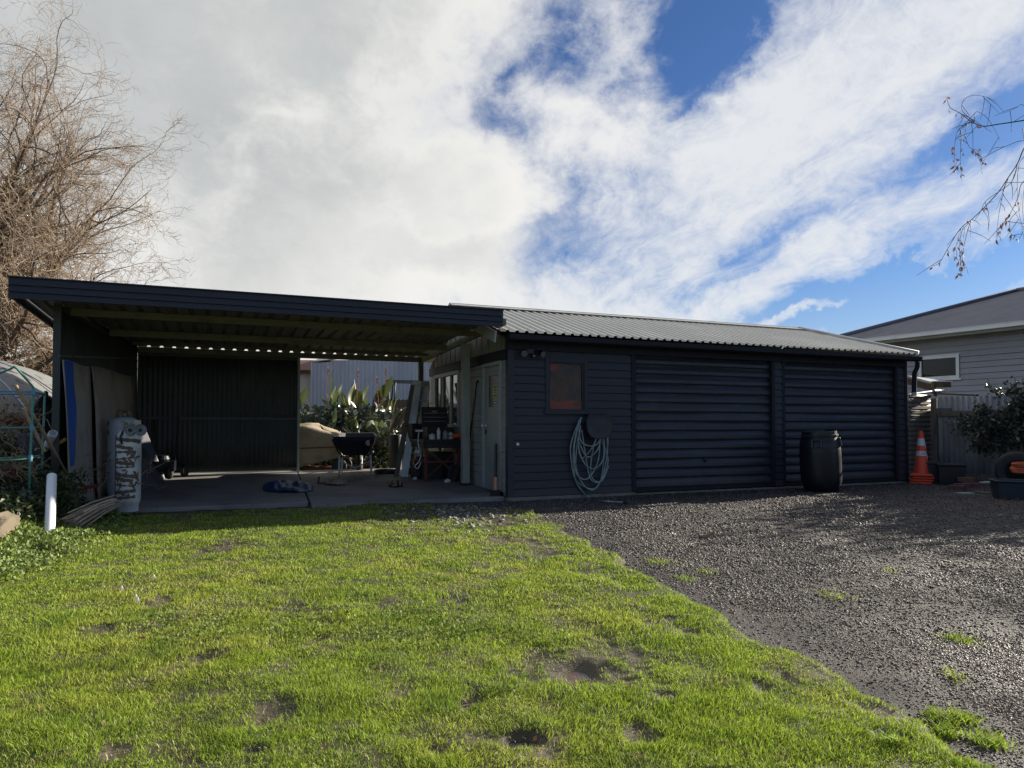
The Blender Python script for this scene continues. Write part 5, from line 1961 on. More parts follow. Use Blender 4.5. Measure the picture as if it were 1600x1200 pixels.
# ------------------------------------------------------------------ branches
def grow_tree(polys, p, d, length, r, lvl, spec, rng):
    """spec[lvl] = (children, length ratio, angle, wiggle, pull, segments)"""
    n_ch, ratio, ang, wig, pull, ns = spec[lvl][:6]
    pts = [np.array(p, float)]
    d = np.array(d, float) / np.linalg.norm(d)
    st = length / ns
    dirs = [d]
    ph = rng.normal(0, 1, 3)
    for i in range(ns):
        ph = ph * .45 + rng.normal(0, 1, 3)
        d = d + ph * wig + np.array(pull)
        d = d / np.linalg.norm(d)
        pts.append(pts[-1] + d * st)
        dirs.append(d)
    r_end = r * (.16 if lvl < len(spec) - 1 else .4)
    rs = [r + (r_end - r) * i / ns for i in range(ns + 1)]
    polys.append((pts, rs, lvl))
    if lvl + 1 >= len(spec):
        return
    for k in range(n_ch):
        f = .22 + .78 * (k + rng.random()) / n_ch
        i = min(ns - 1, int(f * ns))
        t_ = f * ns - i
        q_ = pts[i] + (pts[i + 1] - pts[i]) * t_
        ax = np.cross(dirs[i + 1], rng.normal(0, 1, 3))
        ax /= np.linalg.norm(ax) + 1e-9
        a_ = ang * (.6 + .8 * rng.random())
        nd = dirs[i + 1] * math.cos(a_) + ax * math.sin(a_)
        rr = max(rs[i] * (.62 if lvl else .55), spec[-1][6] if len(spec[-1]) > 6 else .003)
        grow_tree(polys, q_, nd, length * ratio * (1.1 - .45 * f) * (.75 + .5 * rng.random()), rr, lvl + 1, spec, rng)


def tubes_np(polys, name, m, parent, n):
    V = []
    F = []
    base = 0
    cs = np.array([[math.cos(2 * math.pi * j / n), math.sin(2 * math.pi * j / n)] for j in range(n)])
    for pts, rs, _ in polys:
        P_ = np.array(pts)
        k = len(P_)
        tg = np.gradient(P_, axis=0)
        tg /= np.linalg.norm(tg, axis=1)[:, None] + 1e-9
        ref = np.array([.31, .17, .93])
        s_ = np.cross(tg, ref)
        s_ /= np.linalg.norm(s_, axis=1)[:, None] + 1e-6
        w_ = np.cross(s_, tg)
        ring = P_[:, None, :] + np.array(rs)[:, None, None] * (cs[None, :, 0, None] * s_[:, None, :] + cs[None, :, 1, None] * w_[:, None, :])
        V.append(ring.reshape(-1, 3))
        i = np.arange(k - 1)[:, None] * n + base
        j = np.arange(n)[None, :]
        jn = (np.arange(n)[None, :] + 1) % n
        F.append(np.stack([i + j, i + jn, i + n + jn, i + n + j], -1).reshape(-1, 4))
        base += k * n
    V = np.concatenate(V)
    F = np.concatenate(F)
    return np_mesh(name, V, F.ravel(), np.full(len(F), 4), m, parent, smooth=True)


# curly willow behind the carport
rng = np.random.default_rng(33)
wt = P(-110, 664, 16.5)
wt[2] = .1
t = thing('willow_tree', wt, 'bare curly twigged willow tree rising behind the left end of the carport', 'tree')
polys = []
sp_lim = [(0, 0, 0, .10, (0, 0, .02), 6)]
limbs = []
fork = wt + np.array([.1, 0, 1.5])
polys.append(([wt - UP * .3, wt + np.array([.02, 0, .5]), wt + np.array([.05, .0, 1.0]), fork], [.36, .31, .28, .27], 0))
spec = [(13, .45, .55, .065, (.0, 0, .02), 14), (10, .50, .58, .17, (.0, 0, .04), 10), (8, .54, .62, .28, (.0, 0, .03), 8), (4, .60, .70, .36, (0, 0, .02), 6, .0042)]
for dx, dy, dz, ln, r_ in [(.95, -.1, .55, 5.6, .12), (.80, .25, .85, 6.6, .14), (.55, -.25, 1.15, 7.2, .15), (.30, .2, 1.3, 7.8, .15), (1.1, .2, .30, 4.8, .10), (.05, -.1, 1.3, 7.2, .14), (-.5, .2, 1.1, 4.6, .10), (1.0, -.35, .48, 5.4, .10), (.70, .6, .66, 6.0, .12), (.45, -.5, .95, 6.6, .12), (.62, .1, .95, 7.2, .13), (.90, .1, .70, 6.4, .12), (.18, .0, 1.2, 8.4, .13), (.72, -.2, 1.0, 7.6, .12), (.95, .0, .58, 7.4, .12), (.85, -.1, .78, 7.6, .12), (.40, .0, 1.15, 8.6, .13), (.02, -.2, 1.25, 8.4, .13), (1.0, .15, .48, 6.6, .10)]:
    grow_tree(polys, fork - UP * rng.random() * .4, (dx, dy, dz), ln * (1.06 - .24 * max(0, dx - .2) / .9), r_ * .85, 0, spec, rng)
tubes_np([q_ for q_ in polys if q_[2] == 0], 'trunk', M['bark'], t, 9)
tubes_np([q_ for q_ in polys if q_[2] == 1], 'bough', M['bark'], t, 6)
tubes_np([q_ for q_ in polys if q_[2] >= 2], 'crown', M['twig'], t, 3)

# second trunk with a strappy plant at its foot, and more winter scrub behind the tarp
st = P(73, 556, 21)
st[2] = .1
t = thing('bare_tree', st, 'slim bare tree trunk standing beyond the grey tarp mound', 'tree')
polys = []
polys.append(([st, st + UP * 1.5, st + np.array([.03, 0, 2.6]), st + np.array([.0, 0, 3.6])], [.15, .13, .12, .10], 0))
spec2 = [(6, .6, .7, .16, (0, 0, .03), 8), (6, .55, .7, .25, (0, 0, .02), 7), (5, .5, .8, .3, (0, 0, .02), 6, .007)]
for k in range(6):
    grow_tree(polys, st + UP * (2.6 + .16 * k), (math.cos(k * 2.4) * .9, math.sin(k * 2.4), .5), 2.2, .05, 0, spec2, rng)
tubes_np([q_ for q_ in polys if q_[2] == 0], 'trunk', M['bark'], t, 7)
tubes_np([q_ for q_ in polys if q_[2] > 0], 'crown', M['twig'], t, 3)
for px, py, dep, ln, n_, lab in ((60, 576, 19, 1.1, 30, 'strappy green plant at the foot of the slim bare trunk'), (82, 590, 18, .9, 24, 'smaller strappy plant nearest the carport wall')):
    c_ = P(px, py, dep)
    t = thing('flax_plant', np.array([c_[0], c_[1], .1]), lab, 'plant')
    b = MB()
    for k in range(n_):
        a_ = k * 2.4
        e_ = .3 + .7 * ((k * .618) % 1)
        tip = np.array([c_[0], c_[1], c_[2] - .2]) + np.array([math.cos(a_) * ln * (1.1 - e_ * .7), math.sin(a_) * ln * (1.1 - e_ * .7), ln * e_])
        big_leaf(b, (c_[0], c_[1], c_[2] - .3), tip, .12, .20, 5)
    b.build('leaves', M['palm'], t, smooth=True)
    b = MB()
    b.tube([np.array([c_[0], c_[1], .0]), np.array([c_[0], c_[1], c_[2] - .25])], .12, 8)
    b.build('stem', M['bark'], t)
for px, dep, ht, wd_, lab in ((10, 26, 2.5, 1.9, 'low brown winter bush at the left edge beyond the tarp mound'), (32, 24, 2.2, 1.3, 'small grey green bush beyond the tarp beside the slim trunk'), (-60, 22, 3.0, 2.5, 'scrubby bush beyond the tarp mound behind the willow')):
    c_ = P(px, 600, dep)
    c_[2] = .1
    t = thing('scrub_bush', c_, lab, 'bush')
    n_ = 1500
    q_ = RNG.normal(0, 1, (n_, 3))
    q_ /= np.linalg.norm(q_, axis=1)[:, None]
    q_ *= (RNG.random(n_) ** .5)[:, None]
    cen = c_ + np.stack([q_[:, 0] * wd_, q_[:, 1] * wd_ * .7, ht * .55 + q_[:, 2] * ht * .5], 1)
    leaf_cloud(cen, .12 + .10 * RNG.random(n_), 'crown', M['hedge'], t)
    b = MB()
    for k in range(7):
        b.tube(polyline_noise(c_, c_ + np.array([RNG.normal(0, wd_ * .4), RNG.normal(0, .4), ht * .8]), 5, .05), [.05, .04, .035, .03, .02, .012], 5)
    b.build('stems', M['bark'], t)
# far low ridge
rg = MB()
rows = []
for k, (yy, zz_) in enumerate(((150, -.1), (170, 9.0), (210, 12.0), (260, 8), (300, -.1))):
    rows.append([(x_, yy + 20 * math.sin(x_ * .013), (zz_ + (2.2 * math.sin(x_ * .021 + k) + 1.3 * math.sin(x_ * .05)) * (zz_ > 0)) - .1) for x_ in np.linspace(-330, 330, 80)])
rg.sheet(rows)
tag(rg.build('hills', M['farhill'], None, smooth=True), kind='structure')

# ------------------------------------------------------------------ tarp-covered mound on the left
tc = P(-60, 640, 11.2)
tc[2] = .0
t = thing('tarp_mound', tc, 'large domed mound under a grey smudged tarp left of the carport', 'covered mound')
b = MB()
rows = []
for j in range(22):
    f_ = j / 21
    row = []
    for i in range(60):
        a_ = 2 * math.pi * i / 59
        rr_ = f_
        x_ = 2.75 * rr_ * math.cos(a_)
        y_ = 2.6 * rr_ * math.sin(a_)
        z_ = 2.16 * (max(0, 1 - rr_ ** 2.1)) ** .72
        z_ += .03 * math.sin(a_ * 6 + rr_ * 9) * rr_ + .02 * math.sin(a_ * 11) * rr_
        row.append(tc + np.array([x_, y_, z_]))
    rows.append(row)
b.sheet(rows)
b.build('tarp', M['tarp'], t, smooth=True)
b = MB()
for a_ in (-.62, -.95, -.2):
    b.tube([tc + np.array([2.76 * r_ * math.cos(a_ + .35 * (r_ - .5)), 2.61 * r_ * math.sin(a_ + .35 * (r_ - .5)), 2.16 * (max(0, 1 - r_ ** 2.1)) ** .72 + .012]) for r_ in np.linspace(.15, .93, 12)], .012, 5)
b.build('seam', M['paperw'], t)
# heap of dark mulch between the mound and the carport wall
mc = P(70, 690, 9.4)
mc[2] = .05
b = MB()
rows = []
for j in range(16):
    f_ = j / 15
    rows.append([mc + np.array([.36 * f_ * math.cos(i * .2094), .6 * f_ * math.sin(i * .2094), 1.42 * (1 - f_ ** 1.6) + .05 * math.sin(i * 1.9 + j) * f_ + .04 * math.sin(i * 5 + j * 3)]) for i in range(31)])
b.sheet(rows)
t = thing('mulch_heap', mc, 'dark heap of black mulch between the tarp mound and the carport wall', 'heap')
b.build('heap', mat('black_mulch', (.022, .019, .017), .95, layers=[(14, (.05, .042, .035), .5, .68, .8)], bump=[(30, .9, .03)]), t, smooth=False)
nn = 900
fa = RNG.random(nn) * 6.283
fr_ = RNG.random(nn) ** .5
cen = mc + np.stack([.36 * fr_ * np.cos(fa), .6 * fr_ * np.sin(fa), 1.42 * (1 - fr_ ** 1.6) + .02], 1)
leaf_cloud(cen, .05 + .04 * RNG.random(nn), 'chips', mat('mulch_chip', (.03, .025, .022), .9, island=.6), t)

# ------------------------------------------------------------------ raised bed at the left edge
EB = [PG(-40, 905), PG(20, 884), PG(60, 862), PG(110, 838), PG(160, 815), PG(190, 803)]
EBx = np.array([-3.3, -3.6] + [p[0] for p in EB] + [-4.75, -4.8])
EBy = np.array([2.0, 4.0] + [p[1] for p in EB] + [8.8, 12.0])


def bed_in(x, y):
    """how far a point lies inside the bed, measured across from its edge"""
    return np.interp(y, EBy, EBx) - x


def bed_h(x, y):
    e_ = bed_in(x, y)
    return -.06 + .32 * (1 / (1 + np.exp(-(e_ - .22) * 8))) + (fbm(x, y, 2.5, 81, 3) - .5) * .10


xs = np.linspace(-11, -3.4, 110)
ys = np.linspace(3.6, 10.5, 110)
gx, gy = np.meshgrid(xs, ys)
zz_ = bed_h(gx.ravel(), gy.ravel())
uu = (gx.ravel() - O[0]) * A[0] + (gy.ravel() - O[1]) * A[1]
vv_ = (gx.ravel() - O[0]) * B[0] + (gy.ravel() - O[1]) * B[1]
zz_ = np.where((uu > -5.52) & (vv_ > .25), -.15, zz_)
zz_ = np.where(bed_in(gx.ravel(), gy.ravel()) < -.1, -.2, zz_)
V = np.stack([gx.ravel(), gy.ravel(), zz_], 1)
i = np.arange(109 * 109)
a_ = (i // 109) * 110 + i % 109
tag(np_mesh('garden_soil', V, np.stack([a_, a_ + 1, a_ + 111, a_ + 110], 1).ravel(), np.full(len(i), 4), M['soil'], smooth=True), kind='structure')


def bed_pt(px, py, lift=0.0):
    z_ = .1
    for _ in range(15):
        p_ = PG(px, py, z_)
        z_ = float(bed_h(np.array([p_[0]]), np.array([p_[1]]))[0]) + lift
    return np.array([p_[0], p_[1], z_])


# ground cover spilling over the edge
n_ = 24000
y = RNG.uniform(4.4, 8.3, n_)
x = np.interp(y, EBy, EBx) - RNG.normal(.10, .20, n_)
den = fbm(x, y, 3, 77, 3)
k_ = (den > .34) & (x > -.80 * y) & (RNG.random(n_) < np.clip((8.2 - y) / 1.6, .15, 1))
x, y = x[k_], y[k_]
cen = np.stack([x, y, np.maximum(bed_h(x, y), lawn_h(x, y)) + .01 + .09 * RNG.random(len(x)) * np.clip(den[k_] * 2 - .4, .2, 1)], 1)
tag(leaf_cloud(cen, .020 + .020 * RNG.random(len(x)), 'ground_cover', M['cover'], None, (0, -.3, .5), .8, .75), 'low bright green ground cover spilling off the garden bed edge', 'ground cover', kind='stuff')
# darker plants filling the bed
n_ = 26000
y = RNG.uniform(6.3, 9.8, n_)
x = np.interp(y, EBy, EBx) - .18 - RNG.random(n_) * 2.4
den = fbm(x, y, 1.6, 78, 3)
uu = (x - O[0]) * A[0] + (y - O[1]) * A[1]
vv_ = (x - O[0]) * B[0] + (y - O[1]) * B[1]
k_ = (den > .40) & ((uu < -5.58) | (vv_ < .1)) & (x > -.84 * y)
x, y, den = x[k_], y[k_], den[k_]
cen = np.stack([x, y, bed_h(x, y) + (RNG.random(len(x)) ** .8) * (den - .34) * 1.7 * np.clip((y - 6.1) / 1.1, .12, 1)], 1)
tag(leaf_cloud(cen, .035 + .045 * RNG.random(len(x)), 'undergrowth', M['darkweed'], None, (0, -.2, .3), .9, .5), 'dark tangled undergrowth filling the garden bed', 'undergrowth', kind='stuff')


def leafy(px, py, ht, wd_, nl, ls, m, label, name='leafy_weed', seed=0, dep=None, stems=6, ratio=.45):
    c_ = bed_pt(px, py) if dep is None else np.array([P(px, py, dep)[0], dep, .1])
    t_ = thing(name, c_, label, 'plant')
    b_ = MB()
    tips = []
    for k in range(stems):
        a_ = k * 2.4 + seed
        tip = c_ + np.array([math.cos(a_) * wd_ * (.3 + .7 * RNG.random()), math.sin(a_) * wd_ * .6, ht * (.6 + .4 * RNG.random())])
        pl_ = polyline_noise(c_, tip, 6, .02)
        tips.append(pl_)
        b_.tube(pl_, [.008, .007, .006, .005, .005, .004, .003], 5)
    b_.build('stems', M['drytwig'], t_, smooth=True)
    cen_ = []
    for k in range(nl):
        pl_ = tips[k % stems]
        f_ = .25 + .75 * RNG.random()
        i_ = min(5, int(f_ * 6))
        cen_.append(pl_[i_] + (pl_[i_ + 1] - pl_[i_]) * (f_ * 6 - i_) + RNG.normal(0, .015, 3))
    leaf_cloud(np.array(cen_), ls * (.6 + .7 * RNG.random(nl)), 'leaves', m, t_, (0, -.2, -.1), 1.0, ratio)
    return t_


leafy(135, 775, .95, .22, 160, .06, M['weed'], 'tall wispy weed with small leaves in front of the leaning sheets', seed=1, stems=8)
leafy(75, 735, .55, .35, 60, .17, M['weed'], 'broad leaved yellow green plant behind the rake handles', seed=2, ratio=.6)
leafy(110, 735, .5, .35, 70, .13, M['darkweed'], 'dark broad leaved plant right of the rake handles', seed=3, ratio=.6)
leafy(20, 760, .5, .4, 120, .09, M['weed'], 'bushy green plant under the green shelf frame', seed=4)
leafy(150, 745, .45, .3, 90, .09, M['darkweed'], 'low dark plant against the foot of the leaning sheets', seed=5)

# dry brush heaped in front of the cylinder
for px, py, n_, sx, sz, lab in ((150, 770, 60, .45, .42, 'heap of dry brown twigs piled left of the gas cylinders'), (30, 690, 70, .45, .35, None)):
    if lab:
        c_ = bed_pt(px, py)
        b = MB()
        for k in range(n_):
            p0 = c_ + np.array([RNG.normal(0, sx * .5), RNG.normal(0, .18), .02 + sz * RNG.random() * .8])
            a_ = RNG.random() * 6.283
            p1 = p0 + np.array([math.cos(a_) * .35, math.sin(a_) * .2, RNG.normal(.02, .12)])
            b.tube(polyline_noise(p0, p1, 5, .02), [.006, .006, .005, .005, .004, .002], 4)
        tag(b.build('dry_brush', M['drytwig'], None), lab, 'brush heap')

# grey bundle of reeds lying on the corner
p0, p1 = PG(108, 826, .05), PG(172, 792, .17)
b = MB()
ax = (p1 - p0) / np.linalg.norm(p1 - p0)
sv = np.cross(ax, UP)
for k in range(80):
    q_ = sv * RNG.normal(0, .065) + UP * abs(RNG.normal(0, .05))
    j0, j1 = RNG.uniform(-.12, .10), RNG.uniform(-.12, .12)
    b.tube([p0 + q_ * 1.25 + ax * j0, p0 + (p1 - p0) * .5 + q_ + UP * .02, p1 + q_ * .8 + ax * j1], [.007, .009, .007], 5)
tag(b.build('reed_bundle', mat('pale_reed', (.46, .38, .27), .85, layers=[(7, (.28, .22, .15), .45, .65, .8)], island=.3), None), 'bundle of grey dry sticks lying on the lawn corner by the bed', 'sticks')
# stone block in the bed edge
rc = P(-10, 850, 5.8)
rc[2] = .06
b = MB()
rr_ = random.Random(3)
rows = []
for z_, k_ in ((-.05, 1.02), (.03, 1.03), (.12, 1.0), (.21, .95), (.245, .85), (.25, .05)):
    row = []
    for i in range(25):
        a_ = 2 * math.pi * i / 24
        k2 = max(abs(math.cos(a_)), abs(math.sin(a_)))
        f_ = (1 / k2) ** .85
        jj = .02 * math.sin(i * 2.2 + z_ * 20)
        lx_, ly_ = (.33 * k_ * f_ + jj) * math.cos(a_), (.10 * k_ * f_ + jj) * math.sin(a_)
        row.append(rc + np.array([lx_ * -.30 - ly_ * .95, lx_ * .95 - ly_ * .30, z_ * (.80 + .22 * math.cos(a_ + .3)) + .02 * math.sin(i * 1.3 + z_ * 9)]))
    rows.append(row)
b.sheet(rows)
tag(b.build('stone_block', M['stone'], None, smooth=True), 'yellow grey rough stone block edging the bed at the left', 'stone block')
# leaf litter bits on the bed edge
n_ = 260
pp = np.array([bed_pt(px, py, .03) for px, py in zip(RNG.normal(55, 16, n_), RNG.normal(828, 7, n_))])
tag(leaf_cloud(pp, .05 + .03 * RNG.random(n_), 'leaf_litter', M['dryleaf'], None, (0, 0, .3)), 'brown dead leaves gathered behind the stone block', 'leaf litter', kind='stuff')

# dead straw and clover mixed into the lawn
n_ = 16000
x, y = sample(n_, 2.0, 9.2, 1.3, lambda y: -.80 * y - .2, lambda y: edge_x(y) + .05)
k_ = ((x - O[0]) * B[0] + (y - O[1]) * B[1] < .04) & (RNG.random(n_) < .15 + 1.6 * np.clip(fbm(x, y, 1.4, 131, 3) - .45, 0, 1) + .8 * bare(x, y)) & (bed_in(x, y) < 0)
x, y = x[k_], y[k_]
m_straw = mat('dead_straw', (.36, .30, .16), .8, island=.4, layers=[(3, (.24, .18, .10), .5, .7, .8)])
blades(x, y, lawn_h(x, y) + .002, .008 + .016 * RNG.random(len(x)), .0022 + .0015 * RNG.random(len(x)), .5 + .7 * RNG.random(len(x)), RNG.random(len(x)) * 6.28, 'dead_straw', m_straw)
tag(bpy.data.objects['dead_straw'], 'straw coloured dead grass scattered through the lawn', 'dead grass', kind='stuff')
n_ = 60000
x, y = sample(n_, 2.0, 7.5, 1.3, lambda y: -.80 * y - .2, lambda y: edge_x(y) - .05)
k_ = (fbm(x, y, 1.1, 141, 3) + .25 * (fbm(x, y, 6, 142, 2) - .5) > .63) & (RNG.random(n_) < .55) & (bed_in(x, y) < 0) & (bare(x, y) < .2)
x, y = x[k_], y[k_]
m_clover = mat('clover_leaf', (.16, .235, .035), .75, island=.35, trans=.3, layers=[(4, (.23, .29, .05), .5, .7, .8)])
tag(leaf_cloud(np.stack([x, y, lawn_h(x, y) + .008 + .016 * RNG.random(len(x))], 1), .012 + .008 * RNG.random(len(x)), 'clover_leaves', m_clover, None, (0, -.2, .4), .7, 1.0), 'patches of small round clover leaves in the lawn', 'clover', kind='stuff')
n_ = 70
x, y = sample(n_, 2.1, 8.8, 1.1, lambda y: -.75 * y, lambda y: edge_x(y) + 1.2)
k_ = ((x - O[0]) * B[0] + (y - O[1]) * B[1] < -.1) & (bed_in(x, y) < 0)
x, y = x[k_], y[k_]
tag(leaf_cloud(np.stack([x, y, np.maximum(lawn_h(x, y), gravel_h(x, y)) + .022], 1), .014 + .018 * RNG.random(len(x)), 'blown_leaves', M['dryleaf'], None, (0, 0, .2), .7, .5), 'few small brown leaves blown over the lawn and gravel', 'fallen leaves', kind='stuff')

# white plastic pipe
p0, p1 = PG(77, 846, .03), bed_pt(83, 800)
top = P(81, 744, p0[1] + .62)
t = thing('plastic_pipe', p0, 'white plastic drain pipe sloping down from the bed onto the lawn', 'pipe')
b = MB()
axp = (top - p0) / np.linalg.norm(top - p0)
s1_ = np.cross(axp, UP)
s1_ /= np.linalg.norm(s1_)
s2_ = np.cross(s1_, axp)
rows = []
for r_, f_ in ((.036, .10), (.036, 0), (.043, 0), (.043, 1), (.036, 1), (.036, .9)):
    rows.append([p0 + (top - p0) * f_ + r_ * (math.cos(i * .2618) * s1_ + math.sin(i * .2618) * s2_) for i in range(25)])
b.sheet(rows)
b.build('pipe', M['white'], t, smooth=True, angle=40)
b = MB()
for f_, m_w in ((.84, .0004), (.80, .0004), (.72, .0004)):
    for s_ in range(5):
        aa = 4.0 + .18 * s_
        q_ = p0 + (top - p0) * (f_ + .012 * (s_ % 2)) + .0435 * (math.cos(aa) * s1_ + math.sin(aa) * s2_)
        b.tube([q_, q_ + axp * .012], .003, 4)
b.build('printing', M['slate'], t)
p0 = P(72, 700, 8.1)
p1 = P(83, 677, 7.9)
b = MB()
b.tube([p0, p1], .040, 16)
b.tube([p1 - (p1 - p0) * .25, p1], .046, 16)
tag(b.build('pipe_offcut', M['white'], None, smooth=True, angle=40), 'short white pipe offcut lodged behind the rake handles', 'pipe')
b = MB()
b.tube([P(89, 694, 8.1), P(103, 686, 8.1)], .022, 10)
tag(b.build('trowel', mat('tan_handle', (.48, .25, .08), .5), None, smooth=True, angle=40), 'garden trowel with an orange brown grip poking out by the pipe offcut', 'trowel')
pb = P(57, 697, 8.2)
b = MB()
b.lathe([(0, -.16), (.15, -.16), (.18, .12), (.19, .13), (.19, .15), (.165, .15), (.13, -.12), (0, -.12)], pb, 22)
tag(b.build('grey_tub', M['slate'], None, smooth=True, angle=40), 'blue grey plastic tub sitting behind the shelf frame', 'tub')

# rake and a second handle
p0, p1 = bed_pt(116, 806, .03), P(25, 603, 7.15)
p1 = P(25, 603, 6.72)
t = thing('rake', p0, 'long handled rake with worn red head leaning on the green frame', 'rake')
dv_ = (p1 - p0) / np.linalg.norm(p1 - p0)
b = MB()
mid = p0 + (p1 - p0) * .5 + np.array([.02, 0, -.015])
b.tube([p0 + dv_ * .14, mid, p1], .017, 10)
b.build('handle', M['wood'], t, smooth=True)
b = MB()
b.tube([p0 + dv_ * .06, p0 + dv_ * .16], .021, 10)
b.build('ferrule', M['steelgreen'], t, smooth=True)
b = MB()
b.tube([p0, p0 + dv_ * .07], .012, 8)
hs0 = p0 + np.array([-.13, -.10, -.05])
hs1 = p0 + np.array([.22, .12, .045])
b.beam(hs0, hs1, .035, .045)
for k in range(12):
    q_ = hs0 + (hs1 - hs0) * (k + .5) / 12
    b.beam(q_, q_ + np.array([.02, -.05, -.07]), .010, .007)
b.build('head', M['redpaint'], t)
p0, p1 = P(70, 705, 7.1), P(36, 638, 6.8)
b = MB()
b.tube([p0, p1], .016, 10)
tag(b.build('spare_handle', M['wood'], None, smooth=True, angle=40), 'second bare wooden handle lying close under the rake handle', 'handle')

# green tube shelf frame with dried plants
fd0 = 6.9
t = thing('shelf_frame', P(20, 800, fd0), 'green tube shelf frame with a peaked top at the left edge', 'plant shelf')
fx = np.array([.50, -.86, 0])      # towards the viewer, along the frame's long side
F0 = P(44, 800, fd0)
bz = F0[2]
R0 = P(48, 606, fd0)
hgt_ = R0[2] - bz
wv = np.array([-.80, -.30, 0])
wv /= np.linalg.norm(wv)
W_ = .62
fp = lambda s_, z_: F0 + wv * s_ * W_ + UP * z_ + np.array([.03, 0, 0]) * (z_ / hgt_)
apex = P(22, 573, fd0 - .12)
b = MB()
b.tube([fp(0, -.15), fp(0, hgt_ * .5), fp(0, hgt_)], .011, 8)
b.tube([fp(0, hgt_), fp(.02, hgt_ + .02), apex + np.array([.03, 0, -.02]), apex, apex + np.array([-.03, 0, -.02]), fp(1, hgt_ - .02)], .011, 8)
b.tube([fp(1, -.15), fp(1, hgt_)], .011, 8)
b.build('end_frame', M['steelgreen'], t, smooth=True)
bk = np.array([-.30, .62, 0])
b = MB()
b.tube([fp(1, -.15) + bk, fp(1, hgt_) + bk], .011, 8)
b.tube([fp(0, -.15) + bk, fp(0, hgt_) + bk], .011, 8)
b.build('back_frame', M['steelgreen'], t, smooth=True)
for k, (pyr, drop) in enumerate(((612, .0), (668, -.01), (716, -.045), (772, -.06))):
    zr = P(46, pyr, fd0)[2] - bz
    b = MB()
    b.tube([fp(0, zr), fp(1, zr + drop)], .010, 8)
    b.tube([fp(0, zr), fp(0, zr) + bk], .010, 8)
    b.tube([fp(1, zr + drop), fp(1, zr + drop) + bk], .010, 8)
    b.tube([fp(0, zr) + bk, fp(1, zr + drop) + bk], .010, 8)
    if k:
        for s_ in np.linspace(.1, .9, 7):
            b.tube([fp(s_, zr + drop * s_), fp(s_, zr + drop * s_) + bk], .004, 5)
    b.build('shelf', M['clip'] if k == 0 else M['steelgreen'], t, smooth=True)
    for s_ in (0, 1):
        b = MB()
        q_ = fp(s_, zr + drop * s_)
        b.tube([q_ - UP * .032, q_ + UP * .032], .018, 10)
        b.build('connector', M['clip'], t, smooth=True, angle=40)
for k, (px, py, n_, lab) in enumerate(((12, 655, 110, 'dried tangled plant on the top shelf of the green frame'), (10, 735, 60, 'dead stalks hanging over the lower shelf of the green frame'))):
    c_ = P(px, py, fd0 - .05) + bk * .4
    t = thing('dried_plant', c_, lab, 'dried plant')
    b = MB()
    b.lathe([(0, -.09), (.07, -.09), (.09, .0), (.08, .0), (0, -.02)], c_ + UP * .0, 12)
    b.build('pot', M['rust'], t, smooth=True, angle=40)
    b = MB()
    for j in range(n_):
        p0 = c_ + np.array([RNG.normal(-.04, .09), RNG.normal(0, .12), RNG.normal(0, .04)])
        a_ = RNG.random() * 6.283
        p1 = p0 + np.array([math.cos(a_) * .19, math.sin(a_) * .2, RNG.normal(0, .13)])
        b.tube(polyline_noise(p0, p1, 6, .02), [.005, .005, .004, .004, .003, .003, .002], 4)
    b.build('stalks', M['drytwig'], t)
    leaf_cloud(c_ + RNG.normal(0, .12, (160, 3)) * np.array([1, 1, .7]), .05, 'dead_leaves', M['dryleaf'], t)

# ------------------------------------------------------------------ behind the carport: cannas, shed, low fence
shd0 = P(481, 600, 21.0)
t = thing('iron_shed', np.array([shd0[0], shd0[1], .1]), 'tall pale blue grey corrugated iron shed beyond the canna bed', 'shed')
s0 = P(486, 600, 22.5)
s1 = P(730, 600, 20.5)
s0[2] = s1[2] = .1
b = MB()
corrugate(b, s0, s1, .1, 5.0, .15, .014, 3, .004, top=lambda f: 3.05 + .28 * f)
b.build('wall', M['galv'], t, smooth=True)
b = MB()
bkv = np.array([-.6, 3.2, 0])
b.hexa([s0 + UP * 3.0, s1 + UP * 3.28, s1 + bkv + UP * 3.7, s0 + bkv + UP * 3.4, s0 + UP * 3.03, s1 + UP * 3.31, s1 + bkv + UP * 3.73, s0 + bkv + UP * 3.43])
b.build('roof', M['galv_old'], t)
b = MB()
corrugate(b, s0 + bkv, s0, .1, 3.1, .15, .018, 2)
b.build('end_wall', M['galv'], t, smooth=True)
b = MB()
c_ = P(466, 600, 23)
t = thing('small_outbuilding', np.array([c_[0], c_[1], .1]), 'small cream outbuilding with a rusty roof left of the iron shed', 'outbuilding')
b.box(np.array([c_[0], c_[1] + 1, 1.45]), (2.1, 2.0, 2.7))
b.build('wall', mat('cream_wall', (.55, .53, .46), .8, layers=[((2, 2, 1), (.40, .38, .32), .5, .7, .8)]), t)
b = MB()
b.hexa([np.array([c_[0] - 1.2, c_[1] - .2, 2.75]), np.array([c_[0] + 1.15, c_[1] - .2, 2.75]), np.array([c_[0] + 1.15, c_[1] + 2.2, 3.3]), np.array([c_[0] - 1.2, c_[1] + 2.2, 3.3]),
        np.array([c_[0] - 1.2, c_[1] - .2, 2.87]), np.array([c_[0] + 1.15, c_[1] - .2, 2.87]), np.array([c_[0] + 1.15, c_[1] + 2.2, 3.42]), np.array([c_[0] - 1.2, c_[1] + 2.2, 3.42])])
b.build('roof', M['rust'], t)

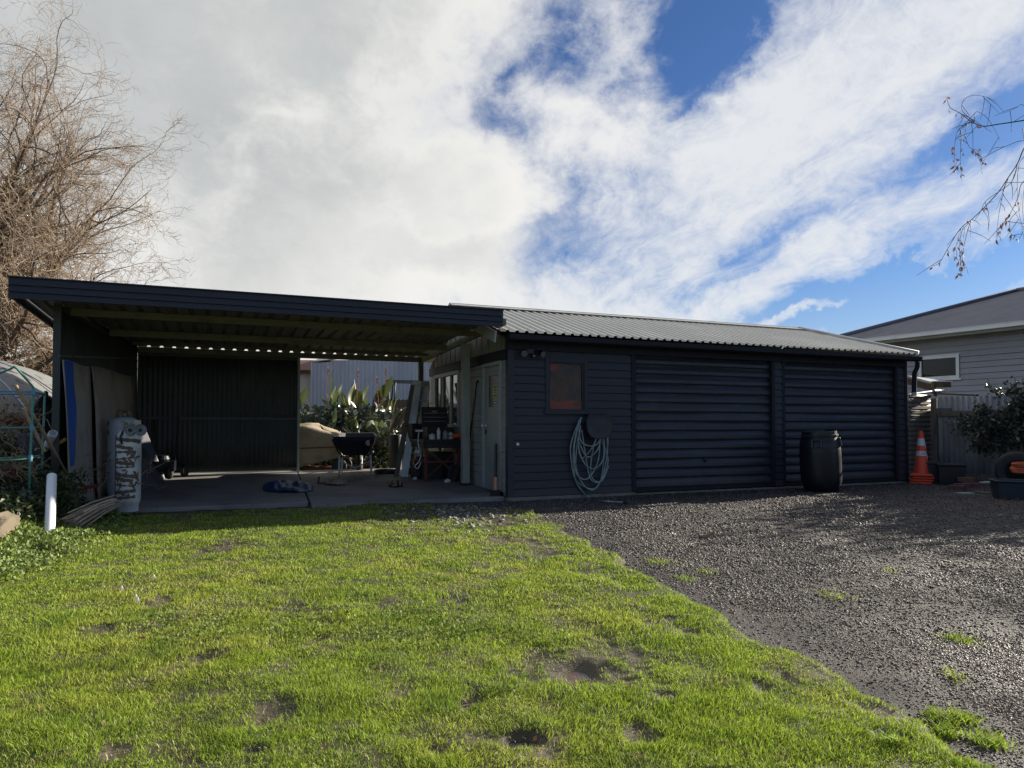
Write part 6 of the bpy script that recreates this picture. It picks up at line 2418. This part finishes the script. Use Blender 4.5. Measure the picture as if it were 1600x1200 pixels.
f0, f1 = P(600, 620, 18.2), P(700, 622, 18.8)
t = thing('low_iron_fence', np.array([f0[0], f0[1], .1]), 'low rusty corrugated fence in front of the iron shed', 'fence')
f0[2] = f1[2] = .1
b = MB()
corrugate(b, f0, f1, .1, P(630, 624, 18.4)[2], .10, .014, 2)
b.build('sheet', mat('brown_fence_iron', (.13, .10, .065), .7, layers=[(4, (.08, .055, .04), .45, .65, .8)]), t, smooth=True)
b = MB()
b.beam(P(604, 596, 18.3), P(690, 598, 18.8), .05, .09)
b.build('rail', M['timber'], t)
b = MB()
for px in (606, 690):
    q_ = P(px, 594, 18.35)
    b.beam(np.array([q_[0], q_[1], .1]), q_, .09, .09)
    b.build('post', M['timber'], t)
    b = MB()
pw = [P(612, 625, 17.5), P(614, 602, 17.5), P(618, 598, 17.5), P(616, 628, 17.5)]
b = MB()
b.tube(pw, .02, 6)
tag(b.build('bent_hook', M['dark'], None, smooth=True), 'thin dark bent metal rod standing before the low fence', 'rod')


def canna(px, dep, ht, n_, m, label, spikes, seed, wd=.17, ll=.62, name='canna_plant'):
    r_ = np.random.default_rng(seed)
    c_ = P(px, 640, dep)
    c_[2] = .1
    t_ = thing(name, c_, label, 'plant', None)
    bs_ = MB()
    bl_ = MB()
    for k in range(n_ * 2):
        o_ = np.array([r_.normal(0, .30), r_.normal(0, .25), 0])
        h_ = ht * (.5 + .4 * r_.random())
        tipc = c_ + o_ * 1.4 + UP * h_
        bs_.tube([c_ + o_, c_ + o_ * 1.25 + UP * h_ * .6, tipc], [.02, .016, .008], 6)
        for j in range(6):
            f_ = .35 + .65 * j / 5
            q_ = c_ + o_ * (1 + .4 * f_) + UP * h_ * f_
            a_ = r_.random() * 6.283
            up_ = .25 + .85 * f_
            l_ = ll * (.6 + .6 * r_.random()) * (1.1 - .30 * f_)
            sp_ = .75 - .40 * f_
            tp = q_ + np.array([math.cos(a_) * l_ * sp_, math.sin(a_) * l_ * sp_, l_ * up_])
            big_leaf(bl_, q_, tp, wd * (.6 + .7 * r_.random()), .30 * l_ * r_.random(), 6, r_.normal(0, 1, 3), .25)
    bs_.build('stems', M['weed'], t_, smooth=True)
    bl_.build('leaves', m, t_, smooth=True)
    for (sx, sy) in spikes:
        q_ = P(sx, sy, dep)
        b_ = MB()
        base = c_ + np.array([(q_[0] - c_[0]) * .7, 0, 1.2])
        b_.tube([base, base + (q_ - base) * .6, q_], [.010, .008, .004], 6)
        for j in range(10):
            f_ = .70 + .30 * j / 13
            z_ = base + (q_ - base) * f_
            a_ = j * 2.4
            big_leaf(b_, z_, z_ + np.array([math.cos(a_) * .05, math.sin(a_) * .05, .10]), .035, .03, 3)
        b_.build('flower_spike', M['flower'], t_)
    return t_


canna(505, 17.0, 1.75, 5, M['canna'], 'dark leaved canna at the left of the bed behind the trolley', [(513, 568)], 3)
canna(548, 16.6, 1.9, 7, M['canna'], 'tallest upright canna in the middle of the bed behind the barrow', [(560, 572)], 5)
canna(582, 17.2, 1.75, 6, M['canna'], 'canna with one pinkish flower spike before the iron shed', [(604, 568)], 8)
canna(604, 16.4, 1.4, 5, M['canna'], 'shorter bronze leaved canna beside the ladder', [(588, 585)], 11)
canna(540, 15.6, 1.15, 6, M['cannapale'], 'low pale green broad leaved plant just over the barrow tray', [], 14, .24, .42, 'broad_leaf_plant')
canna(490, 16.2, 1.15, 5, M['weed'], 'low green leafy plant left of the cannas by the iron wall', [], 15, .2, .36, 'broad_leaf_plant')
canna(612, 15.4, .95, 5, M['cannapale'], 'drooping large leaves behind the foot of the ladder', [], 19, .26, .42, 'broad_leaf_plant')
for k, (px, dep, hb_, n_) in enumerate(((495, 16.6, 1.25, 1100), (555, 16.0, 1.35, 1700), (620, 16.8, 1.05, 1000), (580, 15.2, .85, 1100))):
    c_ = P(px, 660, dep)
    c_[2] = .1
    t = thing('garden_shrub', c_, ['dense green shrub at the left of the canna bed', 'dense dark shrub among the canna stems', 'ferny green shrub below the low fence', 'low dark shrub behind the wheelbarrow'][k], 'shrub')
    cen = c_ + np.stack([RNG.normal(0, .55, n_), RNG.normal(0, .35, n_), hb_ * RNG.random(n_) ** .7], 1)
    leaf_cloud(cen, .10 + .14 * RNG.random(n_), 'crown', M['shrub'] if k % 2 else M['weed'], t, (0, -.2, .2), 1, .5)
    b = MB()
    for j in range(6):
        b.tube(polyline_noise(c_, c_ + np.array([RNG.normal(0, .4), RNG.normal(0, .2), hb_ * .8]), 4, .03), [.02, .016, .012, .01, .006], 5)
    b.build('stems', M['bark'], t)
# hessian sack hung on the ladder's far side
q_ = PV(616, 655, 4.6)
b = MB()
rows = []
for j in range(9):
    f_ = j / 8
    rows.append([q_ + np.array([(i / 8 - .5) * .36 * (1 - .35 * f_) + .14 * (1 - f_), .04 * math.sin(i * 1.9 + f_ * 4), .16 - .36 * f_ + .14 * (i / 8 - .5) - .05 * math.sin(i * .9)]) for i in range(9)])
b.sheet(rows)
tag(b.build('hessian_sack', M['canvas'], None, smooth=True, solid=.01), 'grey brown hessian sack draped behind the ladder', 'sack')
b = MB()
q_ = PV(618, 700, 4.4)
b.lathe([(0, .12), (.12, .12), (.13, .5), (.14, .85), (.13, .88), (.10, .86), (0, .8)], np.array([q_[0], q_[1], 0]), 18)
tag(b.build('dark_drum', M['dark'], None, smooth=True, angle=40), 'dark drum in the shade behind the foot of the ladder', 'drum')

# ------------------------------------------------------------------ right side: fence, shrub, clutter
fdv = np.array([.62, -.784, 0])
fb = P(1462, 748, 14.1)
fb[2] = 0
t = thing('iron_fence', fb, 'grey upright corrugated iron fence with a timber post right of the garage', 'fence')
b = MB()
corrugate(b, fb + fdv * .06, fb + fdv * 7.0, .02, 1.62, .10, .013, 3, .006, top=lambda f: 1.63 + .012 * math.sin(f * 40))
b.build('sheet', M['galv_old'], t, smooth=True, solid=.002)
nf_ = np.array([fdv[1], -fdv[0], 0])
b = MB()
b.beam(fb + UP * -.1, fb + UP * 1.60, .11, .11, up=fdv)
b.build('post', M['timber'], t, bevel=.008)
b = MB()
b.beam(fb + fdv * .07 + nf_ * .05 + UP * 1.30, fb + fdv * 7 + nf_ * .05 + UP * 1.30, .05, .10)
b.beam(fb + fdv * .07 + nf_ * .055 + UP * 1.345, fb + fdv * .32 + nf_ * .055 + UP * 1.345, .055, .12)
b.build('rail', M['timber'], t)
b = MB()
b.beam(fb + fdv * .06 + nf_ * .04 + UP * .06, fb + fdv * 7 + nf_ * .04 + UP * .06, .04, .14)
b.build('plinth', M['timber'], t)
# infill panel between the garage and the fence
i0 = L(8.0, .55, 0)
i1 = fb + np.array([.02, .14, 0])
b = MB()
rows = []
for j in range(90):
    z_ = .02 + 1.66 * j / 89
    o_ = .012 * math.sin(z_ * 2 * math.pi / .095)
    rows.append([i0 + (i1 - i0) * s_ + np.array([0, -o_, z_]) for s_ in (0, .5, 1)])
b.sheet(rows)
tag(b.build('infill_panel', M['tan_iron'], None, smooth=True, solid=.002), 'tan ribbed iron panel closing the gap between garage and fence', 'panel')
# lean-to corner and overflow pipe above it
t = thing('lean_to', P(1440, 610, 15.2), 'small lean-to roof corner with a timber end showing above the fence post', 'lean-to roof')
b = MB()
q0, q1 = P(1417, 590, 15.6), P(1462, 602, 15.0)
b.hexa([q0, q1, q1 + np.array([1.2, 1.6, .15]), q0 + np.array([.2, 2.2, .25]), q0 + UP * .05, q1 + UP * .05, q1 + np.array([1.2, 1.6, .2]), q0 + np.array([.2, 2.2, .3])])
b.build('roof', M['galv_old'], t)
b = MB()
b.beam(q0 - UP * .07 + np.array([0, .02, 0]), q1 - UP * .07 + np.array([0, .02, 0]), .03, .14)
b.build('fascia', mat('dark_brown_timber', (.05, .035, .028), .8, layers=[(8, (.08, .06, .05), .5, .7, .7)]), t)
b = MB()
b.beam(P(1457, 601, 14.9), P(1484, 601, 14.9), .10, .115)
b.build('timber_end', mat('brown_rafter_end', (.15, .105, .05), .85, layers=[(9, (.06, .045, .035), .45, .6, .9)], bump=[(30, .4, .006)]), t, bevel=.004)
b = MB()
b.beam(P(1455, 596.2, 14.86), P(1486, 596.2, 14.86), .12, .02)
b.build('flashing', M['housetrim'], t)
t = thing('overflow_pipe', P(1420, 617, 14.2), 'white bent plastic pipe running from the downpipe to the fence post', 'pipe')
b = MB()
b.tube(smooth_path([P(1419, 626, 13.6), P(1418, 619, 13.6), P(1423, 616.5, 13.65), P(1440, 614, 13.9), P(1458, 611.5, 14.2)], 5), .026, 12)
b.build('pipe', M['dirtywhite'], t, smooth=True)
b = MB()
b.tube([P(1458, 611.8, 14.2), P(1467, 611.5, 14.35)], .05, 12)
b.tube([P(1462, 612, 14.25), P(1461, 619, 14.25)], .035, 10)
b.build('coupling', M['black'], t, smooth=True, angle=40)
b = MB()
b.tube([P(1467, 611.5, 14.35), P(1474, 611, 14.4)], .034, 12)
b.build('pipe_stub', M['dirtywhite'], t, smooth=True, angle=40)
b = MB()
b.beam(P(1464, 615, 14.0), P(1527, 617.6, 12.9), .05, .035)
tag(b.build('dark_bar', M['dark'], None), 'long dark bar lying along the top of the iron fence', 'bar')

# glossy shrub at the right edge
rng2 = np.random.default_rng(5)
sc_ = np.array([11.3, 14.0, 0])
sc_ = P(1648, 750, 12.6)
sc_[2] = 0
t = thing('glossy_shrub', sc_, 'dark glossy leaved shrub spreading in from the right edge before the fence', 'shrub')
polys = []
specs = [(8, .5, .7, .12, (0, 0, .03), 8), (7, .5, .75, .16, (0, 0, .02), 6), (4, .55, .7, .2, (0, 0, .02), 5, .004)]
for k in range(17):
    a_ = k * 2.4
    grow_tree(polys, sc_ + UP * .35, (math.cos(a_) * .85 + .05, math.sin(a_) * .6 - .05, .62 + .60 * rng2.random()), 1.15 + .45 * rng2.random(), .03, 0, specs, rng2)
polys.append(([sc_, sc_ + UP * .4], [.06, .05], 0))
tubes_np(polys, 'branches', M['bark'], t, 4)
cen = []
for pts, rs, lv in polys:
    if lv >= 1:
        for i in range(1, len(pts)):
            for _ in range(5):
                cen.append(pts[i] + rng2.normal(0, .045, 3))
cen = np.array(cen)
cen = cen[cen[:, 2] > .42]
leaf_cloud(cen, .06 + .05 * RNG.random(len(cen)), 'crown', M['shrub'], t, (0, -.2, .35), .8, .5)

# dark pots, bricks, boards and the tub with the tyre along the fence foot
def at(px, py, z_=0.0):
    return PG(px, py, z_)


def planter(px, py, sx, sy, sz, label, m, rot=0.2, name='planter_tub', fill=None):
    c_ = at(px, py, .0)
    t_ = thing(name, c_, label, 'tub')
    b_ = MB()
    mm = RZm(rot)
    Q = lambda x_, y_, z_: c_ + mm @ np.array([x_, y_ + sy / 2, z_])
    rows_ = []
    for k_, z_ in ((.88, 0), (.97, sz * .9), (1.05, sz * .92), (1.05, sz), (.95, sz), (.86, sz * .35)):
        rows_.append([Q(x_ * sx * .5 * k_, y_ * sy * .5 * k_, z_) for x_, y_ in ((-1, -1), (0, -1.02), (1, -1), (1.02, 0), (1, 1), (0, 1.02), (-1, 1), (-1.02, 0), (-1, -1))])
    b_.sheet(rows_)
    b_.add(rows_[0][:8], [tuple(range(7, -1, -1))])
    b_.build('tub', m, t_, bevel=.008)
    b_ = MB()
    b_.add([Q(x_ * sx * .5 * .9, y_ * sy * .5 * .9, sz * .72 + .02 * math.sin(i * 3)) for i, (x_, y_) in enumerate(((-1, -1), (1, -1), (1, 1), (-1, 1)))], [(0, 1, 2, 3)])
    b_.build('filling', M['soil'], t_)
    return c_


planter(1488, 759, .42, .34, .38, 'dark square plastic tub between the cones and the bricks', M['black'], -.5)
planter(1462, 757, .30, .26, .40, 'narrow dark tub squeezed behind the cone stack', M['dark'], -.3, 'planter_tub')
tb_ = planter(1596, 783, .56, .42, .28, 'wide blue black tub at the right edge with a tyre behind', mat('blue_black_plastic', (.014, .022, .034), .45, layers=[(9, (.03, .038, .045), .5, .7, .7)]), -.35)
p_ = at(1592, 770) + np.array([.34, .46, .28])
t = thing('car_tyre', p_, 'worn black tyre standing behind the wide tub at the right edge', 'tyre')
b = MB()
mw = np.column_stack([[.85, -.5, 0], [0, .12, .99], [.5, .85, 0]])
b.lathe([(.20, -.06), (.27, -.085), (.32, -.075), (.335, 0), (.32, .075), (.27, .085), (.20, .06), (.19, 0), (.20, -.06)], p_ + UP * .02, 32, mw)
b.build('tread', M['rubber'], t, smooth=True)
p_ = at(1592, 770) + np.array([.20, .12, .29])
b = MB()
pts = []
for k in range(120):
    a_ = k * .42
    pts.append(p_ + np.array([(.20 + .02 * math.sin(k * .9)) * math.cos(a_), (.13 + .01 * math.sin(k)) * math.sin(a_), .02 + .0013 * k + .012 * math.sin(k * .37)]))
b.tube(pts, .016, 6)
tag(b.build('orange_coil', M['ember'], None, smooth=True), 'coil of thick orange rope resting on the wide tub', 'rope coil')
rr_ = random.Random(12)
for i, (px, py, h_, lab) in enumerate(((1512, 765, 0, 'reddish brick nearest the dark tub in the pile'), (1527, 764, 0, 'reddish brick right of the pile beside the boards'), (1518, 763, .085, 'brown brick on top of the small pile'), (1504, 768, 0, 'broken brick half lying at the front of the pile'))):
    b = MB()
    b.box(at(px, py) + UP * (h_ + .045) + np.array([0, .15, 0]), (.23, .11, .085), -.6 + rr_.uniform(-.5, .5))
    tag(b.build('old_brick', M['brick'], None, bevel=.006), lab, 'brick', 'bricks piled by the fence')
for i, (pxa, pya, pxb, pyb, z_, lab) in enumerate(((1495, 771, 1520, 771, .015, 'thin pale board lying flat before the bricks'), (1524, 768, 1546, 771, .02, 'grey board end lying just left of the wide tub'), (1535, 754, 1552, 753, .16, 'short grey board propped behind the bricks'), (1550, 775, 1570, 775, .012, 'thin pale strip lying at the foot of the wide tub'))):
    b = MB()
    b.beam(at(pxa, pya, z_), at(pxb, pyb, z_), .09, .022)
    tag(b.build('board_offcut', M['timber'] if i % 2 else M['frame_pale'], None, bevel=.003), lab, 'board', 'board offcuts by the fence')
# leaves under the shrub and the curled leaf on the gravel
n_ = 420
pp = np.array([PG(a_, b_, .02) for a_, b_ in zip(RNG.uniform(1400, 1640, n_), RNG.normal(782, 9, n_).clip(765, 830))])
tag(leaf_cloud(pp, .025 + .03 * RNG.random(n_), 'fallen_leaves', M['dryleaf'], None, (0, 0, .3)), 'small fallen leaves scattered along the fence foot', 'fallen leaves', kind='stuff')
c_ = at(1098, 837, .02)
b = MB()
big_leaf(b, c_ + np.array([-.05, 0, .03]), c_ + np.array([.11, -.03, .0]), .10, -.03, 6, (0.2, .9, .35), .7)
tag(b.build('curled_leaf', mat('curled_leaf', (.20, .12, .075), .7, layers=[(20, (.12, .07, .05), .5, .7, .7)]), None, smooth=True, solid=.002), 'large curled brown leaf lying on the sunlit gravel', 'leaf')
c_ = at(945, 829, .012)
b = MB()
b.tube(polyline_noise(c_, c_ + np.array([.16, .01, .005]), 4, .006), .006, 5)
tag(b.build('broken_twig', M['birchtwig'], None), 'short dark twig on the gravel near the lawn edge', 'twig')
b = MB()
c_ = at(1083, 852, .012)
b.tube(smooth_path([c_ + np.array([.16, .10, 0]), c_ + np.array([.02, .05, .01]), c_ + np.array([-.03, -.05, .01]), c_ + np.array([.0, -.14, 0])], 5), .004, 5)
tag(b.build('straw', M['drytwig'], None), 'thin pale curved stem lying beside the curled leaf', 'stem')
for i, (px, py) in enumerate(((212, 931), (215, 936), (190, 918), (240, 900))):
    c_ = PG(px, py, .05)
    b = MB()
    for k in range(9):
        a_ = k * .698
        big_leaf(b, c_, c_ + np.array([math.cos(a_) * .010, math.sin(a_) * .010, .003]), .006, 0, 2)
    b.tube([c_ - UP * .05, c_], .0015, 4)
    tag(b.build('daisy', M['paperw'], None), ['white daisy, front one of the close pair on the lawn left', 'white daisy, rear one of the close pair on the lawn left', 'white daisy alone nearer the garden bed on the lawn', 'white daisy alone nearest the slab on the lawn'][i], 'flower', 'daisies in the lawn')

# ------------------------------------------------------------------ neighbour's house
KH = 1.40
hd = np.array([.5, -.866, 0])
hn = np.array([-.866, -.5, 0])          # outward, to the garage
WP = P(1500, 600, 16 * KH)
hb0 = WP - hd * 3.45 * KH
hb0[2] = 0
HLEN = 15.0
HDEP = 9.0
house = thing('house', hb0, 'grey weatherboard house with white gutters beyond the right hand fence', 'house')
HS = lambda s_, o_, z_: np.array([hb0[0], hb0[1], 0]) + hd * s_ + hn * o_ + UP * z_
ez = 1.07 + (664 - 523) / FPX * (16 * KH - .55)
wz0, wz1 = P(1470, 591, 16 * KH)[2], P(1470, 553, 16 * KH)[2]


def s_of(px, o_=0.0):
    d = sight(px, 600)
    nrm = hn[:2]
    t_ = (np.dot(np.array([hb0[0], hb0[1]]), nrm) + o_) / np.dot(d[:2], nrm)
    return float(np.dot((d * t_)[:2] - hb0[:2], hd[:2]))


sw0, sw1 = s_of(1436), s_of(1500)
b = MB()
courses(b, lambda s_, o_, z_: HS(s_, o_, z_), 0.0, HLEN, .3, ez - .02, .185, [(sw0 - .02, sw1 + .02, wz0 - .02, wz1 + .02)], .022, .004)
b.hexa([HS(0, -.02, 0), HS(HLEN, -.02, 0), HS(HLEN, -.10, 0), HS(0, -.10, 0), HS(0, -.02, wz0), HS(HLEN, -.02, wz0), HS(HLEN, -.10, wz0), HS(0, -.10, wz0)])
b.hexa([HS(0, -.02, wz1), HS(HLEN, -.02, wz1), HS(HLEN, -.10, wz1), HS(0, -.10, wz1), HS(0, -.02, ez), HS(HLEN, -.02, ez), HS(HLEN, -.10, ez), HS(0, -.10, ez)])
b.hexa([HS(0, -.10, 0), HS(.1, -.10, 0), HS(.1, -HDEP, 0), HS(0, -HDEP, 0), HS(0, -.10, ez), HS(.1, -.10, ez), HS(.1, -HDEP, ez), HS(0, -HDEP, ez)])
b.hexa([HS(HLEN - .1, -.10, 0), HS(HLEN, -.10, 0), HS(HLEN, -HDEP, 0), HS(HLEN - .1, -HDEP, 0), HS(HLEN - .1, -.10, ez), HS(HLEN, -.10, ez), HS(HLEN, -HDEP, ez), HS(HLEN - .1, -HDEP, ez)])
b.hexa([HS(0, -HDEP, 0), HS(HLEN, -HDEP, 0), HS(HLEN, -HDEP - .1, 0), HS(0, -HDEP - .1, 0), HS(0, -HDEP, ez), HS(HLEN, -HDEP, ez), HS(HLEN, -HDEP - .1, ez), HS(0, -HDEP - .1, ez)])
b.build('wall', M['houseboard'], house)
b = MB()
fw_ = .10


def hbox(b_, s0, s1, o0, o1, z0_, z1_):
    b_.hexa([HS(s0, o0, z0_), HS(s1, o0, z0_), HS(s1, o1, z0_), HS(s0, o1, z0_), HS(s0, o0, z1_), HS(s1, o0, z1_), HS(s1, o1, z1_), HS(s0, o1, z1_)])


hbox(b, sw0, sw0 + fw_, -.06, .045, wz0, wz1)
hbox(b, sw1 - fw_, sw1, -.06, .045, wz0, wz1)
hbox(b, sw0 + fw_, sw1 - fw_, -.06, .045, wz1 - fw_, wz1)
hbox(b, sw0 + fw_, sw1 - fw_, -.06, .045, wz0, wz0 + fw_)
hbox(b, sw0 - .05, sw1 + .07, -.02, .075, wz0 - .05, wz0 - .002)
hbox(b, sw0 - .05, sw1 + .07, -.02, .065, wz1 + .002, wz1 + .03)
hw = b.build('window', M['housetrim'], house, bevel=.006)
b = MB()
hbox(b, sw0 + fw_, sw1 - fw_, -.02, -.012, wz0 + fw_, wz1 - fw_)
b.build('pane', M['glassdim'], hw)
b = MB()
hbox(b, sw0 + fw_, sw1 - fw_, -.09, -.07, wz0 + fw_, wz1 - fw_)
b.build('blind', M['blind'], hw)
b = MB()
EO = .62
hbox(b, -EO, HLEN + EO, -HDEP - EO, EO, ez, ez + .03)
b.build('soffit', M['soffit'], house)
b = MB()
hbox(b, -EO, HLEN + EO, EO, EO + .025, ez - .02, ez + .17)
hbox(b, -EO - .025, -EO, -HDEP, EO, ez - .02, ez + .17)
b.build('fascia', M['soffit'], house)
b = MB()
for o0, o1, z0_, z1_ in ((EO + .027, EO + .15, ez + .07, ez + .085), (EO + .138, EO + .15, ez + .086, ez + .19), (EO + .13, EO + .165, ez + .19, ez + .205)):
    hbox(b, -EO - .1, HLEN + EO + .1, o0, o1, z0_, z1_)
hbox(b, -EO - .16, -EO - .03, -HDEP, EO, ez + .07, ez + .205)
b.build('gutter', M['housetrim'], house)
rr_h = (HDEP / 2 + EO)
tp_ = math.tan(R(19.5))
rzt = ez + .16 + rr_h * tp_
c4 = [HS(-EO, EO, ez + .16), HS(HLEN + EO, EO, ez + .16), HS(HLEN + EO, -HDEP - EO, ez + .16), HS(-EO, -HDEP - EO, ez + .16)]
r0_, r1_ = HS(-EO + rr_h, -HDEP / 2, rzt), HS(HLEN + EO - rr_h, -HDEP / 2, rzt)
b = MB()
b.add(c4 + [r0_, r1_], [(0, 1, 5, 4), (1, 2, 5), (2, 3, 4, 5), (3, 0, 4)])
hr = b.build('roof', M['houseroof'], house)
b = MB()
for p_, q_ in ((c4[0], r0_), (c4[1], r1_), (r0_, r1_), (c4[3], r0_), (c4[2], r1_)):
    b.tube([p_ + UP * .02, q_ + UP * .02], .10, 8)
b.build('ridge_tiles', M['slate'], hr, smooth=True)

# ------------------------------------------------------------------ weeping tree at the right, its trunk outside the photograph
rng3 = np.random.default_rng(17)
bt = np.array([10.2, 4.0, 0.0])
t = thing('weeping_tree', bt, 'weeping bare tree whose hanging twigs with dead leaves show at the upper right', 'tree')
polys = []
leaves_at = []
polys.append(([bt - UP * .2, bt + np.array([-.05, 0, 1.5]), bt + np.array([-.12, .02, 3.0]), bt + np.array([-.1, .05, 4.6]), bt + np.array([0, .1, 6.2])], [.17, .15, .13, .10, .06], 0))


def pxp(lst, d0=7.4, d1=7.4):
    n_ = len(lst)
    return smooth_path([P(px, py, d0 + (d1 - d0) * i / (n_ - 1)) for i, (px, py) in enumerate(lst)], 6)


br = [
    ([(1760, 150), (1680, 175), (1600, 188), (1560, 194), (1535, 197), (1515, 188), (1502, 178), (1485, 168), (1479, 153)], .011),
    ([(1522, 190), (1505, 175), (1504, 160), (1515, 150), (1535, 150), (1557, 158)], .0055),
    ([(1535, 150), (1548, 163), (1562, 178)], .004),
    ([(1522, 190), (1499, 200), (1492, 225), (1491, 250), (1494, 266)], .0045),
    ([(1515, 190), (1502, 205), (1501, 225), (1501, 255), (1503, 282)], .005),
    ([(1512, 192), (1508, 210), (1515, 230), (1528, 236), (1538, 254)], .0045),
    ([(1522, 192), (1525, 175), (1540, 182), (1553, 200), (1563, 220)], .0045),
    ([(1700, 250), (1640, 235), (1600, 220), (1570, 229), (1552, 232), (1547, 240)], .006),
    ([(1760, 200), (1680, 215), (1620, 200), (1600, 165), (1585, 170), (1565, 178)], .006),
    ([(1720, 180), (1640, 205), (1605, 225), (1590, 255), (1575, 278), (1560, 300), (1537, 325), (1518, 343), (1500, 358), (1480, 390), (1468, 410), (1456, 416)], .010),
    ([(1590, 255), (1580, 285), (1545, 310), (1535, 325), (1543, 340), (1545, 362)], .005),
    ([(1517, 345), (1512, 360), (1506, 385), (1503, 405), (1498, 425)], .0055),
    ([(1514, 348), (1500, 365), (1495, 380), (1490, 400)], .0045),
    ([(1505, 355), (1500, 375), (1500, 400), (1503, 420)], .004),
    ([(1700, 260), (1630, 270), (1598, 285), (1590, 310), (1575, 340), (1562, 355), (1557, 375)], .007),
    ([(1575, 280), (1567, 300), (1575, 315), (1585, 330), (1595, 350), (1602, 385)], .005),
    ([(1640, 230), (1600, 245), (1590, 275), (1592, 330), (1600, 360)], .006),
    ([(1565, 310), (1560, 340), (1556, 375)], .004),
    ([(1590, 330), (1578, 345), (1580, 365), (1590, 370)], .004),
    ([(1598, 200), (1604, 260), (1598, 330), (1612, 400)], .006),
]
for i_b, (lst, r_) in enumerate(br):
    pts = pxp(lst, 7.3 + .35 * math.sin(i_b * 1.7) * (i_b not in (0, 9)), 7.3 + .1 * math.sin(i_b))
    k = len(pts)
    polys.append((pts, [r_ * .72 * (1 - .72 * i / (k - 1)) for i in range(k)], 1))
    for i in range(2, k - 1, 4):
        if rng3.random() < .55:
            d_ = rng3.normal(0, .10, 3) + np.array([0, 0, -.10])
            polys.append(([pts[i], pts[i] + d_ * .5 + np.array([.01, 0, .01]), pts[i] + d_], [.003, .0025, .0015], 1))
    if i_b in (3, 4, 5, 11, 12, 13, 0, 14, 18, 9):
        for f_ in np.linspace(.55, 1, 6):
            if rng3.random() < .75:
                leaves_at.append(pts[min(k - 1, int(f_ * (k - 1)))])
j0 = P(1760, 150, 7.3)
polys.append(([bt + np.array([-.1, .05, 4.6]), bt + np.array([-.6, .05, 5.2]), (bt + j0) / 2 + UP * 3.6, j0], [.07, .05, .03, .016], 0))
polys.append(([bt + np.array([-.12, .02, 3.6]), bt + np.array([-.4, .0, 4.2]), P(1740, 190, 7.3)], [.06, .04, .014], 0))
polys.append(([bt + np.array([-.12, .02, 3.2]), bt + np.array([-.3, .0, 3.7]), P(1700, 255, 7.3)], [.05, .03, .01], 0))
spw = [(7, .6, .6, .10, (0, 0, -.03), 8), (8, .6, .6, .10, (0, 0, -.10), 7), (5, .55, .5, .12, (0, 0, -.14), 6, .004)]
for k in range(12):
    a_ = -.9 + k * .42
    grow_tree(polys, bt + UP * (3.0 + .27 * k), (math.cos(a_) * .9 + .25, math.sin(a_), .75), 1.9, .05, 0, spw, rng3)
polys = [q_ for q_ in polys if q_[2] == 0 or True]
tubes_np([q_ for q_ in polys if q_[2] == 0], 'trunk', M['bark'], t, 7)
tubes_np([q_ for q_ in polys if q_[2] > 0], 'crown', M['birchtwig'], t, 5)
lv = np.repeat(np.array(leaves_at), 2, axis=0) + rng3.normal(0, .012, (len(leaves_at) * 2, 3))
leaf_cloud(lv, .040 + .03 * RNG.random(len(lv)), 'dead_leaves', M['dryleaf'], t, (0, 0, -1.2), .6, .4)
# evergreen hedge trees along the right boundary, outside the photograph, that shade the drive
for k, (x_, y_, hh_, rr2, lab) in enumerate(((12.0, 11.6, 3.3, 1.6, 'rounded evergreen beyond the iron fence next to the glossy shrub'), (12.7, 13.3, 3.8, 1.8, 'taller evergreen beyond the iron fence farther from the drive'))):
    c_ = np.array([x_, y_, 0.0])
    t = thing('evergreen_tree', c_, lab, 'tree')
    n_ = 5200
    q_ = RNG.normal(0, 1, (n_, 3))
    q_ /= np.linalg.norm(q_, axis=1)[:, None]
    q_ *= (RNG.random(n_) ** .35)[:, None]
    lump = 1 + .28 * np.sin(q_[:, 0] * 5 + k) * np.cos(q_[:, 1] * 4 + q_[:, 2] * 5)
    cen = c_ + np.stack([q_[:, 0] * rr2 * lump, q_[:, 1] * rr2 * lump, hh_ * .56 + q_[:, 2] * hh_ * .44 * lump], 1)
    leaf_cloud(cen, .11 + .09 * RNG.random(n_), 'crown', M['shrub'], t, (0, 0, .2), 1, .5)
    b = MB()
    b.tube([c_ - UP * .1, c_ + UP * hh_ * .5, c_ + UP * hh_ * .85], [.13, .09, .03], 8)
    for j in range(8):
        a_ = j * 2.4
        b.tube([c_ + UP * hh_ * (.25 + .06 * j), c_ + np.array([math.cos(a_) * rr2 * .7, math.sin(a_) * rr2 * .7, hh_ * (.4 + .06 * j)])], [.05, .012], 6)
    b.build('trunk', M['bark'], t)

SC.cycles.max_bounces = 6
SC.cycles.diffuse_bounces = 3
SC.cycles.glossy_bounces = 3
SC.cycles.transparent_max_bounces = 8
SC.cycles.use_adaptive_sampling = True
